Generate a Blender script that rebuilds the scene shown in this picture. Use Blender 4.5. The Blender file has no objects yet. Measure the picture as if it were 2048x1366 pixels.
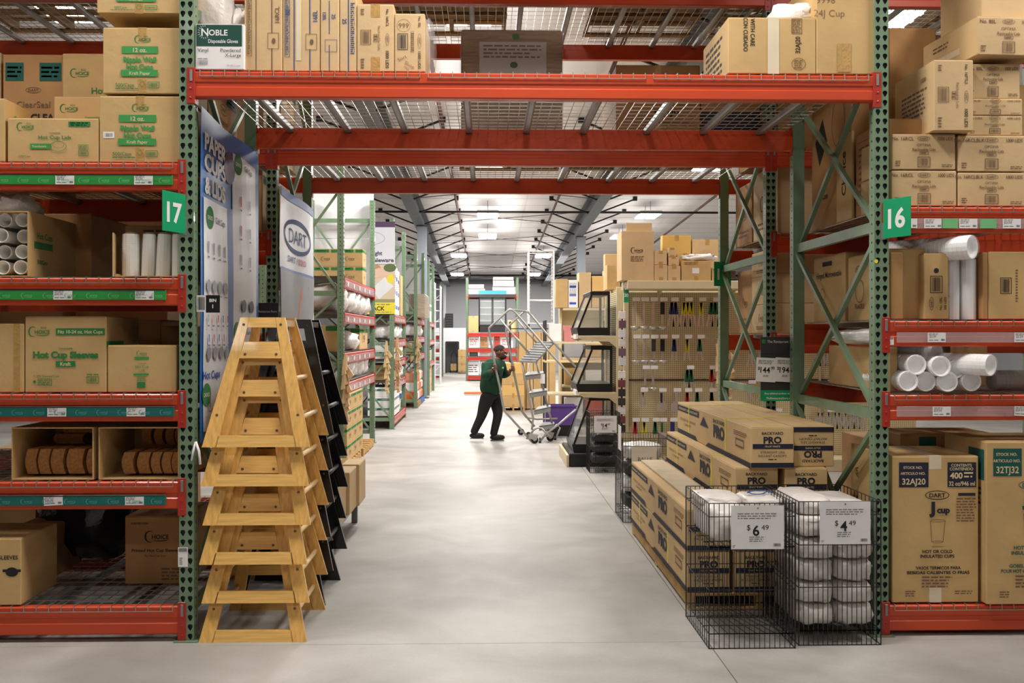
import bpy, math, random
from math import sin, cos, pi, radians, sqrt, atan2
from mathutils import Vector, Matrix, noise
random.seed(7)
S = bpy.context.scene
COL = S.collection
# ---------------------------------------------------------------- camera, world, exposure
EYE = 1.65; F = 1991.0; TH = atan2(51.0, F); HZ = 670.0
cd = bpy.data.cameras.new('camera'); cam = bpy.data.objects.new('camera', cd); COL.objects.link(cam)
cd.sensor_width = 36.0; cd.lens = F / 2048 * 36.0; cd.clip_end = 200
cd.shift_y = (HZ - 683.0) / 2048.0
cam.location = (0, 0, EYE); cam.rotation_euler = (pi / 2, 0, -TH)
S.camera = cam
wd = bpy.data.worlds.new('world'); S.world = wd; wd.use_nodes = True
wd.node_tree.nodes['Background'].inputs[0].default_value = (1.0, 0.97, 0.93, 1)
wd.node_tree.nodes['Background'].inputs[1].default_value = 0.25
S.view_settings.view_transform = 'Standard'; S.view_settings.look = 'None'
S.view_settings.gamma = 1.0; S.view_settings.use_curve_mapping = False
S.view_settings.exposure = 0.4
S.cycles.max_bounces = 8; S.cycles.diffuse_bounces = 4; S.cycles.transparent_max_bounces = 24
S.cycles.sample_clamp_indirect = 6.0; S.cycles.caustics_reflective = False; S.cycles.caustics_refractive = False
CEIL0 = 5.87; CSL = 0.035
def zc(Y): return CEIL0 - CSL * Y
# lamps: (x, y, power, size)
LAMPS = [(-3.2, 4.55, 60), (0.3, 4.5, 92), (3.9, 4.55, 66), (-3.6, -2.2, 13), (0.3, -2.2, 30), (4.2, -2.2, 34),
         (-0.2, 10.8, 78), (4.6, 10.8, 56), (-4.6, 10.8, 41), (-0.1, 14.1, 140), (4.4, 14.1, 81), (-4.4, 14.1, 81),
         (0.05, 19.0, 140), (4.3, 19.0, 81), (0.03, 25.2, 155), (4.1, 25.2, 81), (0.03, 29.2, 155), (3.95, 29.2, 81),
         (-0.95, 34.2, 125), (1.95, 34.2, 125), (-1.2, 40.9, 111), (1.95, 40.9, 111)]
for i, (x, y, w) in enumerate(LAMPS):
    ld = bpy.data.lights.new('high_bay_lamp', 'AREA'); ld.shape = 'RECTANGLE'; ld.size = 0.5; ld.size_y = 1.1
    ld.energy = w; ld.color = (1.0, 0.96, 0.905) if y < 14 else (1.0, 0.965, 0.93)
    lo = bpy.data.objects.new('high_bay_lamp', ld); COL.objects.link(lo); lo.location = (x, y, zc(y) - 0.42)
    if y > 8:     # added upward fill below each fixture, only to brighten the white ceiling
        lu = bpy.data.lights.new('ceiling_fill_light', 'AREA'); lu.shape = 'RECTANGLE'; lu.size = 1.6; lu.size_y = 2.4; lu.energy = w * .1; lu.color = (1, .97, .94)
        uo = bpy.data.objects.new('ceiling_fill_light', lu); COL.objects.link(uo); uo.location = (x, y, zc(y) - .5); uo.rotation_euler.x = pi
# ---------------------------------------------------------------- pixel <-> metre bookkeeping used while measuring
def X(px, Y):
    a = (px - 1024.0) / F
    return Y * (a * cos(TH) + sin(TH)) / (cos(TH) - a * sin(TH))
def Z(py, Y, x=0.0):
    return EYE + (HZ - py) * (x * sin(TH) + Y * cos(TH)) / F
# ---------------------------------------------------------------- materials
def lin(c):
    return tuple((v / 255 / 12.92) if v / 255 <= .04045 else ((v / 255 + .055) / 1.055) ** 2.4 for v in c)
MATS = {}
def mat(name, rgb, rough=.6, metal=0.0, var=0.0, vs=6.0, bump=0.0, bs=60.0, trans=0.0, alpha=1.0, emit=0.0, stretch=None, coat=0.0, spec=.5, rgb2=None):
    if name in MATS: return MATS[name]
    m = bpy.data.materials.new(name); m.use_nodes = True; nt = m.node_tree; n = nt.nodes; b = n['Principled BSDF']
    c = lin(rgb); b.inputs['Base Color'].default_value = (*c, 1); b.inputs['Roughness'].default_value = rough
    b.inputs['Metallic'].default_value = metal; b.inputs['Specular IOR Level'].default_value = spec
    if trans: b.inputs['Transmission Weight'].default_value = trans
    if alpha < 1: b.inputs['Alpha'].default_value = alpha
    if coat: b.inputs['Coat Weight'].default_value = coat
    if emit: b.inputs['Emission Color'].default_value = (*c, 1); b.inputs['Emission Strength'].default_value = emit
    tc = n.new('ShaderNodeTexCoord'); mp = n.new('ShaderNodeMapping'); nt.links.new(tc.outputs['Object'], mp.inputs[0])
    if stretch: mp.inputs['Scale'].default_value = stretch
    if True:
        nz = n.new('ShaderNodeTexNoise'); nz.inputs['Scale'].default_value = vs; nz.inputs['Detail'].default_value = 5
        nt.links.new(mp.outputs[0], nz.inputs['Vector'])
        rp = n.new('ShaderNodeValToRGB'); e = rp.color_ramp.elements
        v = var if var else .03
        c2 = lin(rgb2) if rgb2 else tuple(min(1, k * (1 + v)) for k in c)
        e[0].position = .3; e[1].position = .7
        e[0].color = (*[k * (1 - v) for k in c], 1); e[1].color = (*c2, 1)
        nt.links.new(nz.outputs['Fac'], rp.inputs[0]); nt.links.new(rp.outputs[0], b.inputs['Base Color'])
    if bump:
        nb = n.new('ShaderNodeTexNoise'); nb.inputs['Scale'].default_value = bs; nb.inputs['Detail'].default_value = 4
        nt.links.new(mp.outputs[0], nb.inputs['Vector'])
        bp = n.new('ShaderNodeBump'); bp.inputs['Strength'].default_value = bump; bp.inputs['Distance'].default_value = .01
        nt.links.new(nb.outputs['Fac'], bp.inputs['Height']); nt.links.new(bp.outputs[0], b.inputs['Normal'])
    MATS[name] = m
    return m
KR = mat('kraft_board', (200, 166, 112), .7, var=.08, vs=5, bump=.15, bs=25)
KR2 = mat('kraft_board_pale', (208, 177, 132), .7, var=.08, vs=4, bump=.15, bs=25)
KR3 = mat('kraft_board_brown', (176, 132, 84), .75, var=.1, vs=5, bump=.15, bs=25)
KRI = mat('kraft_inside', (170, 130, 84), .85, var=.06)
TAPE = mat('packing_tape', (186, 148, 88), .22, var=.12, vs=30, bump=.25, bs=60)
TAPEW = mat('pale_tape', (222, 208, 182), .35, var=.05)
YSTRAP = mat('yellow_strap', (236, 232, 40), .4)
GRN = mat('green_ink', (40, 128, 62), .7); LGRN = mat('bright_green_ink', (58, 150, 74), .7)
TEAL = mat('teal_strip', (18, 106, 100), .5); SGRN = mat('sign_green', (18, 158, 106), .45)
GSTRIP = mat('green_strip', (44, 152, 66), .5); PALEG = mat('pale_green_print', (120, 190, 130), .6); PALET = mat('pale_teal_print', (90, 160, 156), .6)
NAVY = mat('navy_ink', (28, 30, 52), .7); BLK = mat('black_ink', (28, 27, 27), .7); BRN = mat('brown_ink', (116, 88, 64), .8)
BLUI = mat('blue_ink', (44, 74, 130), .7); DTEAL = mat('dark_teal_ink', (10, 84, 74), .7); DKG = mat('glove_box_green', (14, 72, 62), .5)
PALE = mat('pale_ink', (224, 200, 160), .7); GREYT = mat('grey_ink', (130, 128, 128), .7)
WHT = mat('white_card', (238, 236, 236), .5); WHT2 = mat('white_board', (225, 226, 230), .5)
ORA = mat('beam_orange', (200, 68, 28), .42, var=.05, vs=3, coat=.15); CON = mat('connector_red', (176, 44, 28), .42, var=.05, coat=.15)
RUP = mat('upright_green', (112, 138, 110), .42, var=.1, vs=8, coat=.15)
STEEL = mat('galvanised_wire', (186, 180, 170), .35, .75, var=.1, vs=20); CHAN = mat('galvanised_channel', (150, 148, 146), .42, .6, var=.12, vs=10)
BLKW = mat('black_wire', (30, 28, 28), .4); BLKP = mat('black_plastic', (22, 22, 24), .4); DKM = mat('dark_metal', (62, 62, 64), .45, .3)
RUB = mat('rubber', (26, 26, 28), .8); ALU = mat('ladder_tube', (168, 168, 166), .35, .5, var=.05); TREAD = mat('ladder_tread', (150, 152, 152), .5, .4, var=.1, vs=40)
CUP = mat('white_cups', (246, 243, 236), .45, var=.02); FOAM = mat('foam_cups', (250, 250, 250), .55)
FILM = mat('plastic_film', (245, 245, 248), .12, var=.02, bump=.8, bs=14, alpha=.14); FILMW = mat('milky_film', (238, 236, 234), .25, var=.04, bump=.9, bs=18)
BAG = mat('carrier_bag_film', (222, 216, 212), .35, var=.08, vs=14, bump=.7, bs=22)
WOOD = mat('highchair_wood', (228, 178, 98), .32, var=.16, vs=5, stretch=(14, 14, 1.2), coat=.3, bump=.05, bs=30)
WOODH = mat('highchair_wood_rail', (230, 182, 104), .32, var=.16, vs=5, stretch=(1.2, 14, 14), coat=.3, bump=.05, bs=30)
DOWEL = mat('pale_dowel', (232, 200, 148), .35, var=.08, vs=6); BWOOD = mat('black_highchair_wood', (20, 18, 18), .3, coat=.3)
PALLET = mat('pallet_wood', (190, 150, 92), .75, var=.22, vs=5, bump=.3, bs=30); PALLET2 = mat('old_pallet_wood', (156, 128, 90), .8, var=.25, vs=5, bump=.3, bs=30)
BEIGE = mat('gondola_beige', (214, 200, 164), .5, var=.03); GLASS = mat('display_glass', (225, 235, 232), .05, alpha=.13, spec=.9)
BANW = mat('banner_white', (222, 224, 232), .4, var=.02, bump=.5, bs=3.0); BANB = mat('banner_blue', (30, 110, 186), .4, bump=.5, bs=3.0); BANB2 = mat('banner_dark_blue', (70, 110, 180), .45)
PURP = mat('purple_print', (84, 60, 96), .5); GREYB = mat('banner_grey', (150, 152, 160), .5)
YEL = mat('yellow_print', (232, 214, 60), .5); REDP = mat('red_print', (196, 60, 48), .5); BLUP = mat('blue_print', (44, 92, 184), .5)
ORP = mat('orange_print', (226, 110, 50), .5); RGREY = mat('rafter_grey', (104, 110, 114), .5, var=.06); CWHT = mat('ceiling_white', (240, 236, 234), .4, var=.02, vs=.8)
SKIN = mat('dark_skin', (112, 70, 50), .5, var=.06, vs=20); JACK = mat('green_fleece', (14, 62, 42), .85, var=.12, vs=20, bump=.5, bs=30)
TROU = mat('black_trousers', (24, 23, 26), .85, bump=.3, bs=20); HAIR = mat('black_hair', (24, 20, 18), .9); SHOE = mat('black_shoe', (18, 18, 18), .5)
CHROME = mat('chrome', (214, 212, 208), .28, .6); CLEAR = mat('clear_sleeve', (215, 190, 190), .15, alpha=.38); WALLM = mat('wall_grey', (196, 198, 202), .7, var=.03, vs=1)
LAMPM = mat('lamp_diffuser', (255, 250, 240), .5, emit=9.0); KWRAP = mat('film_over_kraft', (176, 152, 122), .16, var=.25, vs=7, stretch=(1, 1, 9), bump=.9, bs=9)
# ---------------------------------------------------------------- mesh building
def link(o, parent=None):
    COL.objects.link(o)
    if parent is not None: o.parent = parent
    return o
class MB:
    def __init__(s): s.v = []; s.f = []; s.m = []
    def add(s, vs, fs, mi=0):
        b = len(s.v); s.v += [tuple(p) for p in vs]
        s.f += [tuple(b + i for i in f) for f in fs]; s.m += [mi] * len(fs); return s
    def box(s, x0, y0, z0, x1, y1, z1, mi=0, c=0.0):
        if c <= 0:
            vs = [(x, y, z) for z in (z0, z1) for y in (y0, y1) for x in (x0, x1)]
            return s.add(vs, [(0, 2, 3, 1), (4, 5, 7, 6), (0, 1, 5, 4), (2, 6, 7, 3), (0, 4, 6, 2), (1, 3, 7, 5)], mi)
        vs = []; idx = {}
        for ix, (x, sx) in enumerate(((x0, 1), (x1, -1))):
            for iy, (y, sy) in enumerate(((y0, 1), (y1, -1))):
                for iz, (z, sz) in enumerate(((z0, 1), (z1, -1))):
                    for ax in range(3):
                        idx[ix, iy, iz, ax] = len(vs)
                        vs.append((x + (0 if ax == 0 else sx * c), y + (0 if ax == 1 else sy * c), z + (0 if ax == 2 else sz * c)))
        fs = []
        for ix in (0, 1): q = [idx[ix, a, b, 0] for a, b in ((0, 0), (1, 0), (1, 1), (0, 1))]; fs.append(q if ix else q[::-1])
        for iy in (0, 1): q = [idx[a, iy, b, 1] for a, b in ((0, 0), (1, 0), (1, 1), (0, 1))]; fs.append(q[::-1] if iy else q)
        for iz in (0, 1): q = [idx[a, b, iz, 2] for a, b in ((0, 0), (1, 0), (1, 1), (0, 1))]; fs.append(q if iz else q[::-1])
        for a in (0, 1):
            for b in (0, 1):
                fs.append([idx[0, a, b, 1], idx[1, a, b, 1], idx[1, a, b, 2], idx[0, a, b, 2]])
                fs.append([idx[a, 0, b, 0], idx[a, 1, b, 0], idx[a, 1, b, 2], idx[a, 0, b, 2]])
                fs.append([idx[a, b, 0, 0], idx[a, b, 1, 0], idx[a, b, 1, 1], idx[a, b, 0, 1]])
        for k in [(a, b, c_) for a in (0, 1) for b in (0, 1) for c_ in (0, 1)]: fs.append([idx[(*k, i)] for i in range(3)])
        return s.add(vs, fs, mi)
    def hexa(s, p, mi=0):   # p: 8 points, bottom 4 (ccw) then top 4
        return s.add(p, [(3, 2, 1, 0), (4, 5, 6, 7), (0, 1, 5, 4), (1, 2, 6, 5), (2, 3, 7, 6), (3, 0, 4, 7)], mi)
    def prism(s, poly, fn, t0, t1, mi=0):   # poly 2D, fn(a,b,t)->3D
        n = len(poly)
        vs = [fn(a, b, t0) for a, b in poly] + [fn(a, b, t1) for a, b in poly]
        fs = [tuple(range(n))[::-1], tuple(range(n, 2 * n))] + [(i, (i + 1) % n, n + (i + 1) % n, n + i) for i in range(n)]
        return s.add(vs, fs, mi)
    def bar(s, a, b, w, h=None, mi=0, up=(0, 0, 1)):
        h = h or w; a = Vector(a); b = Vector(b); d = (b - a).normalized(); u = Vector(up)
        if abs(d.dot(u)) > .95: u = Vector((0, 1, 0))
        r = d.cross(u).normalized(); u = r.cross(d)
        vs = [q + r * (i * w / 2) + u * (j * h / 2) for q in (a, b) for i, j in ((-1, -1), (1, -1), (1, 1), (-1, 1))]
        return s.add(vs, [(0, 1, 2, 3), (7, 6, 5, 4), (0, 4, 5, 1), (1, 5, 6, 2), (2, 6, 7, 3), (3, 7, 4, 0)], mi)
    def tube(s, pts, r, n=6, mi=0, closed=False):
        pts = [Vector(p) for p in pts]; k = len(pts); rs = r if isinstance(r, (list, tuple)) else [r] * k
        rings = []; u = None
        for i, p in enumerate(pts):
            if closed: d = (pts[(i + 1) % k] - pts[i - 1])
            else: d = (pts[min(i + 1, k - 1)] - pts[max(i - 1, 0)])
            d = d.normalized()
            if u is None: u = Vector((0, 0, 1)) if abs(d.z) < .9 else Vector((1, 0, 0))
            u = (u - d * u.dot(d)).normalized(); w = d.cross(u)
            rings.append([p + (u * cos(2 * pi * j / n) + w * sin(2 * pi * j / n)) * rs[i] for j in range(n)])
        vs = [q for g in rings for q in g]; fs = []
        for i in range(k if closed else k - 1):
            a = i * n; b = ((i + 1) % k) * n
            fs += [(a + j, a + (j + 1) % n, b + (j + 1) % n, b + j) for j in range(n)]
        if not closed: fs += [tuple(range(n))[::-1], tuple(range((k - 1) * n, k * n))]
        return s.add(vs, fs, mi)
    def lathe(s, prof, n=16, mi=0, c=(0, 0, 0), axis='z', cap=True):
        vs = []
        for r, z in prof:
            for j in range(n):
                a = 2 * pi * j / n; p = (r * cos(a), r * sin(a), z)
                if axis == 'y': p = (p[0], p[2], p[1])
                if axis == 'x': p = (p[2], p[0], p[1])
                vs.append((p[0] + c[0], p[1] + c[1], p[2] + c[2]))
        fs = []
        for i in range(len(prof) - 1):
            fs += [(i * n + j, i * n + (j + 1) % n, (i + 1) * n + (j + 1) % n, (i + 1) * n + j) for j in range(n)]
        if cap: fs += [tuple(range(n))[::-1], tuple(range((len(prof) - 1) * n, len(prof) * n))]
        return s.add(vs, fs, mi)
    def blob(s, c, r, n=10, amp=.12, fr=3.0, mi=0, sq=1.0, seed=0):
        vs = []; fs = []
        for i in range(n + 1):
            t = pi * i / n
            for j in range(2 * n):
                a = pi * j / n
                d = Vector((sin(t) * cos(a), sin(t) * sin(a), cos(t)))
                e = Vector([math.copysign(abs(q) ** sq, q) for q in d])
                k = 1 + amp * noise.noise(d * fr + Vector((seed * 3.1, seed * 1.7, seed)))
                vs.append((c[0] + e.x * r[0] * k, c[1] + e.y * r[1] * k, c[2] + e.z * r[2] * k))
        for i in range(n):
            fs += [(i * 2 * n + j, i * 2 * n + (j + 1) % (2 * n), (i + 1) * 2 * n + (j + 1) % (2 * n), (i + 1) * 2 * n + j) for j in range(2 * n)]
        return s.add(vs, [f[::-1] for f in fs], mi)
    def xf(s, M):
        s.v = [tuple(M @ Vector(p)) for p in s.v]; return s
    def mesh(s, name, mats, smooth=False):
        me = bpy.data.meshes.new(name); me.from_pydata(s.v, [], s.f)
        for m in (mats if isinstance(mats, (list, tuple)) else [mats]): me.materials.append(m)
        if len(me.materials) > 1: me.polygons.foreach_set('material_index', s.m)
        if smooth: me.polygons.foreach_set('use_smooth', [True] * len(s.f))
        me.update(); return me
    def build(s, name, mats, parent=None, smooth=False, loc=None, rz=0):
        o = bpy.data.objects.new(name, s.mesh(name, mats, smooth))
        if loc is not None: o.location = loc
        o.rotation_euler.z = rz
        return link(o, parent)
def inst(name, me, parent=None, loc=(0, 0, 0), rz=0, rot=None, sc=None):
    o = bpy.data.objects.new(name, me); o.location = loc
    o.rotation_euler = rot if rot else (0, 0, rz)
    if sc: o.scale = sc
    return link(o, parent)
def tag(o, label, cat, group=None):
    o['label'] = label; o['category'] = cat
    if group: o['group'] = group
    return o
def thing(name, label, cat, loc=(0, 0, 0), rz=0, group=None):
    o = bpy.data.objects.new(name, None); o.location = loc; o.rotation_euler.z = rz; o.empty_display_size = .1
    return tag(link(o), label, cat, group)
def struct(o): o['kind'] = 'structure'; return o
# ---------------------------------------------------------------- flat print (lettering, logos) on faces
TC = {}
def tmesh(t, bold):
    k = (t, bold)
    if k in TC: return TC[k]
    c = bpy.data.curves.new('lettering', 'FONT'); c.body = t; c.size = 1; c.resolution_u = 3; c.offset = bold; c.fill_mode = 'FRONT'
    o = bpy.data.objects.new('lettering', c)
    me = o.to_mesh(); vs = [(v.co.x, v.co.y) for v in me.vertices]; fs = [tuple(p.vertices) for p in me.polygons]
    o.to_mesh_clear(); bpy.data.objects.remove(o); bpy.data.curves.remove(c)
    x0 = min(v[0] for v in vs); x1 = max(v[0] for v in vs); y0 = min(v[1] for v in vs); y1 = max(v[1] for v in vs)
    TC[k] = (vs, fs, x0, x1, y0, y1); return TC[k]
class Pr:
    def __init__(s, w=1, h=1): s.b = MB(); s.mats = []; s.z = 0.0; s.w = w; s.h = h
    def mi(s, m):
        if m not in s.mats: s.mats.append(m)
        return s.mats.index(m)
    def up(s): s.z += .00025
    def poly(s, pts, m):
        s.b.add([(x, y, s.z) for x, y in pts], [tuple(range(len(pts)))], s.mi(m)); return s
    def rect(s, x0, y0, x1, y1, m, up=True):
        if up: s.up()
        return s.poly([(x0, y0), (x1, y0), (x1, y1), (x0, y1)], m)
    def frame(s, x0, y0, x1, y1, t, m):
        for a in ((x0, y0, x1, y0 + t), (x0, y1 - t, x1, y1), (x0, y0 + t, x0 + t, y1 - t), (x1 - t, y0 + t, x1, y1 - t)): s.rect(*a, m, up=False)
        return s
    def text(s, t, cx, cy, h, m, bold=.015, rot=0, wf=None, up=True):
        vs, fs, x0, x1, y0, y1 = tmesh(t, bold)
        k = h / .73; kx = k
        if wf: kx = wf / (x1 - x0)
        ca, sa = cos(rot), sin(rot)
        if up: s.up()
        out = []
        for x, y in vs:
            a = (x - (x0 + x1) / 2) * kx; b = (y - .36) * k
            out.append((cx + a * ca - b * sa, cy + a * sa + b * ca, s.z))
        s.b.add(out, fs, s.mi(m)); return s
    def arc(s, cx, cy, rx, ry, t, a0, a1, m, n=20, t1=None):
        t1 = t if t1 is None else t1; vs = []
        for i in range(n + 1):
            a = a0 + (a1 - a0) * i / n; q = t + (t1 - t) * i / n
            vs += [(cx + rx * cos(a), cy + ry * sin(a), s.z), (cx + (rx - q) * cos(a), cy + (ry - q) * sin(a), s.z)]
        s.b.add(vs, [(2 * i, 2 * i + 2, 2 * i + 3, 2 * i + 1) for i in range(n)], s.mi(m)); return s
    def disc(s, cx, cy, rx, ry, m, n=20):
        s.up(); return s.poly([(cx + rx * cos(2 * pi * i / n), cy + ry * sin(2 * pi * i / n)) for i in range(n)], m)
    def micro(s, x0, y0, x1, y1, rows, m, seed=1):
        rd = random.Random(seed); lh = (y1 - y0) / rows
        for r in range(rows):
            y = y1 - (r + .75) * lh; x = x0; e = x1 - rd.random() * .2 * (x1 - x0)
            while x < e:
                w = min(e - x, lh * rd.uniform(.8, 2.8)); s.rect(x, y, x + w, y + lh * .45, m, up=False); x += w + lh * .45
        return s
    def barcode(s, x0, y0, x1, y1, m, fr=True, seed=2):
        rd = random.Random(seed); t = (x1 - x0) * .05; p = 0
        if fr: s.frame(x0, y0, x1, y1, t, m); p = 2.5 * t
        x = x0 + p
        while x < x1 - p - (x1 - x0) * .03:
            w = (x1 - x0) * rd.choice((.02, .03, .045)); s.rect(x, y0 + p, x + w, y1 - p, m, up=False); x += w + (x1 - x0) * rd.choice((.025, .04))
        return s
    def choice(s, x, y, w, m, eco=False):   # C-shaped crescent, small capitals and a swash tail
        s.up(); r = w * .2
        s.arc(x + r, y + r * 1.1, r, r * 1.15, r * .08, radians(52), radians(180), m, 12, r * .36)
        s.arc(x + r, y + r * 1.1, r, r * 1.15, r * .36, radians(180), radians(300), m, 12, r * .06)
        s.text('HOICE', x + w * .62, y + r * 1.05, w * .17, m, .02, wf=w * .66)
        s.arc(x + w * .62, y + r * .5, w * .3, w * .07, w * .02, radians(200), radians(350), m, 10, w * .045)
        if eco: s.text('ECO', x + w * .68, y + r * 1.95, w * .09, m, .01)
        return s
    def dart(s, cx, cy, w, m):
        s.up(); s.arc(cx, cy, w / 2, w * .19, w * .03, 0, 2 * pi, m, 28)
        s.text('DART', cx, cy, w * .17, m, .02, wf=w * .66); return s
    def build(s, name, parent, M, off=.0012):
        if not s.b.v: return None
        s.b.v = [tuple(M @ Vector((x, y, z + off))) for x, y, z in s.b.v]
        return s.b.build(name, s.mats, parent)
def fmat(face, w, d, h):
    if face == 'F': c = ((1, 0, 0), (0, 0, 1), (0, -1, 0), (-w / 2, -d / 2, 0))
    elif face == 'R': c = ((0, 1, 0), (0, 0, 1), (1, 0, 0), (w / 2, -d / 2, 0))
    elif face == 'L': c = ((0, -1, 0), (0, 0, 1), (-1, 0, 0), (-w / 2, d / 2, 0))
    elif face == 'B': c = ((-1, 0, 0), (0, 0, 1), (0, 1, 0), (w / 2, d / 2, 0))
    else: c = ((1, 0, 0), (0, 1, 0), (0, 0, 1), (-w / 2, -d / 2, h))
    M = Matrix.Identity(4)
    for j in range(4):
        for i in range(3): M[i][j] = c[j][i]
    return M
# ---------------------------------------------------------------- cartons
def carton(label, loc, w, d, h, m=None, prints=(), rz=0, tape='F', group=None, name='carton', cat='box', tm=None, rot=None, tw=.05):
    m = m or KR; b = MB(); b.box(-w / 2, -d / 2, 0, w / 2, d / 2, h, c=.004)
    o = b.build(name, m, None, loc=loc, rz=rz)
    if rot: o.rotation_euler = rot
    tag(o, label, cat, group)
    # closed top flaps: a seam with slightly proud halves
    fl = MB(); g = .0015
    if w >= d: fl.box(-w / 2 + .003, -d / 2 + .003, h, w / 2 - .003, -g, h + .0025); fl.box(-w / 2 + .003, g, h, w / 2 - .003, d / 2 - .003, h + .0025)
    else: fl.box(-w / 2 + .003, -d / 2 + .003, h, -g, d / 2 - .003, h + .0025); fl.box(g, -d / 2 + .003, h, w / 2 - .003, d / 2 - .003, h + .0025)
    fl.build('flap', m, o)
    for fc in tape:
        t = MB(); tm_ = tm or TAPE; q = tw
        if fc in 'FB':
            sg = -1 if fc == 'F' else 1
            y0, y1 = sorted((sg * d / 2, sg * (d / 2 + .0008)))
            t.box(-q / 2, y0, h - min(.07, h * .2), q / 2, y1, h + .003); t.box(-q / 2, y0, 0, q / 2, y1, min(.08, h * .22))
            t.box(-q / 2, -d / 2, h + .0026, q / 2, d / 2, h + .0034)
        elif fc in 'LR':
            sg = -1 if fc == 'L' else 1
            x0, x1 = sorted((sg * w / 2, sg * (w / 2 + .0008)))
            t.box(x0, -q / 2, h - min(.07, h * .2), x1, q / 2, h + .003); t.box(x0, -q / 2, 0, x1, q / 2, min(.08, h * .22))
            t.box(-w / 2, -q / 2, h + .0026, w / 2, q / 2, h + .0034)
        t.build('packing_tape', tm_, o)
    for face, fn in prints:
        fw = w if face in 'FBT' else d; fh = d if face == 'T' else h
        p = Pr(fw, fh); fn(p); q = p.build('printing', o, fmat(face, w, d, h))
        if q: q['kind'] = 'stuff'
    return o
def opencarton(label, loc, w, d, h, m=None, rz=0, group=None, front=False, flapL=0, flapR=0, top=True, prints=()):
    """a carton lying with its open side to the front (front) or open at the top; real wall thickness"""
    m = m or KR; t = .006; b = MB()
    b.box(-w / 2, -d / 2, 0, w / 2, d / 2, t); b.box(-w / 2, -d / 2, t, -w / 2 + t, d / 2, h - t); b.box(w / 2 - t, -d / 2, t, w / 2, d / 2, h - t)
    b.box(-w / 2 + t, d / 2 - t, t, w / 2 - t, d / 2, h - t)
    if front: b.box(-w / 2, -d / 2, h - t, w / 2, d / 2, h)
    o = b.build('open_carton', m, None, loc=loc, rz=rz); tag(o, label, 'box', group)
    for face, fn in prints:
        fw = w if face in 'FBT' else d; fh = d if face == 'T' else h
        p = Pr(fw, fh); fn(p); q = p.build('printing', o, fmat(face, w, d, h))
        if q: q['kind'] = 'stuff'
    return o
def px_carton(label, p0, p1, ptop, zb, Y, d, **k):
    """front face spans photo columns p0..p1 at depth Y, standing at height zb"""
    x0, x1 = X(p0, Y), X(p1, Y); zt = Z(ptop, Y, (x0 + x1) / 2)
    return carton(label, ((x0 + x1) / 2, Y + d / 2, zb), x1 - x0, d, zt - zb, **k)
# ================================================================ the setting: floor, ceiling, walls
def floor_mat():
    m = bpy.data.materials.new('polished_concrete'); m.use_nodes = True; nt = m.node_tree; n = nt.nodes; L = nt.links; b = n['Principled BSDF']
    tc = n.new('ShaderNodeTexCoord')
    def nz(sc, det, dist=0):
        q = n.new('ShaderNodeTexNoise'); q.inputs['Scale'].default_value = sc; q.inputs['Detail'].default_value = det; q.inputs['Distortion'].default_value = dist
        L.new(tc.outputs['Object'], q.inputs['Vector']); return q
    a = nz(.8, 7, .8); c = nz(4, 9); d = nz(60, 3)
    r1 = n.new('ShaderNodeValToRGB'); e = r1.color_ramp.elements; e[0].position = .35; e[1].position = .68
    e[0].color = (*lin((160, 157, 151)), 1); e[1].color = (*lin((196, 193, 189)), 1); L.new(a.outputs['Fac'], r1.inputs[0])
    r2 = n.new('ShaderNodeValToRGB'); e = r2.color_ramp.elements; e[0].position = .3; e[1].position = .7
    e[0].color = (.8, .79, .77, 1); e[1].color = (1, 1, 1, 1); L.new(c.outputs['Fac'], r2.inputs[0])
    mx = n.new('ShaderNodeMixRGB'); mx.blend_type = 'MULTIPLY'; mx.inputs[0].default_value = .8; L.new(r1.outputs[0], mx.inputs[1]); L.new(r2.outputs[0], mx.inputs[2])
    r3 = n.new('ShaderNodeValToRGB'); e = r3.color_ramp.elements; e[0].position = .3; e[1].position = .75
    e[0].color = (.88, .88, .88, 1); e[1].color = (1, 1, 1, 1); L.new(d.outputs['Fac'], r3.inputs[0])
    m2 = n.new('ShaderNodeMixRGB'); m2.blend_type = 'MULTIPLY'; m2.inputs[0].default_value = .6; L.new(mx.outputs[0], m2.inputs[1]); L.new(r3.outputs[0], m2.inputs[2])
    L.new(m2.outputs[0], b.inputs['Base Color'])
    mr = n.new('ShaderNodeMapRange'); mr.inputs['To Min'].default_value = .42; mr.inputs['To Max'].default_value = .62; L.new(c.outputs['Fac'], mr.inputs[0]); L.new(mr.outputs[0], b.inputs['Roughness'])
    return m
FLM = floor_mat(); JNT = mat('joint_filler', (104, 98, 90), .9)
fl = struct(MB().box(-15, -8, -.3, 17, 47, -.012).build('floor', JNT))
xs = [-15, -8.2, -2.75, 1.19, 6.2, 11, 17]; ys = [-8, -1.5, 5.33, 11.9, 19.5, 27, 36, 47]
for i in range(len(xs) - 1):
    for j in range(len(ys) - 1):
        MB().box(xs[i] + .0022, ys[j] + .0022, -.012, xs[i + 1] - .0022, ys[j + 1] - .0022, 0, c=.001).build('slab', FLM, fl)
def ceil_box(b, x0, x1, Y0, Y1, dz0, dz1, mi=0):
    b.hexa([(x0, Y0, zc(Y0) + dz0), (x1, Y0, zc(Y0) + dz0), (x1, Y1, zc(Y1) + dz0), (x0, Y1, zc(Y1) + dz0),
            (x0, Y0, zc(Y0) + dz1), (x1, Y0, zc(Y0) + dz1), (x1, Y1, zc(Y1) + dz1), (x0, Y1, zc(Y1) + dz1)], mi)
b = MB(); ceil_box(b, -15, 17, -8, 46.5, 0.02, .2); ce = struct(b.build('ceiling', CWHT))
for i in range(16):       # insulation facing: broad sheets with a sag between, proud of the slab
    b = MB(); x0 = -15 + 2 * i; ceil_box(b, x0 + .012, x0 + 1.988, -8, 46.4, 0, .02); b.build('panel', CWHT, ce)
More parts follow.
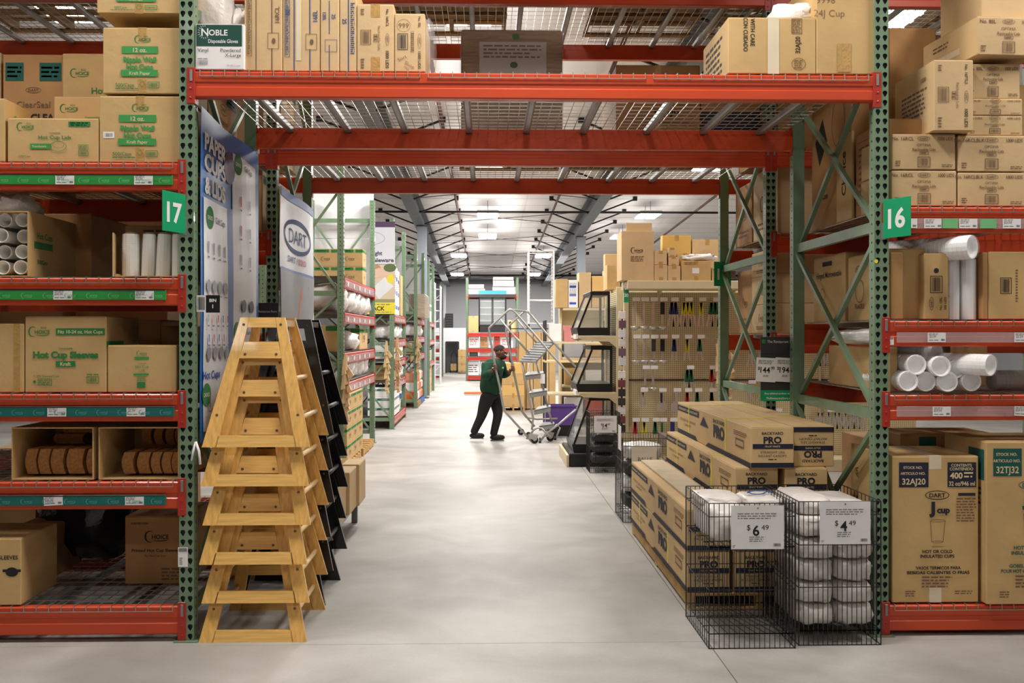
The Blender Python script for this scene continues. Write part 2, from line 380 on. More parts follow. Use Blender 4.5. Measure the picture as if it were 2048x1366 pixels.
b = MB()
for k in range(54): ceil_box(b, -15, 17, -7.5 + k, -7.48 + k, -.008, .0)
o = b.build('panel_seam', mat('seam_white', (222, 219, 218), .5), ce); o['kind'] = 'stuff'
struct(MB().box(-15, 45.2, 0, 17, 45.4, 6.2).build('wall_back', WALLM))
struct(MB().box(-15.2, -8, 0, -15, 47, 6.4).build('wall_left', WALLM)); struct(MB().box(17, -8, 0, 17.2, 47, 6.4).build('wall_right', WALLM))
struct(MB().box(-15, -8.2, 0, 17, -8, 6.4).build('wall_front', WALLM))
# columns, rafters with flange braces
def rafter(x, side, cols):
    t = thing('rafter', 'grey steel rafter with rows of dark angle braces, over the ' + side, 'beam', (x, 0, 0)); t['kind'] = 'structure'
    b = MB()
    ceil_box(b, -.13, .13, 8, 45, -.05, -.03); ceil_box(b, -.012, .012, 8, 45, -.42, -.03); b.build('web', RGREY, t)
    b = MB(); ceil_box(b, -.13, .13, 8, 45, -.45, -.42); b.build('flange', RGREY, t)
    for k in range(19):
        y = 9.0 + 1.9 * k; z = zc(y)
        for s in (-1, 1):
            b = MB(); b.bar((s * .03, y, z - .44), (s * 1.02, y, z - .06), .035, .035); b.build('angle_brace', BLKP, t)
            b = MB(); b.box(s * 1.02 - .05, y - .05, z - .1, s * 1.02 + .05, y + .05, z - .0); b.build('brace_clip', BLKP, t)
    return t
rafter(-1.75, 'left of the aisle', 0); rafter(2.6, 'right of the aisle', 0)
for x, y, wh in ((-1.69, 26.15, 'left'), (2.68, 28.2, 'right')):
    b = MB(); zt = zc(y) - .45
    b.box(-.12, -.14, 0, .12, -.12, zt); b.box(-.12, .12, 0, .12, .14, zt); b.box(-.01, -.12, 0, .01, .12, zt)
    c = b.build('column', mat('column_grey', (150, 158, 168), .5), None, loc=(x, y, 0)); c['kind'] = 'structure'; c['label'] = 'grey steel column on the %s of the far aisle' % wh; c['category'] = 'column'
    MB().box(-.18, -.2, 0, .18, .2, .02).build('base_plate', DKM, c)
    MB().box(-.14, -.16, zt - .02, .14, .16, zt).build('cap_plate', DKM, c)
c = MB().box(-.13, -.1, 0, .13, .1, 4.05, c=.008).build('column', WHT2, None, loc=(-1.93, 44.4, 0)); struct(c); c['label'] = 'white column against the back wall beside the doorway'; c['category'] = 'column'
# pipes and tie rods
def pipe(name, label, pts, r, m, cat='pipe', n=8):
    b = MB(); b.tube(pts, r, n); return tag(b.build(name, m, None, smooth=True), label, cat)
DRED = mat('pipe_dark_red', (96, 56, 52), .5)
pipe('sprinkler_pipe', 'dark sprinkler pipe crossing under the white ceiling from side to side', [(-14, 24.6, zc(24.6) - .32), (16, 24.6, zc(24.6) - .32)], .028, BLKP)
pipe('sprinkler_pipe', 'dark red sprinkler pipe running away left of the middle lamps', [(-.72, 8, zc(8) - .2), (-.72, 43.6, zc(43.6) - .2)], .03, DRED)
pipe('sprinkler_pipe', 'dark red sprinkler pipe running away right of the middle lamps', [(1.68, 8, zc(8) - .2), (1.68, 43.6, zc(43.6) - .2)], .03, DRED)
pipe('sprinkler_pipe', 'dark pipe running away above the tool wall', [(5.3, 8, zc(8) - .2), (5.3, 43.6, zc(43.6) - .2)], .03, DRED)
pipe('header_pipe', 'thick dark duct along the foot of the ceiling at the back wall', [(-14, 44.2, 4.02), (16, 44.2, 4.02)], .11, RGREY)
pipe('header_pipe', 'thin black main pipe just above the duct at the back', [(-14, 43.3, 4.24), (16, 43.3, 4.24)], .045, BLKP)
for k in range(6):
    y = 20.5 + 4.1 * k; d = 2.3; w = 'crossed tie rods between the rafters, pair %d from the near end' % (k + 1)
    t = thing('tie_rods', w, 'cable', (0, y, 0)); t['label'] = 'thin crossed tie rods between the rafters, %s pair from the near end' % ('first', 'second', 'third', 'fourth', 'fifth', 'sixth')[k]
    for s in (0, 1):
        b = MB(); b.tube([(-1.7, s * d, zc(y + s * d) - .3), (2.55, (1 - s) * d, zc(y + (1 - s) * d) - .3)], .009, 5); b.build('rod', DKM, t)
# lamps as fixtures
for i, (x, y, w) in enumerate(LAMPS):
    t = thing('high_bay_light', '', 'lamp', (x, y, zc(y) - .3), group='high bay ceiling lights')
    t['label'] = 'glowing high bay lamp, %s line, %s' % ('left' if x < -.8 else 'middle' if x < 1 else 'right', {4: 'over the front of the bridge rack', -2: 'behind the camera', 10: 'just past the bridge racks', 16: 'above the rolling ladder', 14: 'beyond the display cases', 19: 'short of the sheet pan rack', 25: 'upper of the pair in view', 29: 'lower of the pair in view', 34: 'third from the back wall', 40: 'nearest the back wall'}.get(int(y), 'mid hall'))
    MB().box(-.27, -.58, 0, .27, .58, .06, c=.01).build('housing', WHT2, t)
    MB().box(-.25, -.56, -.03, -.02, .56, 0, c=.004).build('diffuser', LAMPM, t); MB().box(.02, -.56, -.03, .25, .56, 0, c=.004).build('diffuser', LAMPM, t)
    for s in (-1, 1): MB().tube([(0, s * .4, .06), (0, s * .4, .31)], .006, 5).build('hanger', DKM, t)
# ================================================================ pallet racking
HP = .0508
def post_mesh(H, w=.078, dp=.076):
    b = MB(); n = int(H / HP); hw = w / 2
    hole = [(-.0, -.019), (.008, -.008), (.0135, .004), (.0105, .014), (0, .018), (-.0105, .014), (-.0135, .004), (-.008, -.008)]
    def plate(cx, x0, x1, z0, z1, fn):
        ring = [(cx, z0), (x1, z0), (x1, (z0 + z1) / 2), (x1, z1), (cx, z1), (x0, z1), (x0, (z0 + z1) / 2), (x0, z0)]
        zm = (z0 + z1) / 2; vs = [fn(*q) for q in ring] + [fn(cx + a, zm + c) for a, c in hole] + [fn(cx + a, zm + c, .003) for a, c in hole]
        fs = [(i, (i + 1) % 8, 8 + (i + 1) % 8, 8 + i) for i in range(8)] + [(8 + i, 8 + (i + 1) % 8, 16 + (i + 1) % 8, 16 + i) for i in range(8)]
        b.add(vs, fs)
    def splate(y0, y1, z0, z1, fn):
        cy = (y0 + y1) / 2; zm = (z0 + z1) / 2; r = .0055
        vs = [fn(y0, z0), fn(y1, z0), fn(y1, z1), fn(y0, z1)] + [fn(cy + a * r, zm + c * r) for a, c in ((-1, -1), (1, -1), (1, 1), (-1, 1))]
        b.add(vs, [(i, (i + 1) % 4, 4 + (i + 1) % 4, 4 + i) for i in range(4)])
    for k in range(n):
        z0 = k * HP; z1 = z0 + HP
        for s in (-1, 1):
            a, c = (-hw, 0) if s < 0 else (0, hw)
            plate(s * .0195, a, c, z0, z1, lambda x, z, t=0: (x, t, z))
        splate(0, dp, z0, z1, lambda y, z: (hw, y, z)); splate(0, dp, z0, z1, lambda y, z: (-hw, y, z))
    top = n * HP
    b.add([(hw, dp, 0), (-hw, dp, 0), (-hw, dp, top), (hw, dp, top)], [(0, 1, 2, 3)])
    b.add([(hw, .02, 0), (-hw, .02, 0), (-hw, .02, top), (hw, .02, top)], [(0, 3, 2, 1)], 1)   # dark sheet added close behind the holes, standing in for the shade inside
    b.add([(-hw, 0, top), (hw, 0, top), (hw, dp, top), (-hw, dp, top)], [(0, 1, 2, 3)])
    return b.mesh('upright', [RUP, DKM])
POST = post_mesh(5.2); POST2 = post_mesh(3.75)
def frame_parts(t, x, y0, y1, H=5.2, me=None, braces=(.17, 1.21, 2.25, 3.29, 4.33), along='y', cross=True):
    """two posts and their bracing; along y: posts at y0 and y1. along x: posts at x+y0 and x+y1 (frame across the aisle)"""
    me = me or POST
    if along == 'y':
        inst('upright', me, t, (x, y0, 0)); inst('upright', me, t, (x, y1, 0), rz=pi); P = lambda a, z: (x, a, z); a0, a1 = y0 + .07, y1 - .07
        fps = ((x, y0 + .04), (x, y1 - .04))
    for fx, fy in fps: MB().box(fx - .065, fy - .065, 0, fx + .065, fy + .065, .006).build('foot_plate', RUP, t)
    for i, z in enumerate(braces):
        MB().bar(P(a0, z), P(a1, z), .035, .06).build('horizontal_brace', RUP, t)
        if i + 1 < len(braces) and cross:
            z2 = braces[i + 1]
            MB().bar((x - .012, a0, z + .03), (x - .012, a1, z2 - .03), .028, .028).build('diagonal_brace', RUP, t)
            MB().bar((x + .018, a0, z2 - .03), (x + .018, a1, z + .03), .028, .028).build('diagonal_brace', RUP, t)
BPROF = [(.006, 0), (0, .006), (0, .052), (.005, .057), (.005, .078), (0, .083), (0, .132), (.006, .138), (.045, .138), (.045, .1), (.065, .1), (.065, 0)]
def beam(t, x0, x1, yf, zt, s=1, h=.138, conn=(True, True), rail=None, m=None, label=None):
    """beam along x, front face at yf looking to -y (s=1) or +y (s=-1); rail=(x0,x1,strip material,[tag x...])"""
    b = MB(); k = h / .138
    poly = [(a, c * k) for a, c in BPROF]
    b.prism(poly, lambda a, c, u: (u, yf + s * a, zt - h + c), x0 + .04, x1 - .04)
    o = b.build('beam', m or ORA, t)
    for i, cx in enumerate((x0, x1)):
        if not conn[i]: continue
        sg = 1 if i == 0 else -1; c = MB(); z0 = zt - h - .035; z1 = zt + .02; xx = sorted((cx + sg * .002, cx + sg * .046)); yy = sorted((yf - s * .004, yf - s * .0))
        c.box(xx[0], min(yy), z0, xx[1], max(yy) + .0, z1, c=.001)
        xi = sorted((cx + sg * .04, cx + sg * .046)); y2 = sorted((yf, yf + s * .06)); c.box(xi[0], y2[0], z0, xi[1], y2[1], z1)
        for rz_ in (.03, .08): c.lathe([(.006, 0), (.006, -.003 * s), (.003, -.0045 * s)], 8, 0, (cx + sg * .024, yf - s * .004, z0 + rz_), 'y')
        c.build('beam_connector', CON, o)
        q = MB(); q.box(xx[0] + .016, min(yy) - .004 if s > 0 else max(yy), z1 - .075, xx[0] + .03, min(yy) if s > 0 else max(yy) + .004, z1 - .012, c=.001); q.build('safety_clip', CHAN, o)
    return o
def pricerail(bm, x0, x1, yf, z0, z1, strip, tags=(), pat=None, mini=()):
    b = MB(); b.box(x0, yf - .006, z0, x1, yf - .001, z1, c=.001)
    r = b.build('price_rail', strip, bm)
    if pat:
        p = Pr(x1 - x0, z1 - z0); hh = z1 - z0; n = int((x1 - x0) / (hh * 2.05))
        for k in range(n): p.choice((k + .35) * (x1 - x0) / n, hh * .16, hh * 1.15, pat)
        p.rect(0, hh * .88, x1 - x0, hh, DKM)
        M = Matrix.Translation((x0, yf - .006, z0)) @ Matrix(((1, 0, 0, 0), (0, 0, -1, 0), (0, 1, 0, 0), (0, 0, 0, 1)))
        p.build('strip_print', bm, M)
    for tx, tw, txt, tilt in tags:
        b = MB(); b.box(-tw / 2, -.0095, -.026, tw / 2, -.008, .026); zt = (z0 + z1) / 2
        q = b.build('price_tag', WHT, bm, loc=(tx, yf, zt)); q.rotation_euler.y = tilt
        p = Pr(tw, .052); p.text(txt, tw * .28, .03, .012, GREYT, .01); p.micro(tw * .06, .036, tw * .6, .05, 2, GREYT); p.micro(tw * .06, .006, tw * .6, .016, 1, GREYT); p.barcode(tw * .74, .007, tw * .94, .018, BLK, False)
        p.b.v = [(x - tw / 2, -.0096 - z, y - .026) for x, y, z in p.b.v]
        p.b.v = [tuple(Matrix.Rotation(tilt, 3, 'Y') @ Vector(v) + Vector((tx, yf, zt))) for v in p.b.v]
        p.b.build('tag_print', p.mats, bm)
    return r
DK = {}
def deck(t, x0, x1, y0, y1, z, front=-1, nsup=4, m=None):
    """wire deck with channel supports; wires turn down over the front beam"""
    key = (round(x1 - x0, 2), round(y1 - y0, 2), front)
    if key not in DK:
        w = x1 - x0; d = y1 - y0; b = MB(); r = .004; n = max(2, round(w / .066)); k = round(d / .1)
        for i in range(n + 1):
            x = i * w / n
            b.bar((x, 0 if front < 0 else 0, 0), (x, d, 0), r, r)
            if front < 0: b.bar((x, -.004, .002), (x, -.004, -.03), r, r)
        for j in range(1, k + 1): b.bar((0, j * d / k, .004), (w, j * d / k, .004), r, r)
        if front < 0: b.bar((-.002, -.008, -.03), (w + .002, -.008, -.03), r, r)
        me = b.mesh('wire_mesh', [STEEL]); s = MB()
        s.prism([(-.018, 0), (-.022, 0), (-.022, -.028), (-.012, -.034), (.012, -.034), (.022, -.028), (.022, 0), (.018, 0), (.018, -.026), (-.018, -.026)], lambda a, c, u: (a, u, c), .02, d - .02)
        DK[key] = (me, s.mesh('support_channel', [CHAN]))
    me, sm = DK[key]; o = inst('wire_deck', me, t, (x0, y0, z))
    for i in range(nsup): inst('support_channel', sm, o, (((i + .5) / nsup) * (x1 - x0), 0, -.003))
    return o
Y1, Y1b, Y2, Y2b = 5.40, 6.92, 7.52, 9.08
XL, XR = X(373, Y1), X(1763, Y1)
XLL, XRR = XL - 2.83, XR + 2.83
LV = dict(L5=Z(329, Y1), L4=Z(557, Y1), L3=Z(787, Y1), L2=Z(961, Y1), L1=Z(1212, Y1, XL), T=3.07, U=4.29, R5=Z(414, Y1, 2.2), R4=Z(642, Y1, 2.2), R3=Z(790, Y1, 2.2), R1=Z(1211, Y1, 2.2))
def bay(t, xa, xb, yf, yb, z, rows=2, tags=None, fm=None, bmat=None, h=.138):
    f = beam(t, xa, xb, yf, z, 1, h, m=fm or ORA); r = beam(t, xa, xb, yb, z, -1, h, m=fm or ORA)
    n = rows; g = .045; w = (xb - xa - .1) / n
    for i in range(n): deck(t, xa + .05 + i * w + g / 2, xa + .05 + (i + 1) * w - g / 2, yf + .002, yb - .01, z + .004, nsup=3)
    return f
rk = thing('pallet_rack', 'front green and orange pallet rack that bridges the aisle between signs 17 and 16', 'rack', (0, 0, 0))
for x in (XLL, XL, XR, XRR): frame_parts(rk, x, Y1, Y1b)
bl = {}
for k in ('L5', 'L4', 'L3', 'L2', 'L1'): bl[k] = bay(rk, XLL, XL, Y1, Y1b, LV[k], h=.147 if k != 'L1' else .152)
for k in ('R5', 'R4', 'R3', 'R1'): bl[k] = bay(rk, XR, XRR, Y1, Y1b, LV[k], h=.14)
bl['T'] = bay(rk, XL, XR, Y1, Y1b, LV['T'], rows=3)
for a, c in ((XLL, XL), (XL, XR), (XR, XRR)): bay(rk, a, c, Y1, Y1b, LV['U'], rows=3 if a == XL else 2)
def tg(*a): return [(X(p, Y1), .1, s, tl) for p, s, tl in a]
rx = lambda p: X(p, Y1)
pricerail(bl['L5'], XLL + .3, rx(346), Y1, LV['L5'] - .118, LV['L5'] - .066, GSTRIP, tg((131, '$3.29', 0), (288, '$5.29', 0)), PALEG)
pricerail(bl['L4'], XLL + .3, rx(333), Y1, LV['L4'] - .118, LV['L4'] - .064, GSTRIP, tg((127, '$49.99', 0), (290, '$58.49', 0)), PALEG)
pricerail(bl['L3'], XLL + .3, rx(349), Y1, LV['L3'] - .12, LV['L3'] - .066, TEAL, tg((115, '$3.29', 0), (273, '$2.99', 0)), PALET)
pricerail(bl['L2'], XLL + .3, rx(332), Y1, LV['L2'] - .125, LV['L2'] - .07, TEAL, tg((108, '$46.49', -.05), (270, '$35.99', 0)), PALET)
pricerail(bl['R5'], rx(1800), XRR - .3, Y1, LV['R5'] - .118, LV['R5'] - .062, CLEAR, tg((1815, '$49.99', 0), (1865, '$48.99', 0), (1935, '$57.99', 0), (2022, '$54.99', 0), (2110, '$52.49', 0)))
for p in (1898, 1975):
    b = MB(); b.box(-.045, -.0095, -.026, .045, -.008, .026); q = b.build('price_tag', PALEG, bl['R5'], loc=(rx(p), Y1, LV['R5'] - .09)); q['label'] = 'price tag with a green top half'
pricerail(bl['R4'], rx(1793), XRR - .3, Y1, LV['R4'] - .118, LV['R4'] - .062, CLEAR, tg((1872, '$2.99', 0), (2045, '$3.29', 0)))
pricerail(bl['R3'], rx(1793), XRR - .3, Y1, LV['R3'] - .118, LV['R3'] - .062, CLEAR, tg((1882, '$39.99', 0), (2045, '$29.99', .06)))
rk2 = thing('pallet_rack', 'second green and red pallet rack standing back to back behind the front one', 'rack', (0, 0, 0))
for x in (XLL, XL, XR, XRR): frame_parts(rk2, x, Y2, Y2b)
for a, c in ((XLL, XL), (XR, XRR)):
    for z in (.187, 1.65, 2.42, 3.07, LV['U']): bay(rk2, a, c, Y2, Y2b, z)
bay(rk2, XL, XR, Y2, Y2b, LV['T'], rows=3); bay(rk2, XL, XR, Y2, Y2b, LV['U'], rows=3)
# aisle signs, blade type: a bent card on the post
def blade(num, x, s, label, px):
    t = thing('aisle_sign', label, 'sign', (x, Y1 - .012, Z(437 if num == '16' else 431, Y1)))
    W = .19; an = s * radians(66 if s > 0 else 70)
    t.rotation_euler.z = -an
    x0, x1 = (0, W) if s > 0 else (-W, 0)
    MB().box(x0, -.002, -.105, x1, .002, .105, c=.0008).build('sign_board', SGRN, t)
    p = Pr(W, .21); p.text(num, W / 2, .105, .105, WHT, .03)
    p.build('sign_number', t, Matrix(((1, 0, 0, x0), (0, 0, -1, -.002), (0, 1, 0, -.105), (0, 0, 0, 1))))
    MB().box(-.02, -.001, -.11, .02, .0, -.02).build('sign_bracket', CHAN, t)
blade('17', rx(372), -1, 'small green aisle sign reading 17 angled off the left post', 0)
blade('16', rx(1765), 1, 'small green aisle sign reading 16 angled off the right post', 0)
t = thing('bin_sign', 'small black sign reading BIN 1 on the left post', 'sign', (XL + .045, Y1 + .03, Z(607, Y1)))
MB().box(0, 0, -.045, .05, .003, .045).build('barcode_sticker', WHT, t); MB().box(.05, 0, -.05, .125, .003, .045).build('sign_board', BLKP, t)
p = Pr(.05, .09); p.barcode(.005, .01, .045, .08, BLK, False); p.text('BIN', .0875, .062, .018, WHT, .03); p.text('1', .0875, .03, .02, WHT, .03)
p.build('sign_print', t, Matrix(((1, 0, 0, 0), (0, 0, -1, 0), (0, 1, 0, -.045), (0, 0, 0, 1))))
def postlabel(x, z, w, h, label, m=WHT):
    o = MB().box(-w / 2, -.001, 0, w / 2, 0, h).build('barcode_label', m, None, loc=(x, Y1 - .001, z)); tag(o, label, 'label')
    p = Pr(w, h); p.rect(w * .08, h * .78, w * .92, h * .96, GREYT); p.micro(w * .15, h * .1, w * .5, h * .5, 4, GREYT); p.build('label_print', o, Matrix(((1, 0, 0, -w / 2), (0, 0, -1, -.001), (0, 1, 0, 0), (0, 0, 0, 1))))
postlabel(rx(366), Z(1130, Y1), .052, .105, 'white barcode label stuck low on the left green post')
postlabel(rx(1782), Z(690, Y1), .03, .04, 'small pale sticker on the right red beam end', WHT)
o = MB().lathe([(.011, 0), (.011, -.001)], 14, 0, (0, 0, 0), 'y').build('round_sticker', YEL, None, loc=(XR - .03, Y1 - .001, Z(521, Y1))); tag(o, 'round yellow sticker on the green post below sign 16', 'sticker')
# ================================================================ prints used on cartons
def pr_ripple(p):
    w, h = p.w, p.h
    p.choice(w * .4, h * .77, w * .22, GRN, True)
    p.rect(w * .24, h * .61, w * .7, h * .72, LGRN); p.text('12 oz.', w * .47, h * .664, h * .066, PALE, .02)
    p.text('Compostable', w * .47, h * .59, h * .02, GRN, .0)
    p.text('Ripple Wall', w * .47, h * .52, h * .078, LGRN, .045, wf=w * .42); p.text('Hot Cups', w * .47, h * .41, h * .078, LGRN, .045, wf=w * .34)
    p.rect(w * .23, h * .26, w * .7, h * .36, LGRN); p.text('Kraft Paper', w * .47, h * .31, h * .05, PALE, .015)
    p.text('500/Case', w * .28, h * .13, h * .055, GRN, .01); p.micro(w * .16, h * .06, w * .46, h * .09, 1, GRN)
    p.arc(w * .5, h * .14, w * .03, w * .035, w * .005, 0, 2 * pi, GRN, 12); p.barcode(w * .57, h * .08, w * .72, h * .18, GRN)
def pr_lids(p):
    w, h = p.w, p.h
    p.choice(w * .1, h * .72, w * .2, GRN, True); p.rect(w * .67, h * .82, w * .91, h * .93, GRN); p.micro(w * .69, h * .83, w * .89, h * .92, 2, PALE)
    p.text('Compostable', w * .52, h * .67, h * .035, GRN); p.text('Hot Cup Lids', w * .52, h * .57, h * .085, GRN, .015, wf=w * .36)
    p.rect(w * .25, h * .3, w * .48, h * .42, LGRN); p.text('Translucent', w * .35, h * .36, h * .05, PALE, .01)
    p.up(); p.arc(w * .56, h * .36, w * .09, h * .12, w * .004, 0, 2 * pi, GRN, 24); p.arc(w * .56, h * .4, w * .065, h * .08, w * .003, 0, 2 * pi, GRN, 20); p.arc(w * .56, h * .3, w * .09, h * .1, w * .003, pi, 2 * pi, GRN, 16)
    p.text('1000/Case', w * .19, h * .13, h * .05, GRN, .0); p.barcode(w * .78, h * .14, w * .89, h * .26, GRN); p.frame(w * .78, h * .28, w * .89, h * .4, h * .008, GRN); p.micro(w * .79, h * .29, w * .88, h * .39, 3, GRN)
def pr_sleeve(p):
    w, h = p.w, p.h
    p.choice(w * .04, h * .74, w * .28, GRN, True); p.rect(w * .38, h * .76, w * .98, h * .85, GRN); p.text('Fits 10-24 oz. Hot Cups', w * .68, h * .805, h * .045, PALE, .02, wf=w * .55)
    p.text('Compostable', w * .5, h * .585, h * .025, GRN); p.text('Hot Cup Sleeves', w * .5, h * .5, h * .085, GRN, .05, wf=w * .8)
    p.rect(w * .38, h * .34, w * .62, h * .415, GRN); p.text('Kraft', w * .5, h * .378, h * .05, PALE, .02)
    p.text('1,200 Sleeves/Case', w * .27, h * .215, h * .032, GRN, .0); p.disc(w * .12, h * .14, w * .018, w * .02, GRN); p.frame(w * .16, h * .09, w * .33, h * .18, h * .006, GRN); p.micro(w * .17, h * .1, w * .32, h * .17, 3, GRN); p.barcode(w * .76, h * .12, w * .91, h * .21, GRN); p.micro(w * .76, h * .22, w * .91, h * .25, 1, GRN)
def pr_lidend(p):
    w, h = p.w, p.h; g = LGRN
    p.rect(w * .39, h * .7, w * .6, h * .76, g); p.choice(w * .42, h * .78, w * .16, g); p.text('Compostable', w * .5, h * .62, h * .025, g); p.text('Hot Cup', w * .5, h * .55, h * .06, g, .0); p.text('Lids', w * .5, h * .47, h * .06, g, .0)
    p.rect(w * .38, h * .36, w * .6, h * .4, g); p.rect(w * .43, h * .1, w * .55, h * .22, GRN); p.micro(w * .43, h * .24, w * .56, h * .34, 4, g)
def pr_clear(p):
    w, h = p.w, p.h
    p.rect(w * .04, h * .8, w * .34, h * .94, DTEAL); p.micro(w * .07, h * .82, w * .31, h * .92, 3, TEAL); p.rect(w * .6, h * .8, w * .96, h * .94, DTEAL); p.micro(w * .63, h * .82, w * .93, h * .92, 3, TEAL)
    p.dart(w * .5, h * .73, w * .26, BRN); p.text('ClearSeal', w * .5, h * .62, h * .05, BRN, .0)
    for i, s in enumerate(('CLEAR', 'HINGED LID', 'CONTAINERS')): p.text(s, w * .7, h * (.52 - .07 * i), h * .055, BLK, .03)
    p.up(); p.arc(w * .3, h * .42, w * .16, h * .12, w * .01, radians(20), radians(200), BRN, 14); p.arc(w * .32, h * .38, w * .17, h * .06, w * .01, 0, 2 * pi, BRN, 20); p.text('Item # 4', w * .5, h * .25, h * .03, BLK, .0)
def pr_printed(p):
    w, h = p.w, p.h
    p.choice(w * .32, h * .62, w * .42, BLK); p.text('Printed Hot Cup Sleeves', w * .5, h * .5, h * .045, BLK, .02, wf=w * .78); p.text('For Hot Cup Sizes', w * .5, h * .42, h * .03, BLK, .0)
    p.text('SLEEVES/CASE', w * .24, h * .9, h * .03, BLK); p.micro(w * .6, h * .05, w * .9, h * .25, 4, BRN)
def pr_pack(no):
    def f(p):
        w, h = p.w, p.h
        p.text('No. ' + no, w * .17, h * .88, h * .1, BRN, .01); p.text('1000 LIDS', w * .84, h * .88, h * .1, BRN, .01, wf=w * .24); p.dart(w * .5, h * .88, w * .2, BRN)
        p.text('OPTIMA', w * .5, h * .7, h * .08, BRN, .0); p.text('Reclosable Lids', w * .5, h * .57, h * .09, BRN, .01, wf=w * .36); p.frame(w * .43, h * .42, w * .57, h * .51, h * .012, BRN); p.micro(w * .45, h * .44, w * .55, h * .5, 1, BRN)
        p.barcode(w * .4, h * .06, w * .6, h * .36, BRN); p.micro(w * .05, h * .08, w * .14, h * .26, 3, BRN); p.micro(w * .78, h * .06, w * .96, h * .16, 2, BRN)
    return f
def pr_side(no, lids='1000 LIDS', c=BLK):   # printed to be read sideways
    def f(p):
        w, h = p.w, p.h; r = -pi / 2
        p.text('No. ' + no, w * .82, h * .8, w * .075, c, .01, rot=r); p.text(lids, w * .82, h * .18, w * .09, c, .015, rot=r, wf=h * .26)
        p.up(); p.arc(w * .82, h * .48, w * .05, h * .09, w * .008, 0, 2 * pi, c, 20); p.text('DART', w * .82, h * .48, w * .05, c, .0, rot=r)
        p.text('Reclosable Lids', w * .6, h * .5, w * .07, BRN, .0, rot=r, wf=h * .36); p.frame(w * .45, h * .44, w * .55, h * .56, w * .012, BRN); p.micro(w * .46, h * .46, w * .54, h * .55, 2, BRN)
        p.barcode(w * .1, h * .4, w * .38, h * .62, BRN); p.micro(w * .1, h * .84, w * .2, h * .94, 3, BRN); p.micro(w * .1, h * .04, w * .2, h * .2, 4, BRN)
    return f
def pr_hand(p):
    w, h = p.w, p.h; r = -pi / 2
    p.up(); p.arc(w * .3, h * .8, w * .22, h * .11, w * .008, 0, 2 * pi, BRN, 24); p.text('999', w * .3, h * .8, h * .09, BRN, -.01)
    p.barcode(w * .1, h * .38, w * .44, h * .66, NAVY); p.text('Sort', w * .25, h * .24, h * .07, BRN, -.015, rot=.5); p.text('Shop', w * .5, h * .12, h * .07, BRN, -.015, rot=-.5); p.text('1000', w * .4, h * .06, h * .04, BRN, -.01, rot=-.6)
    p.frame(w * .54, h * .34, w * .64, h * .7, w * .01, BRN); p.micro(w * .55, h * .36, w * .63, h * .68, 9, BRN)
    p.text('No. 8SL', w * .82, h * .86, w * .08, BLK, .01, rot=r); p.text('1000 LIDS', w * .82, h * .2, w * .09, BLK, .015, rot=r, wf=h * .3); p.up(); p.arc(w * .82, h * .53, w * .06, h * .13, w * .008, 0, 2 * pi, BLK, 20); p.text('DART', w * .82, h * .53, w * .06, BLK, 0, rot=r)
def pr_bars(no, c, n2=''):
    def f(p):
        w, h = p.w, p.h
        p.rect(w * .3, 0, w * .325, h * .97, c) if c is BLUI else p.rect(w * .3, h * .0, w * .32, h, c); p.rect(w * .72, 0, w * .745, h * .25, c); p.rect(w * .72, h * .42, w * .745, h * .85, c)
        p.text(no, w * .87, h * .62, w * .12, c, .015, rot=pi / 2); p.frame(w * .06, h * .16, w * .2, h * .98, w * .01, c); p.micro(w * .08, h * .18, w * .18, h * .96, 44, c)
        p.frame(w * .62, h * .24, w * .92, h * .42, w * .012, BRN); p.disc(w * .78, h * .33, w * .05, h * .03, BRN)
        if n2: p.text(n2, w * .15, h * .66, w * .12, c, .015, rot=-pi / 2)
    return f
def pr_care(p):
    w, h = p.w, p.h; r = -pi / 2
    p.text('WITH CARE', w * .28, h * .74, w * .05, BLK, .015, rot=r, wf=h * .5); p.text('CON CUIDADO', w * .2, h * .7, w * .05, BLK, .015, rot=r, wf=h * .6)
    p.rect(w * .45, 0, w * .58, h, TAPEW); p.frame(w * .72, h * .72, w * .84, h * .99, w * .006, BRN); p.micro(w * .73, h * .73, w * .83, h * .98, 9, BRN)
    p.text('32AJ20', w * .79, h * .52, w * .055, BLK, .015, rot=pi / 2, wf=h * .3); p.up(); p.arc(w * .8, h * .18, w * .08, h * .11, w * .006, 0, 2 * pi, BRN, 22); p.micro(w * .75, h * .1, w * .85, h * .26, 5, BRN)
def pr_9998(p):
    w, h = p.w, p.h
    p.text('9998', w * .16, h * .73, h * .07, BRN, -.015); p.text('24J Cup', w * .22, h * .6, h * .07, BRN, -.015); p.rect(w * .36, h * .02, w * .6, h * .3, TAPE); p.rect(w * .38, h * .74, w * .6, h, TAPE)
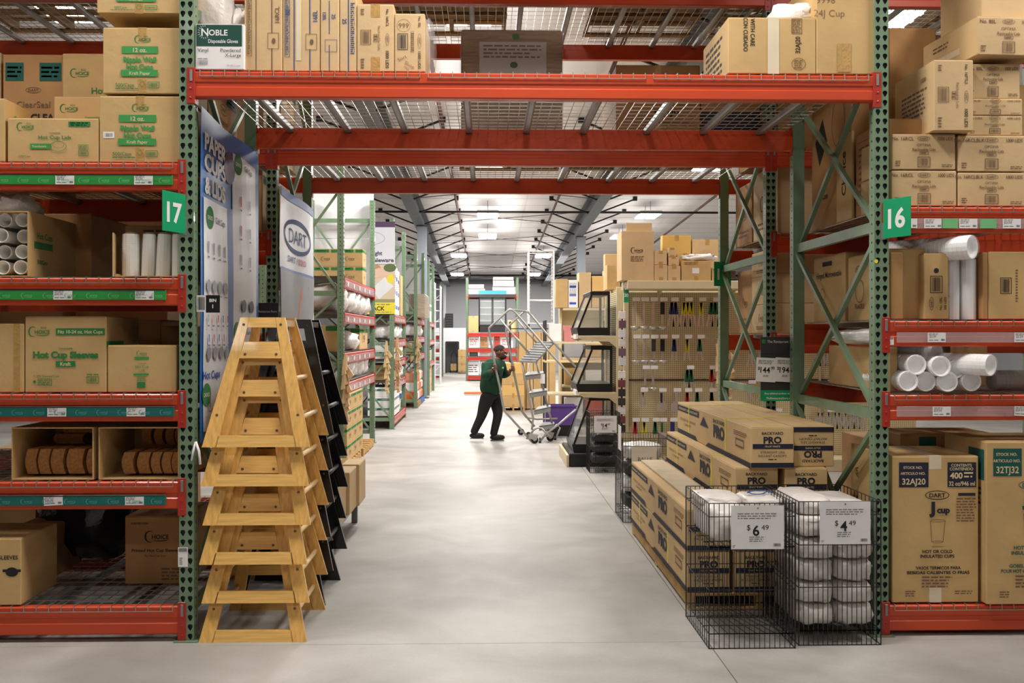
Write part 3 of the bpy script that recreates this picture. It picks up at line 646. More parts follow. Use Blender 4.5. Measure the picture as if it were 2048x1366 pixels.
def pr_jcup(no, box, panel, sec='VASOS TERMICOS PARA|BEBIDAS CALIENTES O FRIAS'):
    def f(p):
        w, h = p.w, p.h; g = w * .022
        p.rect(w * .08, h * .79, w * .42, h * .96, panel); p.text('STOCK NO.', w * .24, h * .925, h * .018, PALE, .02); p.text('ARTICULO NO.', w * .24, h * .885, h * .018, PALE, .02); p.text(no, w * .25, h * .83, h * .042, PALE, .02, wf=w * .27)
        p.rect(w * .64, h * .79, w * .97, h * .96, panel); p.text('CONTENTS', w * .8, h * .94, h * .02, PALE, .02); p.text('CONTENIDO', w * .8, h * .915, h * .02, PALE, .02)
        p.text('400', w * .74, h * .87, h * .042, PALE, .03); p.micro(w * .83, h * .85, w * .94, h * .9, 2, PALE); p.text('32 oz/946 ml', w * .805, h * .815, h * .03, PALE, .02, wf=w * .3)
        p.dart(w * .52, h * .735, w * .28, box); p.text('J', w * .46, h * .65, h * .075, panel, .07); p.text('cup', w * .59, h * .635, h * .042, panel, .05, wf=w * .15)
        p.rect(w * .76, h * .73, w * .96, h * .75, NAVY); p.micro(w * .74, h * .55, w * .97, h * .72, 9, BRN)
        p.up(); t = w * .006                       # outline of a cup
        for a in (((.44, .56), (.455, .415)), ((.61, .56), (.585, .415)), ((.455, .38), (.585, .38))):
            (x0, y0), (x1, y1) = a; p.poly([(w * x0 - t / 2, h * y0), (w * x0 + t / 2, h * y0), (w * x1 + t / 2, h * y1), (w * x1 - t / 2, h * y1)] if x0 != .455 or y0 != .38 else [(w * x0, h * y0), (w * x1, h * y1), (w * x1, h * y1 + t), (w * x0, h * y0 + t)], BRN)
        p.arc(w * .525, h * .56, w * .085, h * .01, t, 0, 2 * pi, BRN, 20); p.arc(w * .52, h * .415, w * .065, h * .008, t, 0, 2 * pi, BRN, 16)
        p.text('HOT OR COLD', w * .52, h * .35, h * .022, box, .03); p.text('INSULATED CUPS', w * .52, h * .318, h * .022, box, .03)
        a, c = sec.split('|'); p.text(a, w * .53, h * .238, h * .021, box, .03); p.text(c, w * .53, h * .206, h * .021, box, .03, wf=w * .72)
        p.micro(w * .34, h * .1, w * .7, h * .185, 4, BRN); p.micro(w * .15, h * .04, w * .27, h * .085, 3, BRN); p.micro(w * .72, h * .055, w * .93, h * .085, 2, BRN)
    return f
def pr_hinged(p):
    w, h = p.w, p.h
    p.choice(w * .22, h * .66, w * .55, BLK); p.rect(w * .3, h * .52, w * .65, h * .56, BLK); p.text('One Compartment', w * .5, h * .47, h * .03, BRN, 0); p.text('Hinged Microwave', w * .45, h * .39, h * .04, BLK, .02, wf=w * .8); p.text('Plastic Take-Out', w * .5, h * .33, h * .035, BLK, .01)
def pr_big(p):     # generic choice carton, black print
    w, h = p.w, p.h
    p.choice(w * .3, h * .5, w * .4, BLK); p.micro(w * .25, h * .25, w * .7, h * .42, 3, BRN)
def pr_txt(*lines):
    def f(p):
        for s, x, y, hh, m in lines: p.text(s, p.w * x, p.h * y, p.h * hh, m, .015)
    return f
def pr_green(p):   # green banded carton
    w, h = p.w, p.h
    p.rect(0, h * .8, w * .62, h * .97, GRN); p.micro(w * .1, h * .85, w * .5, h * .93, 1, PALE); p.rect(w * .7, h * .8, w, h * .97, GRN); p.choice(w * .28, h * .32, w * .4, BRN)
# ================================================================ goods on the left bay
k = 'on the top shelf left of sign 17'
YF = Y1 + .03
px_carton('topmost ripple wall cups carton by the left post, cut by the photo edge', 194, 362, -62, LV['L5'] + .004 + 2 * .388 + .03, YF - .01, .5, m=KR, prints=[('F', pr_ripple)], tw=.045)
def stk(x0, x1, pt, zb, *a, **q): return px_carton(a[0], x0, x1, pt, zb, YF, q.pop('d', .5), **q)
zb = LV['L5'] + .008
c1 = px_carton('ripple wall hot cups carton at the bottom of the stack beside the left post', 199, 361, 193, zb, YF, .5, prints=[('F', pr_ripple), ('F', lambda p: (p.rect(.02, .13, .08, .165, WHT), p.barcode(.028, .137, .07, .157, BLK, False)))], tw=.045)
px_carton('ripple wall hot cups carton in the middle of the stack beside the left post', 206, 363, 56, zb + .372, YF, .5, prints=[('F', pr_ripple)], tw=.045)
px_carton('long hot cup lids carton with a lid drawing, top left shelf', 15, 197, 237, zb, YF, .42, prints=[('F', pr_lids)], tape='')
px_carton('hot cup lids carton standing behind the lid drawing carton, second from its top', 108, 204, 194, zb, YF + .45, .3, prints=[('F', lambda p: (p.choice(p.w * .12, p.h * .8, p.w * .4, GRN, True), p.text('Hot Cup', p.w * .8, p.h * .66, p.h * .07, GRN), p.text('Compostable', p.w * .8, p.h * .74, p.h * .025, GRN)))], tape='')
px_carton('tallest hot cup lids carton behind, half hidden by the ripple wall stack', 125, 225, 108, zb, YF + .8, .35, prints=[('F', lambda p: (p.choice(p.w * .15, p.h * .82, p.w * .4, GRN, True), p.text('Hot Cup', p.w * .9, p.h * .72, p.h * .05, GRN), p.rect(p.w * .55, p.h * .58, p.w, p.h * .63, GRN)))], tape='')
px_carton('brown hinged lid container carton with dark green corner panels, deep on the top left shelf', 6, 128, 110, zb, YF + .83, .4, m=KR3, prints=[('F', pr_clear)], tape='')
px_carton('carton at the photo edge beside the long hot cup lids carton', -190, 10, 197, zb, YF, .3, tape='F', prints=[('R', lambda p: p.choice(p.w * .3, p.h * .6, p.w * .5, LGRN))])
px_carton('pale carton far left behind on the top shelf', -260, 2, 105, zb, YF + .9, .4, m=KR2, prints=[('F', pr_lids)], tape='')
# --- shelf 4: cup cartons lying open to the front
zb = LV['L4'] + .008
def cups_open():
    x0, x1 = X(-230, YF), X(57, YF); zt = Z(422, YF, -2.5); h = zt - zb
    o = opencarton('carton laid on its side full of white cup sleeves, ends facing out', ((x0 + x1) / 2, YF + .33, zb), x1 - x0, .66, h, front=True, prints=[('R', lambda p: (p.rect(p.w * .1, p.h * .45, p.w * .45, p.h * .56, GRN), p.text('500/Case', p.w * .25, p.h * .25, p.h * .07, GRN), p.text('Hot Cups', p.w * .3, p.h * .66, p.h * .1, GRN)))])
    n = 0
    for r in range(4):
        for q in range(5):
            cx = X(36, YF) - q * .105 - (.0 if r != 3 else -.01); cz = zb + .052 + r * .086; rr = .036
            if r == 3 and q > 2: continue
            b = MB(); b.lathe([(rr * .7, .5), (rr, .0)], 16, 0, (0, 0, 0), 'y', cap=False); b.lathe([(rr, 0), (rr * 1.08, -.004), (rr * 1.08, -.01), (rr * .97, -.01), (rr * .93, .0), (rr * .7, .09), (.001, .09)], 16, 0, (0, 0, 0), 'y', cap=False)
            c = b.build('sleeve_of_cups', CUP, None, smooth=True, loc=(cx, YF + .04 + .02 * ((q + r) % 3), cz))
            tag(c, 'white cup sleeve, %s from the right, %s row of the open carton far left' % (('first', 'second', 'third', 'fourth', 'fifth')[q], ('bottom', 'second', 'third', 'top')[r]), 'cups', 'cup sleeves lying in the open carton')
cups_open()
b = MB(); b.box(0, 0, 0, .006, .9, Z(420, Y1, -2) - zb); o = b.build('carton_side', KR, None, loc=(X(58, YF), YF + .0, zb)); bpy.data.objects.remove(o)
px_carton('deep carton with shaded green printed side next to the lying cup sleeves', 60, 183, 428, zb, YF + .62, .8, m=KR3, tape='', prints=[('F', lambda p: p.rect(0, p.h * .3, p.w * .2, p.h * .4, GRN))])
def bagpile(name, label, c, r, m=FILMW, amp=.2, fr=3, seed=1, cat='bag', sq=.8, n=12, parent=None, group=None):
    o = MB().blob((0, 0, 0), r, n, amp, fr, sq=sq, seed=seed).build(name, m, parent, smooth=True, loc=c)
    return tag(o, label, cat, group) if parent is None else o
bagpile('plastic_bag', 'crumpled clear plastic bag on top of the lying cup sleeves, far left', (X(-2, YF), YF + .2, Z(410, YF, -2.6)), (.12, .16, .075), FILMW, .35, 4, 3)
# tray of stacks of white cups
def cup_stack(x, y, z, r, h, n, label, group=None, lean=0, m=CUP, r2=None):
    b = MB(); pr = []; rt = r2 or r * .96
    for i in range(n):
        z0 = h * i / n; z1 = h * (i + .55) / n; q = r + (rt - r) * i / n
        pr += [(q, z0), (q, z1), (q * .955, z1), (q * .955, h * (i + 1) / n)]
    b.lathe(pr, 14); o = b.build('stack_of_cups', m, None, loc=(x, y, z)); o.rotation_euler.y = lean
    tag(o, label, 'cups', group)
    b = MB(); b.lathe([(r * 1.04, 0), (r * 1.05, h * .3), (r * 1.08, h * .6), (rt * 1.03, h), (rt * .6, h + .012), (.002, h + .01)], 14, cap=False); w = b.build('film_sleeve', FILM, o, smooth=True)
    return o
x0, x1 = X(230, YF), X(358, YF)
opencarton('cut-down carton tray holding four upright stacks of white cups', ((x0 + x1) / 2, YF + .2, zb), x1 - x0, .4, .022)
MB().box(0, 0, 0, .006, .3, Z(468, YF) - zb).build('flap', KR2, None, loc=(x0 - .006, YF - .02, zb), rz=.25)
o = bpy.context.scene.objects[-1] if False else COL.objects[-1]; tag(o, 'upright kraft flap at the left end of the tray of white cups', 'carton')
px_carton('low carton of printed cups standing behind the tray of white cups', 250, 372, 452, zb, YF + .5, .3, m=KR2, tape='', prints=[('F', lambda p: p.micro(p.w * .3, p.h * .8, p.w * .9, p.h * .95, 2, BRN))])
for i, (p0, p1) in enumerate(((232, 269), (271, 300), (300, 331), (333, 357))):
    w = X(p1, YF) - X(p0, YF); cup_stack(X((p0 + p1) / 2, YF), YF + .09, zb + .008, w / 2 * .97, Z(466, YF) - zb - .012, 22, '%s upright stack of white cups in the tray below sign 17' % ('leftmost', 'second', 'third', 'rightmost')[i], lean=(0, -.05, .04, 0)[i] if i != 1 else .03, r2=w / 2 * .9)
# --- shelf 3
zb = LV['L3'] + .008
px_carton('hot cup sleeves carton with big green lettering and kraft on it', 50, 213, 634, zb, YF, .5, prints=[('F', pr_sleeve), ('R', lambda p: p.rect(0, p.h * .6, p.w * .5, p.h * .68, GRN))], tape='')
px_carton('carton of hot cup lids with a narrow print, right of the hot cup sleeves carton', 215, 353, 691, zb, YF, .45, m=KR, prints=[('F', pr_lidend)], tape='')
px_carton('plain taped carton left of the hot cup sleeves carton', -120, 48, 648, zb, YF, .4, tape='', prints=[('F', lambda p: p.rect(p.w * .88, 0, p.w * .95, p.h, TAPE))])
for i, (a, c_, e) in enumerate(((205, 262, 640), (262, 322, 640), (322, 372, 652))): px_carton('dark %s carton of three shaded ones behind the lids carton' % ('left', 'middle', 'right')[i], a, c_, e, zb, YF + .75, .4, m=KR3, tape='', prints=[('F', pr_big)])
# --- shelf 2: two cartons on their side with kraft napkin bundles
zb = LV['L2'] + .008
NAP = mat('kraft_bundle', (166, 116, 66), .85, var=.3, vs=60, bump=.5, bs=60)
def napkins(nm, p0, p1, pts):
    x0, x1 = X(p0, YF), X(p1, YF); h = Z(853, YF) - zb
    opencarton('open carton laid on its side, %s of two on the shelf above the bottom one' % nm, ((x0 + x1) / 2, YF + .27, zb), x1 - x0, .54, h, front=True, m=KR)
    for i, (a, c_, ty, by) in enumerate(pts):
        w = X(c_, YF) - X(a, YF); z0 = zb + (960 - by) / 369 + .008; hh = (by - ty) / 369; b = MB()
        n = 8; bow = .015; vs = []
        for kx in range(n + 1):
            zz = hh * kx / n; off = bow * sin(pi * kx / n)
            vs += [(-w / 2 - off, 0, zz), (w / 2 * .9 - off, 0, zz), (w / 2 * .9 - off, .2, zz), (-w / 2 - off, .2, zz)]
        fs = [(3, 2, 1, 0), tuple(4 * n + j for j in range(4))] + [(4 * q + j, 4 * q + (j + 1) % 4, 4 * q + 4 + (j + 1) % 4, 4 * q + 4 + j) for q in range(n) for j in range(4)]
        b.add(vs, fs); o = b.build('bundle_of_sleeves', NAP, None, loc=(X((a + c_) / 2, YF), YF + (.08 if i < 5 else .3), z0))
        tag(o, 'curved kraft cup sleeve bundle, %s in the %s open carton' % (('first', 'second', 'third', 'fourth', 'fifth', 'first of the back row', 'second of the back row', 'third of the back row', 'fourth of the back row', 'last of the back row')[i], nm), 'bundle', 'kraft sleeve bundles in open cartons')
        if i < 5:
            b = MB(); b.box(-w / 2 - .02, -.002, hh * .1, w / 2, .2, hh * .9) if False else b.lathe([(.004, 0)], 3, cap=False)
napkins('left', 23, 187, [(42, 65, 905, 955), (68, 91, 905, 955), (94, 120, 905, 955), (126, 160, 905, 955), (166, 184, 905, 955), (82, 150, 858, 880), (64, 128, 882, 903)])
napkins('right', 197, 358, [(238, 262, 912, 955), (269, 294, 912, 955), (297, 316, 912, 955), (319, 338, 912, 955), (339, 353, 912, 955), (250, 270, 868, 905), (276, 294, 868, 905), (300, 318, 868, 905), (320, 334, 868, 905), (334, 354, 872, 908)])
# --- bottom shelf
zb = LV['L1'] + .008
px_carton('brown printed hot cup sleeves carton on the bottom shelf behind the left post', 250, 372, 1033, zb, YF + .42, .5, m=KR3, prints=[('F', pr_printed)], tape='')
px_carton('black printed carton at the photo edge on the bottom left shelf', -140, 42, 1078, LV['L1'] + .008, YF - .02, .45, m=KR, prints=[('F', lambda p: (p.text('SLEEVES', p.w * .86, p.h * .72, p.h * .06, BLK, .02), p.disc(p.w * .9, p.h * .5, p.w * .07, p.h * .07, BLK), p.rect(p.w * .8, p.h * .5, p.w, p.h * .54, BLK))), ('T', lambda p: None)], tape='')
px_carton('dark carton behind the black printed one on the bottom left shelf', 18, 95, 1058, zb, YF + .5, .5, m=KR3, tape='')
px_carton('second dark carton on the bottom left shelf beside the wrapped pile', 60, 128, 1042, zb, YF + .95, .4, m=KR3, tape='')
bagpile('wrapped_pile', 'shiny black film wrapped bundle at the back of the bottom left shelf', (X(180, 6.4), 6.45, zb + .42), (.32, .3, .4), mat('black_film', (36, 36, 40), .12, bump=.9, bs=10), .15, 3, 5, 'bundle')
# ================================================================ goods on the bridge above the aisle
zb = LV['T'] + .012
def gloves():
    x0, x1 = X(389, Y1), X(488, Y1); h = Z(52, Y1) - zb; w = x1 - x0
    c = carton('white and dark green disposable gloves box on the bridge beside the left post', ((x0 + x1) / 2, Y1 + .17, zb), w, .32, h, m=WHT, tape='', prints=[('F', lambda p: (
        p.rect(p.w * .03, p.h * .52, p.w * .95, p.h * .99, DKG), p.text('N', p.w * .2, p.h * .83, p.h * .17, WHT, .02), p.text('OBLE', p.w * .47, p.h * .82, p.h * .13, WHT, .02, wf=p.w * .38),
        [p.poly([(p.w * .19 + p.w * .1 * cos(a), p.h * .83 + p.h * .12 * sin(a)), (p.w * .19 + p.w * .15 * cos(a + .06), p.h * .83 + p.h * .17 * sin(a + .06)), (p.w * .19 + p.w * .1 * cos(a + .12), p.h * .83 + p.h * .12 * sin(a + .12))], WHT) for a in [i * pi / 9 for i in range(4, 16)]],
        p.text('Disposable Gloves', p.w * .57, p.h * .63, p.h * .085, WHT, .01, wf=p.w * .6), p.text('Vinyl', p.w * .16, p.h * .43, p.h * .09, BLK, .0), p.text('Powdered', p.w * .72, p.h * .43, p.h * .08, BLK, .0), p.text('X-Large', p.w * .77, p.h * .32, p.h * .08, BLK, 0),
        p.barcode(p.w * .06, p.h * .1, p.w * .26, p.h * .2, GREYT, False), p.micro(p.w * .06, p.h * .22, p.w * .26, p.h * .26, 1, GREYT), p.text('10/100 Count', p.w * .78, p.h * .09, p.h * .04, GREYT, 0)))])
gloves()
bagpile('plastic_bag', 'white plastic bag behind the gloves box, nearest the left post', (X(425, 5.75), 5.78, Z(30, 5.6)), (.12, .1, .26), BAG, .2, 3, 8)
bagpile('plastic_bag', 'smaller white plastic bag behind the right end of the gloves box', (X(476, 5.75), 5.8, Z(60, 5.6)), (.06, .08, .17), BAG, .2, 3, 9)
px_carton('lids carton marked 16RCL in brown, first tall one right of the gloves box', 489, 564, -40, zb, YF, .5, m=KR2, prints=[('F', pr_bars('16RCL', BRN))], tape='')
px_carton('lids carton with a wide glossy tape strip down it, between 16RCL and 12EL', 565, 640, -36, zb, YF + .005, .5, m=KR2, prints=[('F', pr_bars('16EL', BLUI, '20')), ('F', lambda p: p.rect(p.w * .36, p.h * .12, p.w * .5, p.h, TAPEW))], tape='')
px_carton('lids carton marked 12EL and 25 in blue', 641, 678, -34, zb, YF, .5, m=KR2, prints=[('F', lambda p: (p.rect(p.w * .46, 0, p.w * .5, p.h * .3, BLUI), p.rect(p.w * .46, p.h * .42, p.w * .5, p.h * .8, BLUI), p.text('12EL', p.w * .22, p.h * .62, p.w * .18, BLUI, .02, rot=-pi / 2), p.text('25', p.w * .72, p.h * .62, p.w * .2, BLUI, .02, rot=-pi / 2), p.frame(p.w * .25, p.h * .22, p.w * .9, p.h * .36, p.w * .02, BLUI)))], tape='')
px_carton('lids carton with one blue stripe beside the 12EL carton', 679, 713, -30, zb, YF + .004, .5, m=KR2, prints=[('F', lambda p: (p.rect(p.w * .5, 0, p.w * .56, p.h, BLUI), p.text('25', p.w * .3, p.h * .58, p.w * .24, BLUI, .02, rot=-pi / 2), p.micro(p.w * .65, p.h * .2, p.w * .9, p.h * .8, 26, BLUI)))], tape='')
px_carton('reclosable lids carton marked 16RCL 1000 LIDS with a brown label frame', 714, 788, 9, zb, YF, .5, m=KR2, prints=[('F', pr_side('16RCL'))])
px_carton('lids carton with 999 handwritten inside a circle, end of the row', 789, 850, 28, zb, YF, .5, m=KR2, prints=[('F', pr_hand)], tape='')
bagpile('plastic_bag', 'clear film bag bulging at the right end of the lids cartons', (X(852, YF) + .0, YF + .2, zb + .17), (.045, .15, .165), FILM, .2, 4, 11)
px_carton('carton printed with care con cuidado on its side, right end of the bridge', 1456, 1632, 36, zb, YF - .01, .62, m=KR, prints=[('F', pr_care), ('L', lambda p: [p.micro(p.w * .12, p.h * (.12 + .0 * i), p.w * .8, p.h * .85, 6, BLK)])], tape='')
px_carton('big plain carton with 9998 pencilled on it, by the right post', 1633, 1748, -55, zb, YF - .012, .62, m=KR, prints=[('F', pr_9998)], tape='')
px_carton('carton at the top behind the care carton, cut by the photo edge', 1560, 1636, -50, zb + .31, YF + .3, .3, m=KR, tape='') if False else None
bagpile('plastic_bag', 'white tissue and plastic bag lying on top of the care carton', (X(1590, YF + .2), YF + .22, zb + .375), (.15, .14, .07), FILMW, .4, 4, 13)
# loads on the second rack, above the aisle
def pallet(label, x, y, z, w=1.0, d=1.0, m=PALLET, h=.12, group=None, rz=0):
    t = thing('pallet', label, 'pallet', (x, y, z), rz, group); n = 6; bw = .1
    for sx in (-1, 0, 1): MB().box(sx * (w / 2 - .02) - .018, -d / 2, .016, sx * (w / 2 - .02) + .018, d / 2, h - .016).build('stringer', m, t)
    top = MB().box(-w / 2, -bw / 2, h - .016, w / 2, bw / 2, h, c=.002).mesh('board', [m]); 
    for i in range(n): inst('board', top, t, (0, -d / 2 + bw / 2 + i * (d - bw) / (n - 1), 0))
    for i in range(3): inst('board', top, t, (0, -d / 2 + bw / 2 + i * (d - bw) / 2, -h + .016))
    return t
ZT = LV['T'] + .012
def wrapped(label, p0, p1, ptop, z, Y, d, m=KWRAP, prints=()):
    x0, x1 = X(p0, Y), X(p1, Y); zt = Z(ptop, Y, (x0 + x1) / 2); w = x1 - x0; h = zt - z
    o = tag(MB().box(-w / 2, -d / 2, 0, w / 2, d / 2, h, c=.015).build('wrapped_load', m, None, loc=((x0 + x1) / 2, Y + d / 2, z)), label, 'box')
    for face, fn in prints: p = Pr(w if face == 'F' else d, h); fn(p); p.build('sheet', o, fmat(face, w, d, h), .004)
    b = MB(); n = 10; sk = MB(); sk.box(-w / 2 - .008, -d / 2 - .008, .01, w / 2 + .008, d / 2 + .008, h + .008, c=.02); sk.build('stretch_film', FILM, o)
    return o
x = (X(922, 7.7) + X(1125, 7.7)) / 2
pallet('yellowish pallet under the film wrapped load seen through the bridge deck', x, 8.2, ZT, .86, 1.0)
wrapped('kraft load wrapped in shiny stretch film with a printed sheet and two green stickers', 922, 1125, 59, ZT + .125, 7.72, .95, prints=[('F', lambda p: (p.rect(p.w * .18, p.h * .3, p.w * .84, p.h * .88, WHT2), p.disc(p.w * .54, p.h * .93, .03, .025, GRN), p.disc(p.w * .52, p.h * .66, .03, .025, GRN), p.micro(p.w * .22, p.h * .72, p.w * .8, p.h * .86, 4, GREYT)))])
pallet('pallet under the low cartons behind the bridge, right of the wrapped load', X(1290, 7.7), 8.15, ZT, 1.1, 1.0, PALLET2)
px_carton('wide brown carton low behind the right half of the bridge', 1232, 1400, 131, ZT + .125, 7.68, .9, m=KR3, prints=[('F', lambda p: (p.text('52 99', p.w * .6, p.h * .3, p.h * .12, BLK, .02), p.rect(p.w * .5, p.h * .15, p.w * .9, p.h * .17, BRN)))])
px_carton('second brown carton behind the care carton on the second rack', 1402, 1520, 150, ZT + .01, 7.68, .9, m=KR3, tape='', prints=[('F', lambda p: p.rect(0, p.h * .2, p.w, p.h * .5, NAVY))])
# loads on the uppermost decks
ZU = LV['U'] + .012
for i, (px, Y, w, m, lb) in enumerate(((1020, 6.1, .98, PALLET, 'pale yellow pallet on the uppermost deck over the aisle'), (1300, 6.15, .98, PALLET2, 'dark pallet on the uppermost deck right of the pale one'), (1290, 8.3, .95, PALLET2, 'dark pallet on the uppermost deck of the second rack, right'), (900, 8.3, .95, PALLET, 'pallet on the uppermost deck of the second rack, left'))):
    xx = X(px, Y); pallet(lb, xx, Y, ZU, w, 1.1, m)
    carton('carton load standing on the ' + lb.split(' on ')[0] + (' up front', ' up front', ' at the back', ' at the back')[i], (xx, Y, ZU + .125), .92, 1.0, .35, m=KR if i != 1 else KR3, tape='F')
for i, (px, Y) in enumerate(((640, 8.3), (330, 6.2), (60, 6.2), (1560, 8.3), (1960, 6.2), (90, 8.3), (1980, 8.3), (640, 6.2))):
    xx = X(px, Y) if px != 330 else X(250, Y)
    if i in (1, 2): xx -= .3
    pallet('old pallet on the uppermost deck, %s' % ('second rack above the left banner', 'front rack next to the left post', 'front rack at the left photo edge', 'second rack above the right frame', 'front rack above the hinged box', 'second rack far left', 'second rack far right', 'front rack above the lids cartons')[i], xx, Y, ZU, 1.0, 1.1, PALLET2)
# ================================================================ goods on the right bay
zb = LV['R5'] + .01
LC = dict(m=KR2, tape='')
def rc(label, a, c_, t, z, Y=YF, d=.45, **q): return px_carton(label, a, c_, t, z, Y, d, **{**LC, **q})
h5 = (415 - 342) / 369
rc('lids carton marked 16RCL at the bottom left of the right top shelf', 1783, 1913, 342, zb, prints=[('F', pr_pack('16RCL'))])
rc('lids carton marked 16RCLBLK at the bottom right of the right top shelf', 1916, 2050, 346, zb, prints=[('F', pr_pack('16RCLBLK'))])
rc('lids carton marked 16RCL in the second layer of the right top shelf', 1784, 1911, 269, zb + h5 + .004, prints=[('F', pr_pack('16RCL'))])
rc('lids carton marked 16RCLBLK in the second layer, right', 1916, 2050, 272, zb + h5 - .006, prints=[('F', pr_pack('16RCLBLK'))])
z3 = zb + 2 * h5 + .008
rc('lids carton marked CLBLK in the third layer right of the upright carton', 1934, 2045, 232, z3 - .008, YF + .02, prints=[('F', pr_pack('CLBLK'))])
rc('thin lids carton between the third and the top layers on the right', 1936, 2045, 198, z3 + .104, YF + .02, prints=[('F', pr_pack('8SL'))])
rc('lids carton in the fourth layer below the leaning long carton', 1932, 2040, 129, z3 + .198, YF + .03, prints=[('F', pr_pack('8SL'))])
w = X(1940, YF) - X(1862, YF)
carton('lids carton stood on end with 1000 LIDS read sideways, jutting out', (X(1897, YF) + .0, YF + .2, z3 + .0), w, .52, .385, m=KR2, tape='', rz=-.12, rot=(0, 0, -.0), prints=[('F', pr_side('16FTLS')), ('L', lambda p: (p.text('1000', p.w * .75, p.h * .8, p.h * .07, BRN, .01), p.micro(p.w * .2, p.h * .3, p.w * .85, p.h * .7, 6, BRN), p.up(), p.arc(p.w * .3, p.h * .3, .06, .05, .004, 0, 2 * pi, BRN)))])
carton('long lids carton marked 8SL lying on top of the right stack', (X(2000, YF) + .02, YF + .28, z3 + .425), .36, .6, .21, m=KR2, tape='', rz=.06, prints=[('F', pr_pack('8SL')), ('L', lambda p: (p.rect(p.w * .1, p.h * .25, p.w * .7, p.h * .42, TAPEW), p.micro(p.w * .2, p.h * .6, p.w * .5, p.h * .8, 2, BRN)))])
rc('brown hinged take-out container carton standing tall behind the right post', 1779, 1872, 58, zb, YF + .62, .4, m=KR3, prints=[('F', pr_hinged)])
carton('pale carton top right, cut by the photo edge', (X(2052, YF), YF + .3, z3 + .64), .45, .5, .3, m=KR2, tape='')
# shelf R4
zb = LV['R4'] + .01
rc('lids carton with a barcode frame and a round mark, left of the tall cup sleeves', 1848, 1897, 507, zb, YF, .4, m=KR, prints=[('F', lambda p: (p.barcode(p.w * .25, p.h * .4, p.w * .75, p.h * .66, BLK), p.disc(p.w * .5, p.h * .74, .014, .014, NAVY), p.text('No. 12SL', p.w * .68, p.h * .24, p.w * .1, BLK, .01, rot=pi / 2), p.text('500 LIDS', p.w * .86, p.h * .24, p.w * .1, BLK, .01, rot=pi / 2), p.up(), p.arc(p.w * .3, p.h * .24, p.w * .09, p.h * .1, .002, 0, 2 * pi, BLK), p.text('DART', p.w * .3, p.h * .24, p.w * .09, BLK, 0, rot=pi / 2)))])
rc('open flap of a carton beside the right post, below the 16 sign', 1781, 1806, 505, zb, YF - .01, .02, m=KR3)
rc('plain carton standing behind the open flap beside the right post', 1790, 1846, 512, zb, YF + .25, .3, m=KR3)
rc('carton with a barcode frame at the right photo edge beside the tall cup sleeves', 1977, 2075, 504, zb, YF, .4, m=KR, prints=[('F', lambda p: (p.barcode(p.w * .24, p.h * .38, p.w * .47, p.h * .62, BLK), p.micro(p.w * .55, p.h * .25, p.w * .6, p.h * .75, 12, BRN)))])
rc('narrow carton edge between the tall cup sleeves and the right carton', 1965, 1976, 505, zb, YF, .4, m=KR3)
for i, (a, c_) in enumerate(((1900, 1930), (1932, 1964))):
    w = X(c_, YF) - X(a, YF); cup_stack(X((a + c_) / 2, YF), YF + .07, zb, w / 2 * .97, Z(515, YF) - zb, 46, '%s tall white foam cup sleeve between the cartons right' % ('left', 'right')[i], m=FOAM, r2=w / 2 * .97)
def tubeof(label, c, r, L, dirv, m=FOAM, n=18, rings=20, group=None):
    b = MB(); pr = []
    for i in range(rings): z0 = L * i / rings; pr += [(r, z0), (r, z0 + L / rings * .6), (r * .965, z0 + L / rings * .6), (r * .965, z0 + L / rings)]
    pr = [(.001, .02), (r * .8, .02), (r * .86, -.004), (r * .97, -.006)] + pr
    b.lathe(pr, n, cap=False); o = b.build('sleeve_of_cups', m, None, smooth=False, loc=c)
    o.rotation_euler = Vector(dirv).to_track_quat('Z', 'Y').to_euler(); tag(o, label, 'cups', group)
    b = MB(); b.lathe([(.001, -.02), (r * .7, -.024), (r * .98, -.014), (r * 1.05, .0), (r * 1.07, L * .5), (r * 1.03, L)], n, cap=False); b.build('film_sleeve', FILM, o, smooth=True)
    return o
tubeof('white foam cup sleeve lying across the top of the two tall ones', (X(1932, YF) + .0, YF - .06, Z(494, YF)), .066, .5, (-.62, .8, -.0))
# shelf R3: foam cup sleeves lying with their ends to the front
zb = LV['R3'] + .01; r = .056
P3 = [(1813, 763, 0, 'bottom row, first from the post'), (1851, 764, .02, 'bottom row, second from the post'), (1890, 764, -.01, 'bottom row, third from the post'), (1944, 764, .03, 'bottom row, fourth, with a torn film end'),
      (1829, 730, 0, 'second row, first from the post'), (1873, 733, -.03, 'second row, second from the post'), (1914, 739, .04, 'second row, third from the post')]
for i, (px, py, dy, lb) in enumerate(P3): tubeof('white foam cup sleeve end, ' + lb, (X(px, YF), YF - .02 + dy, Z(py, YF)), r * (1 if i < 6 else .95), .5, (.02 * (i % 3 - 1), 1, 0), FOAM, group='foam cup sleeves on the lower right shelf')
tubeof('long white foam cup sleeve pointing out to the right over the others', (X(1976, YF - .08), YF - .1, Z(731, YF - .08)), r * 1.05, .5, (-.55, .84, .02)); tubeof('grey shaded cup sleeve lying on the second row below the price strip', (X(1872, YF + .1), YF + .1, Z(704, YF + .1)), r * .95, .4, (-.5, .87, 0))
tubeof('dark grey cup sleeve lying sideways at the right photo edge', (X(1985, YF + .12), YF + .12, zb + .062), .058, .5, (1, .05, 0), mat('grey_cups', (128, 120, 112), .5))
rc('dark film wrapped bundle beside the post behind the foam cup sleeves', 1786, 1860, 690, zb, YF + .62, .3, m=mat('dim_film', (150, 140, 134), .4, bump=.6, bs=15))
rc('brown carton at the back of the foam cup sleeve shelf', 1900, 1975, 692, zb, YF + .7, .3, m=KR3)
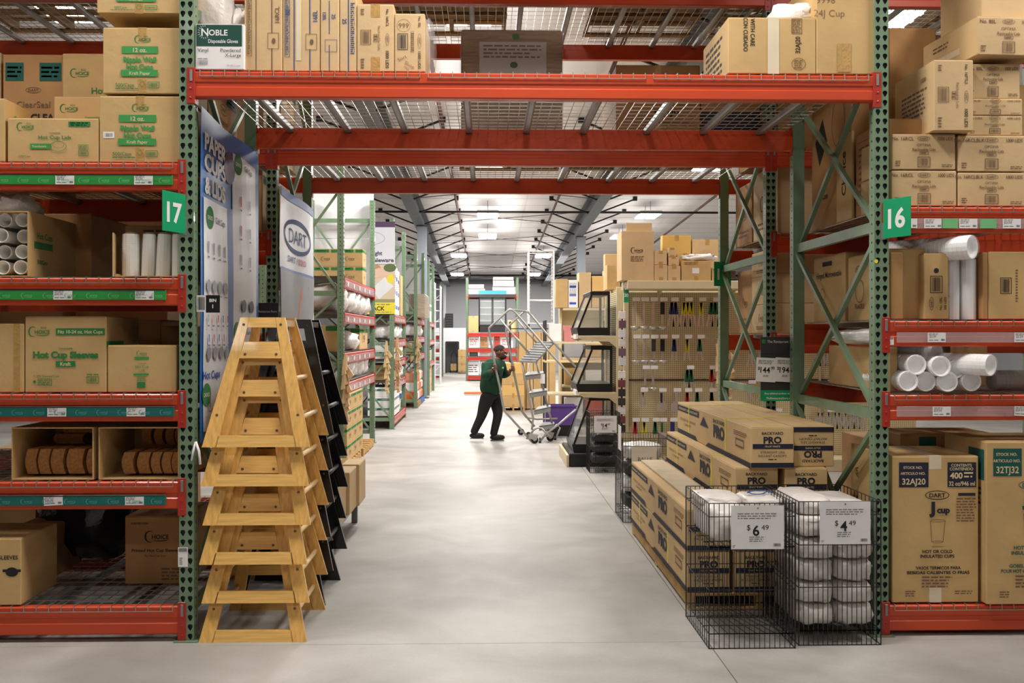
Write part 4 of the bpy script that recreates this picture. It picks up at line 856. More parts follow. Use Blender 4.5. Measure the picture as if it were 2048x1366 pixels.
# bottom right shelf: tall J cup cartons
zb = LV['R1'] + .01
rc('tall insulated cups carton marked 32AJ20 with navy corner panels', 1784, 1957, 913, zb, YF - .01, .5, m=KR, prints=[('F', pr_jcup('32AJ20', BLK, NAVY))], tape='F', tm=TAPEW, tw=.068)
rc('tall insulated cups carton with dark green print at the right photo edge', 1973, 2140, 884, zb - .0, YF - .06, .5, m=KR, prints=[('F', pr_jcup('32TJ32', DTEAL, DTEAL, 'GOBELETS ISOLANTS|POUR HOT CHAUDE OU FROIDE')), ('L', lambda p: (p.rect(p.w * .6, p.h * .76, p.w * .95, p.h * .95, DTEAL), p.micro(p.w * .6, p.h * .6, p.w * .9, p.h * .72, 4, DTEAL)))], tape='', tm=TAPEW)
rc('low brown carton with green panels behind the tall cups cartons', 1800, 1990, 868, zb, YF + .62, .4, m=KR3, prints=[('F', lambda p: (p.rect(p.w * .2, p.h * .9, p.w * .38, p.h * .98, DTEAL), p.rect(p.w * .7, p.h * .88, p.w * .95, p.h * .98, DTEAL)))])
# cartons of the right bays seen through the frames (sides towards the aisle)
def side(label, x0, x1, ya, yb, z0, z1, m=KR3, fn=None, **q):
    return carton(label, ((x0 + x1) / 2, (ya + yb) / 2, z0), x1 - x0, yb - ya, z1 - z0, m=m, tape=q.pop('tape', ''), prints=[('L', fn)] if fn else (), **q)
zR = LV['R5'] + .01; SD = XR + .09
side('huge brown carton with a dark diamond print behind the right frame, upper', SD, SD + .5, 6.1, 6.84, zR, 3.55, fn=lambda p: (p.poly([(p.w * .1, p.h * .5), (p.w * .3, p.h * .62), (p.w * .42, p.h * .48), (p.w * .22, p.h * .36)], BLK), p.up(), p.arc(p.w * .7, p.h * .55, .12, .16, .006, 0, 2 * pi, BRN), p.text('200/Case', p.w * .3, p.h * .18, .04, BLK)))
side('brown lids carton with a printed side right behind the right post, upper', SD, SD + .3, 5.52, 6.02, zR, 2.86, fn=lambda p: (p.micro(p.w * .1, p.h * .2, p.w * .9, p.h * .85, 9, BRN), p.frame(p.w * .05, p.h * .15, p.w * .95, p.h * .9, .004, BRN)))
side('upright carton with a black swash logo behind the right frame', SD - .02, SD + .0, 6.04, 6.3, zR, 2.9, m=KR, fn=lambda p: p.text('Choice', p.w * .5, p.h * .55, .07, BLK, .02, rot=pi / 2))
zR = LV['R4'] + .01
side('carton marked 32SL with a round stamp, behind the right post', SD, SD + .2, 5.5, 6.15, zR, 2.13, m=KR, fn=lambda p: (p.text('No. 32SL', p.w * .78, p.h * .85, .05, BLK, .01), p.dart(p.w * .3, p.h * .78, .14, BRN), p.up(), p.arc(p.w * .3, p.h * .45, .07, .07, .005, 0, 2 * pi, BRN), p.text('FRAGILE', p.w * .3, p.h * .22, .03, BRN)))
side('hinged microwavable container carton deeper on the same shelf', SD, SD + .5, 6.2, 6.8, zR, 2.17, m=KR, fn=lambda p: (p.text('Hinged Microwavable', p.w * .5, p.h * .72, .04, BLK, .01), p.rect(p.w * .3, p.h * .85, p.w * .6, p.h * .92, NAVY), p.up(), p.arc(p.w * .3, p.h * .4, .05, .05, .004, 0, 2 * pi, BRN)))
zR = LV['R3'] + .01
side('carton of cups lying behind the right frame under a white bag', SD, SD + .04, 5.5, 6.5, zR, 1.58, m=KR, fn=lambda p: (p.text('VASOS', p.w * .82, p.h * .5, .045, BLK, .02, rot=pi / 2), p.text('FRIAS', p.w * .74, p.h * .5, .045, BLK, .02, rot=pi / 2)))
bagpile('plastic_bag', 'white bag lying on the carton behind the right frame', (SD + .1, 6.02, 1.64), (.16, .5, .05), FILMW, .25, 3, 21)
zR = LV['R1'] + .01
side('insulated cups carton with its side to the aisle behind the canopy boxes', SD, SD + .02, 5.52, 6.1, zR, .98, m=KR, fn=lambda p: (p.rect(p.w * .55, p.h * .7, p.w * .98, p.h * .95, NAVY), p.dart(p.w * .25, p.h * .8, .16, BLK), p.text('J', p.w * .42, p.h * .62, .09, BLK, .07), p.text('cup', p.w * .25, p.h * .61, .05, BLK, .05)))
# second rack, right and left: loads seen through the frames and between the beams
def fill(tag_, x0, x1, ya, yb, z0, hs, mats, side_):
    """a column of cartons"""
    z = z0
    for i, h in enumerate(hs):
        carton('%s carton, %s' % (('pale', 'brown', 'plain')[mats[i % len(mats)]], tag_ + (', number %s up' % ('one', 'two', 'three', 'four')[i] if len(hs) > 1 else '')), ((x0 + x1) / 2, (ya + yb) / 2, z), x1 - x0, yb - ya, h, m=(KR2, KR3, KR)[mats[i % len(mats)]], tape='', prints=[(side_, (lambda p: (p.choice(p.w * .3, p.h * .4, min(p.w, p.h * 1.6) * .4, BRN), p.micro(p.w * .2, p.h * .12, p.w * .8, p.h * .26, 2, BRN))) if i % 2 == 0 else (lambda p: p.poly([(p.w * .4, p.h * .35), (p.w * .6, p.h * .25), (p.w * .65, p.h * .55), (p.w * .45, p.h * .65)], GREYT)))])
        z += h + .004
fill('second rack behind the right frame at eye height', SD, SD + .6, 7.7, 8.4, 1.665, [.23, .23, .2], (0, 0, 0), 'L')
fill('second rack rear, right of the aisle, eye height', SD + .02, SD + .5, 8.45, 8.95, 1.665, [.55], (1,), 'L')
fill('second rack right, above eye height', SD, SD + .6, 7.65, 8.35, 2.435, [.55], (0,), 'L'); fill('second rack rear right, above eye height', SD, SD + .5, 8.4, 8.95, 2.435, [.52], (1,), 'L')
fill('second rack right, on the bridge level', SD, SD + .7, 7.65, 8.85, 3.085, [.5, .4], (1, 2), 'L')
XLn = XL - .09
def rside(label, x0, x1, ya, yb, z0, z1, m=KR3, fn=None): return carton(label, ((x0 + x1) / 2, (ya + yb) / 2, z0), x1 - x0, yb - ya, z1 - z0, m=m, tape='', prints=[('R', fn)] if fn else ())
for (a, c_, z0, z1, m, lb) in ((5.5, 6.1, LV['L5'] + .37, LV['L5'] + .75, KR3, 'x'),):
    pass
rside('brown container carton behind the blue banner, above it', XLn - .5, XLn, 6.15, 6.85, LV['L5'] + .01, 3.3, fn=pr_clear)
rside('pale carton on the second rack above the cups banner', XLn - .6, XLn, 7.65, 8.25, 3.08, 3.7, m=KR2, fn=pr_big)
rside('tall pale carton on the second rack left of the silver pallets', XLn - .6, XLn, 8.3, 8.95, 3.08, 3.85, m=KR2, fn=pr_clear)
rside('carton with green corner print behind the top of the white banner', XLn - .6, XLn, 7.62, 8.2, 2.435, 2.9, m=KR2, fn=pr_clear)
rside('pale carton beside it behind the top of the white banner', XLn - .6, XLn, 8.25, 8.95, 2.435, 2.9, m=KR2)
for i, (za, zb_) in enumerate(((.2, .8), (1.665, 2.25), (2.435, 2.9), (3.085, 3.7))):
    for q in range(3):
        x1 = XL - .85 - q * .8; w_ = .7
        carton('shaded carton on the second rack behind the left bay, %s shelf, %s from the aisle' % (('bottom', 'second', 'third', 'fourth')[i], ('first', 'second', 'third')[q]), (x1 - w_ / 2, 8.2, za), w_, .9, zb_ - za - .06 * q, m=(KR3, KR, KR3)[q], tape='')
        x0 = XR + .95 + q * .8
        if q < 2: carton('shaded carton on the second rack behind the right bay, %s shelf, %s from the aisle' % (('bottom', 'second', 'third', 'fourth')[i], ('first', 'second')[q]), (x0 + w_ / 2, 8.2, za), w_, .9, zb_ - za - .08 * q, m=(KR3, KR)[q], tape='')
# ================================================================ stacked high chairs
CH = .70
def hw(h): return .288 - .166 * h / CH
def fy(h): return .325 - .165 * h / CH
def chair_parts(t, m, mh, dm, screws=True):
    T = .022
    for s in (-1, 1):        # near and far A-shaped side frame
        def P(x, h, o): return (x, s * (fy(h) - o), h)
        def quad(pts, name, mm):
            b = MB(); a = [P(x, h, 0) for x, h in pts]; c = [P(x, h, T) for x, h in pts]
            if s > 0: a, c = c, a
            b.add(a + c, [(0, 1, 2, 3), (7, 6, 5, 4), (0, 4, 5, 1), (1, 5, 6, 2), (2, 6, 7, 3), (3, 7, 4, 0)]); return b.build(name, mm, t)
        for e in (-1, 1):
            w0, w1 = .078, .052
            pts = [(e * hw(0), 0), (e * (hw(0) - w0), 0), (e * (hw(CH) - w1), CH), (e * hw(CH), CH)]
            quad(pts if e < 0 else pts[::-1], 'leg', m)
        def rail(h0, h1, name, ins=.055):
            a, c = hw(h0) - ins, hw(h1) - ins; return quad([(-a, h0), (a, h0), (c, h1), (-c, h1)], name, mh)
        rail(0, .06, 'bottom_rail', .07); r2 = rail(.475, .565, 'seat_rail', .06); rail(.645, CH, 'top_rail', .05)
        if s < 0 and screws:
            for e in (-1, 1):
                for h in (.497,): MB().lathe([(.008, 0), (.006, -.003)], 8, 0, (e * .085, -fy(h) - .0005, h), 'y').build('screw_cap', BRN, r2)
            for e in (-1, 1):
                for h in (.66, .17): MB().lathe([(.008, 0), (.006, -.003)], 8, 0, (e * (hw(h) - .03), -fy(h) - .0005, h), 'y').build('screw_cap', BRN, t)
    for e in (-1, 1):
        for h in (.15, .36):
            MB().tube([(e * (hw(h) - .03), -fy(h) + .01, h), (e * (hw(h) - .03), fy(h) - .01, h)], .014, 8).build('rung', dm, t, smooth=True)
        MB().bar((e * (hw(.66) - .025), -fy(.66) + .01, .668), (e * (hw(.66) - .025), fy(.66) - .01, .668), .03, .035).build('arm_bar', dm, t)
    MB().box(-.11, -.16, .5, .11, .16, .515, c=.003).build('seat', mh, t)
    return t
def copy_tree(o, parent=None):
    c = o.copy(); COL.objects.link(c)
    if parent is not None: c.parent = parent
    for ch in list(o.children): copy_tree(ch, c)
    return c
def ch_stack(x, y, n, dz, mats, kind, group, jit, labels):
    t = thing('high_chair', labels[0], 'high chair', (x, y, 0), 0, group); chair_parts(t, *mats)
    for i in range(1, n):
        c = copy_tree(t); c.location = (x + jit[i][0], y + jit[i][1], i * dz); c['label'] = labels[i]; c.rotation_euler.z = jit[i][2]
J = [(0, 0, 0), (.012, .006, .004), (.005, -.004, -.006), (.018, .004, .006), (.012, 0, -.003), (.016, .004, .0)]
o6 = ('bottom', 'second from the bottom', 'third from the bottom', 'fourth from the bottom', 'fifth from the bottom', 'top')
ch_stack(-1.255, 5.70, 6, .2095, (WOOD, WOODH, DOWEL), 'w', 'stacked wooden high chairs', J, ['honey coloured wooden high chair, %s of the stack nearest the camera' % s for s in o6])
ch_stack(-1.27, 6.42, 6, .2095, (BWOOD, BWOOD, DKM), 'b', 'stacked black high chairs', [(a * 1.2 + .03, b_, c_) for a, b_, c_ in J], ['black wooden high chair, %s of the stack behind the honey coloured one' % s for s in o6])
t = thing('high_chair', 'honey coloured high chair back with a sticker, peeking above behind the wooden stack', 'high chair', (-1.42, 6.45, 1.24)); t.location.y = 7.12; t.location.z = 0
for i in range(1): chair_parts(t, WOOD, WOODH, DOWEL)
t.location = (-1.5, 7.12, 0)
MB().box(-.02, -.002, .69, .02, 0, .72).build('sticker', ORP, t) if False else None
# ================================================================ banners on the left, hung flat between the posts
def pface(x, y0, z0): return Matrix(((0, 0, 1, x), (1, 0, 0, y0), (0, 1, 0, z0), (0, 0, 0, 1)))
def banner(label, x, y0, y1, z0, z1, m, fn, wav=.012, seed=0):
    w, h = y1 - y0, z1 - z0; nx, nz = 14, 22
    def dx(u, v): return wav * (noise.noise(Vector((u * 3 + seed, v * 2.2, 0))) + .5 * sin(u * 9 + v * 2))
    b = MB(); vs = []
    for j in range(nz + 1):
        for i in range(nx + 1): u, v = i / nx, j / nz; vs.append((x + dx(u, v), y0 + u * w, z0 + v * h - .02 * sin(pi * u) * (j == nz)))
    vs2 = [(a - .0015, c, d) for a, c, d in vs]; N = len(vs)
    fs = [(j * (nx + 1) + i, j * (nx + 1) + i + 1, (j + 1) * (nx + 1) + i + 1, (j + 1) * (nx + 1) + i) for j in range(nz) for i in range(nx)]
    b.add(vs, fs); b.add(vs2, [f[::-1] for f in fs]); o = tag(b.build('banner', m, None, smooth=True), label, 'banner')
    p = Pr(w, h); fn(p)
    def sub(P):   # drape the print over the cloth
        out = []
        for a, c, d in P: out.append((x + dx(a / w, c / h) + d + .004, y0 + a, z0 + c))
        return out
    # large areas are cut in strips so that they follow the folds
    p.b.v = sub(p.b.v); p.b.build('banner_print', p.mats, o)
    for yy in (y0 + .02, y1 - .02): MB().tube([(x, yy, z1 - .01), (XL + .0, yy + (.03 if yy > y0 + .1 else -.02), z1 + .06)], .004, 5).build('tie', WHT, o)
    return o
def grid(p, x0, y0, x1, y1, m, z=None):
    n = max(1, int((x1 - x0) / .09)); k = max(1, int((y1 - y0) / .09)); p.up()
    for i in range(n):
        for j in range(k): p.rect(x0 + (x1 - x0) * i / n, y0 + (y1 - y0) * j / k, x0 + (x1 - x0) * (i + 1) / n, y0 + (y1 - y0) * (j + 1) / k, m, up=False)
def pr_cups(p):
    w, h = p.w, p.h
    grid(p, .035 * w, .03 * h, .42 * w, .735 * h, BANW); grid(p, .5 * w, .03 * h, .93 * w, .93 * h, BANW); grid(p, .42 * w, .03 * h, .5 * w, .74 * h, BANB2)
    for s, y in (('PAPER', .905), ('CUPS', .845), ('& LIDS', .775)): p.text(s, w * .22, h * y, h * .05, WHT, .04, wf=w * (.36 if s != '& LIDS' else .34))
    p.disc(w * .45, h * .87, w * .085, h * .052, PURP); p.micro(w * .39, h * .85, w * .51, h * .89, 4, WHT)
    for cx, cy in ((.13, .68), (.58, .9), (.08, .14)): p.disc(w * cx, h * cy, w * .06, h * .035, GRN); p.text('CHOICE', w * cx, h * cy, h * .012, WHT, .01)
    p.text('Cold Cups', w * .3, h * .68, h * .02, GREYT, .02); p.text('Cold Cups', w * .76, h * .9, h * .02, GREYT, .02); p.text('Hot Cups', w * .15, h * .2, h * .024, BLUP, .02, wf=w * .24); p.text('Compostable', w * .72, h * .33, h * .015, BLUP, .01); p.disc(w * .56, h * .33, w * .05, h * .035, LGRN)
    def cup(cx, cy, s, m): p.up(); p.poly([(w * cx - s * .5, h * cy), (w * cx + s * .5, h * cy), (w * cx + s * .75, h * cy + s * 3), (w * cx - s * .75, h * cy + s * 3)], m); p.micro(w * cx - .02, h * cy - .03, w * cx + .02, h * cy - .01, 1, GREYT)
    for i in range(4): cup(.1 + .09 * i, .57, .022, GREYB)
    for i in range(2):
        for j in range(5): cup(.62 + .16 * i, .76 - .1 * j if j < 3 else .2 - .07 * (j - 3), .022, (REDP if i == 0 and j < 2 else GREYB))
    for i in range(4): p.disc(w * (.09 + .09 * i), h * .47, w * .033, h * .02, GREYB); p.disc(w * (.1 + .09 * i), h * .265, w * .033, h * .02, GREYB); p.micro(w * (.07 + .09 * i), h * .438, w * (.12 + .09 * i), h * .446, 1, GREYT)
    for i in range(2): p.disc(w * (.66 + .14 * i), h * .42, w * .04, h * .022, DKM)
    for i in range(5): cup(.08 + .075 * i, .36, .014, (GREYB, PALE, REDP, BLUI, REDP)[i]); cup(.09 + .075 * i, .3, .014, (BLUP, REDP, BLUP, REDP, BRN)[i])
    for i in range(3):
        for j in range(3): cup(.1 + .1 * i + .03 * j, .1 - .035 * j, .02, (BRN, ORP, REDP)[(i + j) % 3])
banner('tall blue paper cups and lids banner hung beside the left post', XL + .052, 5.47, 6.87, 1.06, 2.9, BANB, pr_cups, seed=1)
def pr_dart(p):
    w, h = p.w, p.h
    grid(p, 0, h * .955, w, h, BANB2); p.arc(w * .5, h * .77, w * .38, h * .1, w * .025, 0, 2 * pi, BLUI, 36); p.text('DART', w * .5, h * .77, h * .085, BLUI, -.005, wf=w * .46)
    p.text('DART /', w * .36, h * .635, h * .035, BLUI, .01, wf=w * .26); p.text('SOLO', w * .62, h * .635, h * .035, REDP, .02, wf=w * .2); grid(p, 0, h * .56, w, h * .575, BANB2); grid(p, 0, 0, w, h * .56, GREYB)
    p.up(); p.poly([(0, h * .56), (w * .25, h * .56), (w * .45, h * .1), (w * .2, 0), (0, 0)], WHT2); p.poly([(w * .5, h * .56), (w * .8, h * .5), (w * .6, h * .2)], DKM); p.poly([(w * .55, h * .45), (w * .62, h * .5), (w * .5, h * .3), (w * .45, h * .25)], ORP); p.poly([(w * .75, h * .3), (w, h * .35), (w, 0), (w * .6, 0)], WHT2)
    p.disc(w * .45, h * .12, w * .14, h * .05, PALE)
banner('white banner with an oval cup maker logo behind the blue banner', XL + .052, Y2 + .04, Y2b - .04, 1.35, 2.78, BANW, pr_dart, seed=5)
# ================================================================ store signs
def storesign(label, x, y, z0, w, h, head, foot=None, rz=0):
    t = thing('store_sign', label, 'sign', (x, y, z0), rz); MB().box(-w / 2, -.004, 0, w / 2, .004, h, c=.001).build('sign_board', mat('sign_charcoal', (52, 52, 54), .5), t)
    p = Pr(w, h); hh = h * .93 if foot else h * .5
    p.text(head, w * .56, hh, w * .075, WHT, .0, wf=w * .78); p.rect(w * .03, hh - w * .05, w * .12, hh + w * .05, GRN)
    if foot: p.rect(0, 0, w, h * .17, SGRN); p.text(foot[0], w * .5, h * .12, w * .05, WHT, .01, wf=w * .8); p.text(foot[1], w * .5, h * .045, w * .06, WHT, .01, wf=w * .72)
    p.build('sign_print', t, Matrix(((1, 0, 0, -w / 2), (0, 0, -1, -.0045), (0, 1, 0, 0), (0, 0, 0, 1)))); return t
YS = Y1b + .05; xa, xb = X(1521, YS), X(1597, YS); w = xb - xa
sg = storesign('charcoal store sign with two price sheets and a green foot hung inside the right frame', (xa + xb) / 2, YS + .0, Z(802, YS, 2), w, Z(674, YS, 2) - Z(802, YS, 2), 'The Restaurant Store', ('Shop additional products online at', 'TheRestaurantStore.com'))
MB().box(-w / 2, -.008, .335, w / 2, -.004, .345).build('rail', DKM, sg)
for i, (dx_, s, c_, ry) in enumerate(((-.1, '144', '95', .05), (.035, '194', '99', .05))):
    b = MB(); b.box(-.07, -.01, -.085, .07, -.009, .085); q = b.build('price_sheet', WHT, sg, loc=(dx_, -.001 - .0015 * i, .22)); q.rotation_euler.y = ry
    p = Pr(.14, .17); p.micro(.015, .125, .125, .155, 3, GREYT); p.text('$', .02, .095, .022, BLK, .01); p.text(s, .065, .085, .042, BLK, .015, wf=.068); p.text(c_, .118, .1, .02, BLK, .01); p.micro(.05, .035, .09, .05, 2, GREYT); p.build('price_print', q, Matrix(((1, 0, 0, -.07), (0, 0, -1, -.0105), (0, 1, 0, -.085), (0, 0, 0, 1))))
YS2 = 7.05; xa, xb = X(497, YS2), X(557, YS2)
storesign('charcoal store sign half hidden behind the wooden high chairs', (xa + xb) / 2, YS2, Z(640, YS2), xb - xa, .12, 'The Restaurant Store')
t = [o for o in COL.objects if o.get('category') == 'sign'][-1]
MB().box(-.01, .005, -1.2, .01, .02, .11).build('stand', DKM, t)
# ================================================================ canopy cartons on a pallet
CANK = mat('canopy_kraft', (216, 184, 132), .7, var=.06, vs=5, bump=.12, bs=25)
def pr_cend(flip=False, dim=False):
    def f(p):
        w, h = p.w, p.h; r = pi if flip else 0
        def y(v): return h * (1 - v) if flip else h * v
        p.text('BACKYARD', w * .5, y(.86), h * .07, NAVY, .02, rot=r, wf=w * .5); p.text('PRO', w * .5, y(.7), h * .16, NAVY, .04, rot=r, wf=w * .42)
        a, c_ = sorted((y(.48), y(.6))); p.rect(w * .04, a, w * .98, c_, NAVY); p.text("10'x10' WHITE", w * .5, y(.54), h * .045, PALE, .01, rot=r)
        p.text('STRAIGHT LEG', w * .5, y(.4), h * .06, NAVY, .0, rot=r, wf=w * .56); p.text('INSTANT CANOPY', w * .5, y(.31), h * .06, NAVY, .0, rot=r, wf=w * .66); p.micro(w * .4, min(y(.2), y(.25)), w * .6, max(y(.2), y(.25)), 1, NAVY)
        a, c_ = sorted((y(.02), y(.14))); p.rect(0, a, w, c_, NAVY)
    return f
def pr_cside(p):
    w, h = p.w, p.h
    p.rect(w * .0, h * .74, w * .36, h * .93, NAVY); p.text('STRAIGHT LEG INSTANT', w * .18, h * .835, h * .07, PALE, .02, wf=w * .32); p.text('STRAIGHT LEG INSTANT', w * .18, h * .5, h * .08, BRN, .0, wf=w * .26); p.text('CANOPY', w * .18, h * .36, h * .08, BRN, .0, wf=w * .12)
    p.up(); p.poly([(w * .38, h * .55), (w * .43, h * .84), (w * .5, h * .55)], NAVY); p.poly([(w * 0, 0), (w * .34, 0), (w * .31, h * .14), (0, h * .14)], NAVY)
    p.text('BACKYARD', w * .64, h * .84, h * .11, NAVY, .02, wf=w * .15); p.text('PRO', w * .64, h * .56, h * .34, NAVY, .05, wf=w * .14); p.barcode(w * .84, h * .4, w * .93, h * .62, BRN); p.micro(w * .82, h * .68, w * .96, h * .82, 3, BRN)
    p.poly([(w * .46, 0), (w, 0), (w, h * .13), (w * .5, h * .13)], NAVY)
def canopy(label, x, y, z, L=2.3, w=.26, h=.245, flip=False, rz=0, side_=True, strap=True):
    pr = [('F', pr_cend(flip))]
    if side_: pr.append(('L', pr_cside))
    o = carton(label, (x, y + L / 2, z), w, L, h, m=CANK, prints=pr, tape='', rz=rz, group='canopy cartons on the pallet')
    if strap:
        for yy in (-L * .22, L * .3):
            b = MB(); e = .002
            b.box(-w / 2 - e, yy - .012, 0, -w / 2, yy + .012, h + e); b.box(-w / 2, yy - .012, h + .0026, w / 2, yy + .012, h + .0045); b.build('strap', YSTRAP, o)
    return o
PX0 = 1.20; PY = 5.95
t = pallet('long wooden pallet under the canopy cartons', PX0 + .44, PY + 1.15, 0, .86, 2.32, PALLET, .1)
for i in range(3): canopy('canopy carton in the bottom layer, %s' % ('nearest the aisle', 'middle one', 'nearest the right frame')[i], PX0 + .135 + .285 * i, PY, .102, side_=i == 0)
for i in range(3): canopy('canopy carton in the second layer, %s' % ('nearest the aisle', 'middle one', 'nearest the right frame')[i], PX0 + .135 + .285 * i, PY, .351, side_=i == 0, strap=i > 0)
canopy('canopy carton in the third layer with its end above the wire bin', 1.63, PY + .02, .6, rz=.0, L=2.28); canopy('shorter end canopy carton in the third layer beside the frame', 1.925, PY + .0, .6, side_=False)
canopy('topmost canopy carton at the left with yellow straps', 1.715, PY - .02, .849, L=2.28, rz=.0); canopy('topmost canopy carton at the right, turned upside down', 1.985, PY + .06, .849, flip=True, side_=False)
b = MB(); b.box(-.09, 0, 0, .09, 2.1, .018, c=.002); tag(b.build('plank', mat('pale_plank', (206, 190, 160), .7, var=.1), None, loc=(PX0 + .17, PY + .16, .599)), 'thin pale board lying on the second canopy layer beside the third', 'board')
# ================================================================ black wire bins with carrier bag bundles
def wirebin(label, x, y, w=.455, d=.6, h=.765, r=.0021, shelf=None, rz=0):
    t = thing('wire_bin', label, 'basket', (x, y, 0), rz)
    def panel(name, fn, W, n, zs):
        b = MB()
        for i in range(n + 1): u = i * W / n; b.bar(fn(u, .0), fn(u, h), r * 1.6, r * 1.6)
        for z in zs: b.bar(fn(0, z), fn(W, z), r * 2.0, r * 2.0)
        b.build(name, BLKW, t)
    zs = (.003, .08, .31, .535, h - .07, h)
    panel('front_panel', lambda u, z: (-w / 2 + u, -d / 2, z), w, 17, zs); panel('back_panel', lambda u, z: (-w / 2 + u, d / 2, z), w, 17, zs)
    panel('side_panel', lambda u, z: (-w / 2, -d / 2 + u, z), d, 11, zs); panel('side_panel', lambda u, z: (w / 2, -d / 2 + u, z), d, 11, zs)
    for name, z in (('base_grid', .08), ('shelf_grid', shelf)):
        if z is None: continue
        b = MB()
        for i in range(10): b.bar((-w / 2 + w * i / 9, -d / 2, z), (-w / 2 + w * i / 17, d / 2, z), r * 1.6, r * 1.6)
        for j in range(5): b.bar((-w / 2, -d / 2 + d * j / 4, z), (w / 2, -d / 2 + d * j / 4, z), r * 2, r * 2)
        b.build(name, BLKW, t)
    b = MB()
    for sx in (-1, 1):
        for sy in (-1, 1): b = MB(); b.tube([(sx * w / 2, sy * d / 2, 0), (sx * w / 2, sy * d / 2, h)], r * 1.7, 6); b.build('corner_rod', BLKW, t)
    return t
bx2, by2 = (X(1418, 5.2) + X(1590, 5.2)) / 2, 5.5; bx1, by1 = (X(1596, 5.25) + X(1762, 5.25)) / 2, 5.545
b1 = wirebin('black wire bin beside the right post, packed with white bag bundles to the rim', bx1, by1, w=.44)
b2 = wirebin('black wire bin nearer the aisle with bags only on its upper shelf', bx2, by2, w=.455, shelf=.535)
def bundle(label, x, y, z, w, d, h, seed, grp):
    b = MB(); n = 14; k = 10; vs = []; fs = []
    b.blob((0, 0, 0), (w / 2, d / 2, h / 2), 12, .14, 4.5, sq=.5, seed=seed)
    return tag(b.build('bag_bundle', BAG, None, smooth=True, loc=(x, y, z + h / 2)), label, 'bags', grp)
for k_ in range(5):
    for c_ in range(2):
        bundle('white carrier bag bundle, %s layer, %s column of the full wire bin' % (('bottom', 'second', 'third', 'fourth', 'fifth')[k_], ('left', 'right')[c_]), bx1 - .105 + .21 * c_, by1, .085 + k_ * .118, .215, .55, .125, k_ * 2 + c_, 'carrier bag bundles in the full wire bin')
bundle('white bag bundle heaped at the rim of the full wire bin, left', bx1 - .1, by1 + .02, .67, .21, .5, .1, 31, 'carrier bag bundles in the full wire bin'); bundle('white bag bundle heaped at the rim of the full wire bin, right', bx1 + .1, by1 + .03, .665, .21, .48, .08, 32, 'carrier bag bundles in the full wire bin')
bundle('white bag bundle on the shelf of the emptier wire bin, aisle side', bx2 - .105, by2 + .02, .54, .215, .54, .2, 41, 'bag bundles in the emptier wire bin'); bundle('white bag bundle on the shelf of the emptier wire bin, right side', bx2 + .11, by2 + .02, .54, .21, .54, .15, 42, 'bag bundles in the emptier wire bin')
o = bundle('flat bag bundle with grey print on top in the emptier wire bin', bx2 - .1, by2 + .1, .7, .24, .34, .06, 43, 'bag bundles in the emptier wire bin')
p = Pr(.2, .1); p.micro(0, 0, .2, .05, 2, NAVY); p.build('printing', o, Matrix(((1, 0, 0, -.1), (0, .95, 0, -.02), (0, .1, 1, .022), (0, 0, 0, 1))))
o = bundle('bag bundle with navy lettering lying over the gap between both wire bins', bx2 + .16, by2 + .16, .68, .22, .3, .06, 44, 'bag bundles in the emptier wire bin')
p = Pr(.16, .1)
p.up(); p.arc(.08, .04, .08, .04, .014, 0, pi, BLUI); p.arc(.06, .05, .05, .03, .012, pi, 2 * pi, BLUI); p.build('printing', o, Matrix(((1, 0, 0, -.08), (0, .95, .3, -.09), (0, .3, 1, .03), (0, 0, 0, 1))))
def pricecard(label, x, y, z, w, h, big, cents, dollars='$', rz=0):
    o = MB().box(-w / 2, -.0012, 0, w / 2, 0, h).build('price_card', WHT, None, loc=(x, y, z), rz=rz); tag(o, label, 'sign')
    MB().box(-w / 2 - .002, -.0028, -.002, w / 2 + .002, -.0016, h + .004).build('card_sleeve', FILM, o)
    p = Pr(w, h); p.rect(w * .49, h * .92, w * .52, h * .96, GREYT); p.micro(w * .12, h * .68, w * .88, h * .84, 3, GREYT); p.text(dollars, w * .33, h * .5, h * .13, BLK, .0); p.text(big, w * (.47 if len(big) < 2 else .48), h * .43, h * .24, BLK, .02); p.text(cents, w * .64, h * .5, h * .12, BLK, .0, wf=w * .14)
    p.micro(w * .34, h * .16, w * .64, h * .3, 3, GREYT); p.barcode(w * .8, h * .06, w * .94, h * .13, BLK, False); p.micro(w * .03, h * .04, w * .08, h * .1, 2, GREYT)
    p.build('price_print', o, Matrix(((1, 0, 0, -w / 2), (0, 0, -1, -.0016), (0, 1, 0, 0), (0, 0, 0, 1)))); return o
Yc = by2 - .308; pricecard('white price card reading 6 dollars 49 on the bin nearer the aisle', X(1515, Yc), Yc, Z(1098, Yc, 1.4), .278, .228, '6', '49')
Yc = by1 - .308; pricecard('white price card reading 4 dollars 49 on the full bin beside the post', X(1690, Yc), Yc, Z(1088, Yc, 1.9), .27, .225, '4', '49')
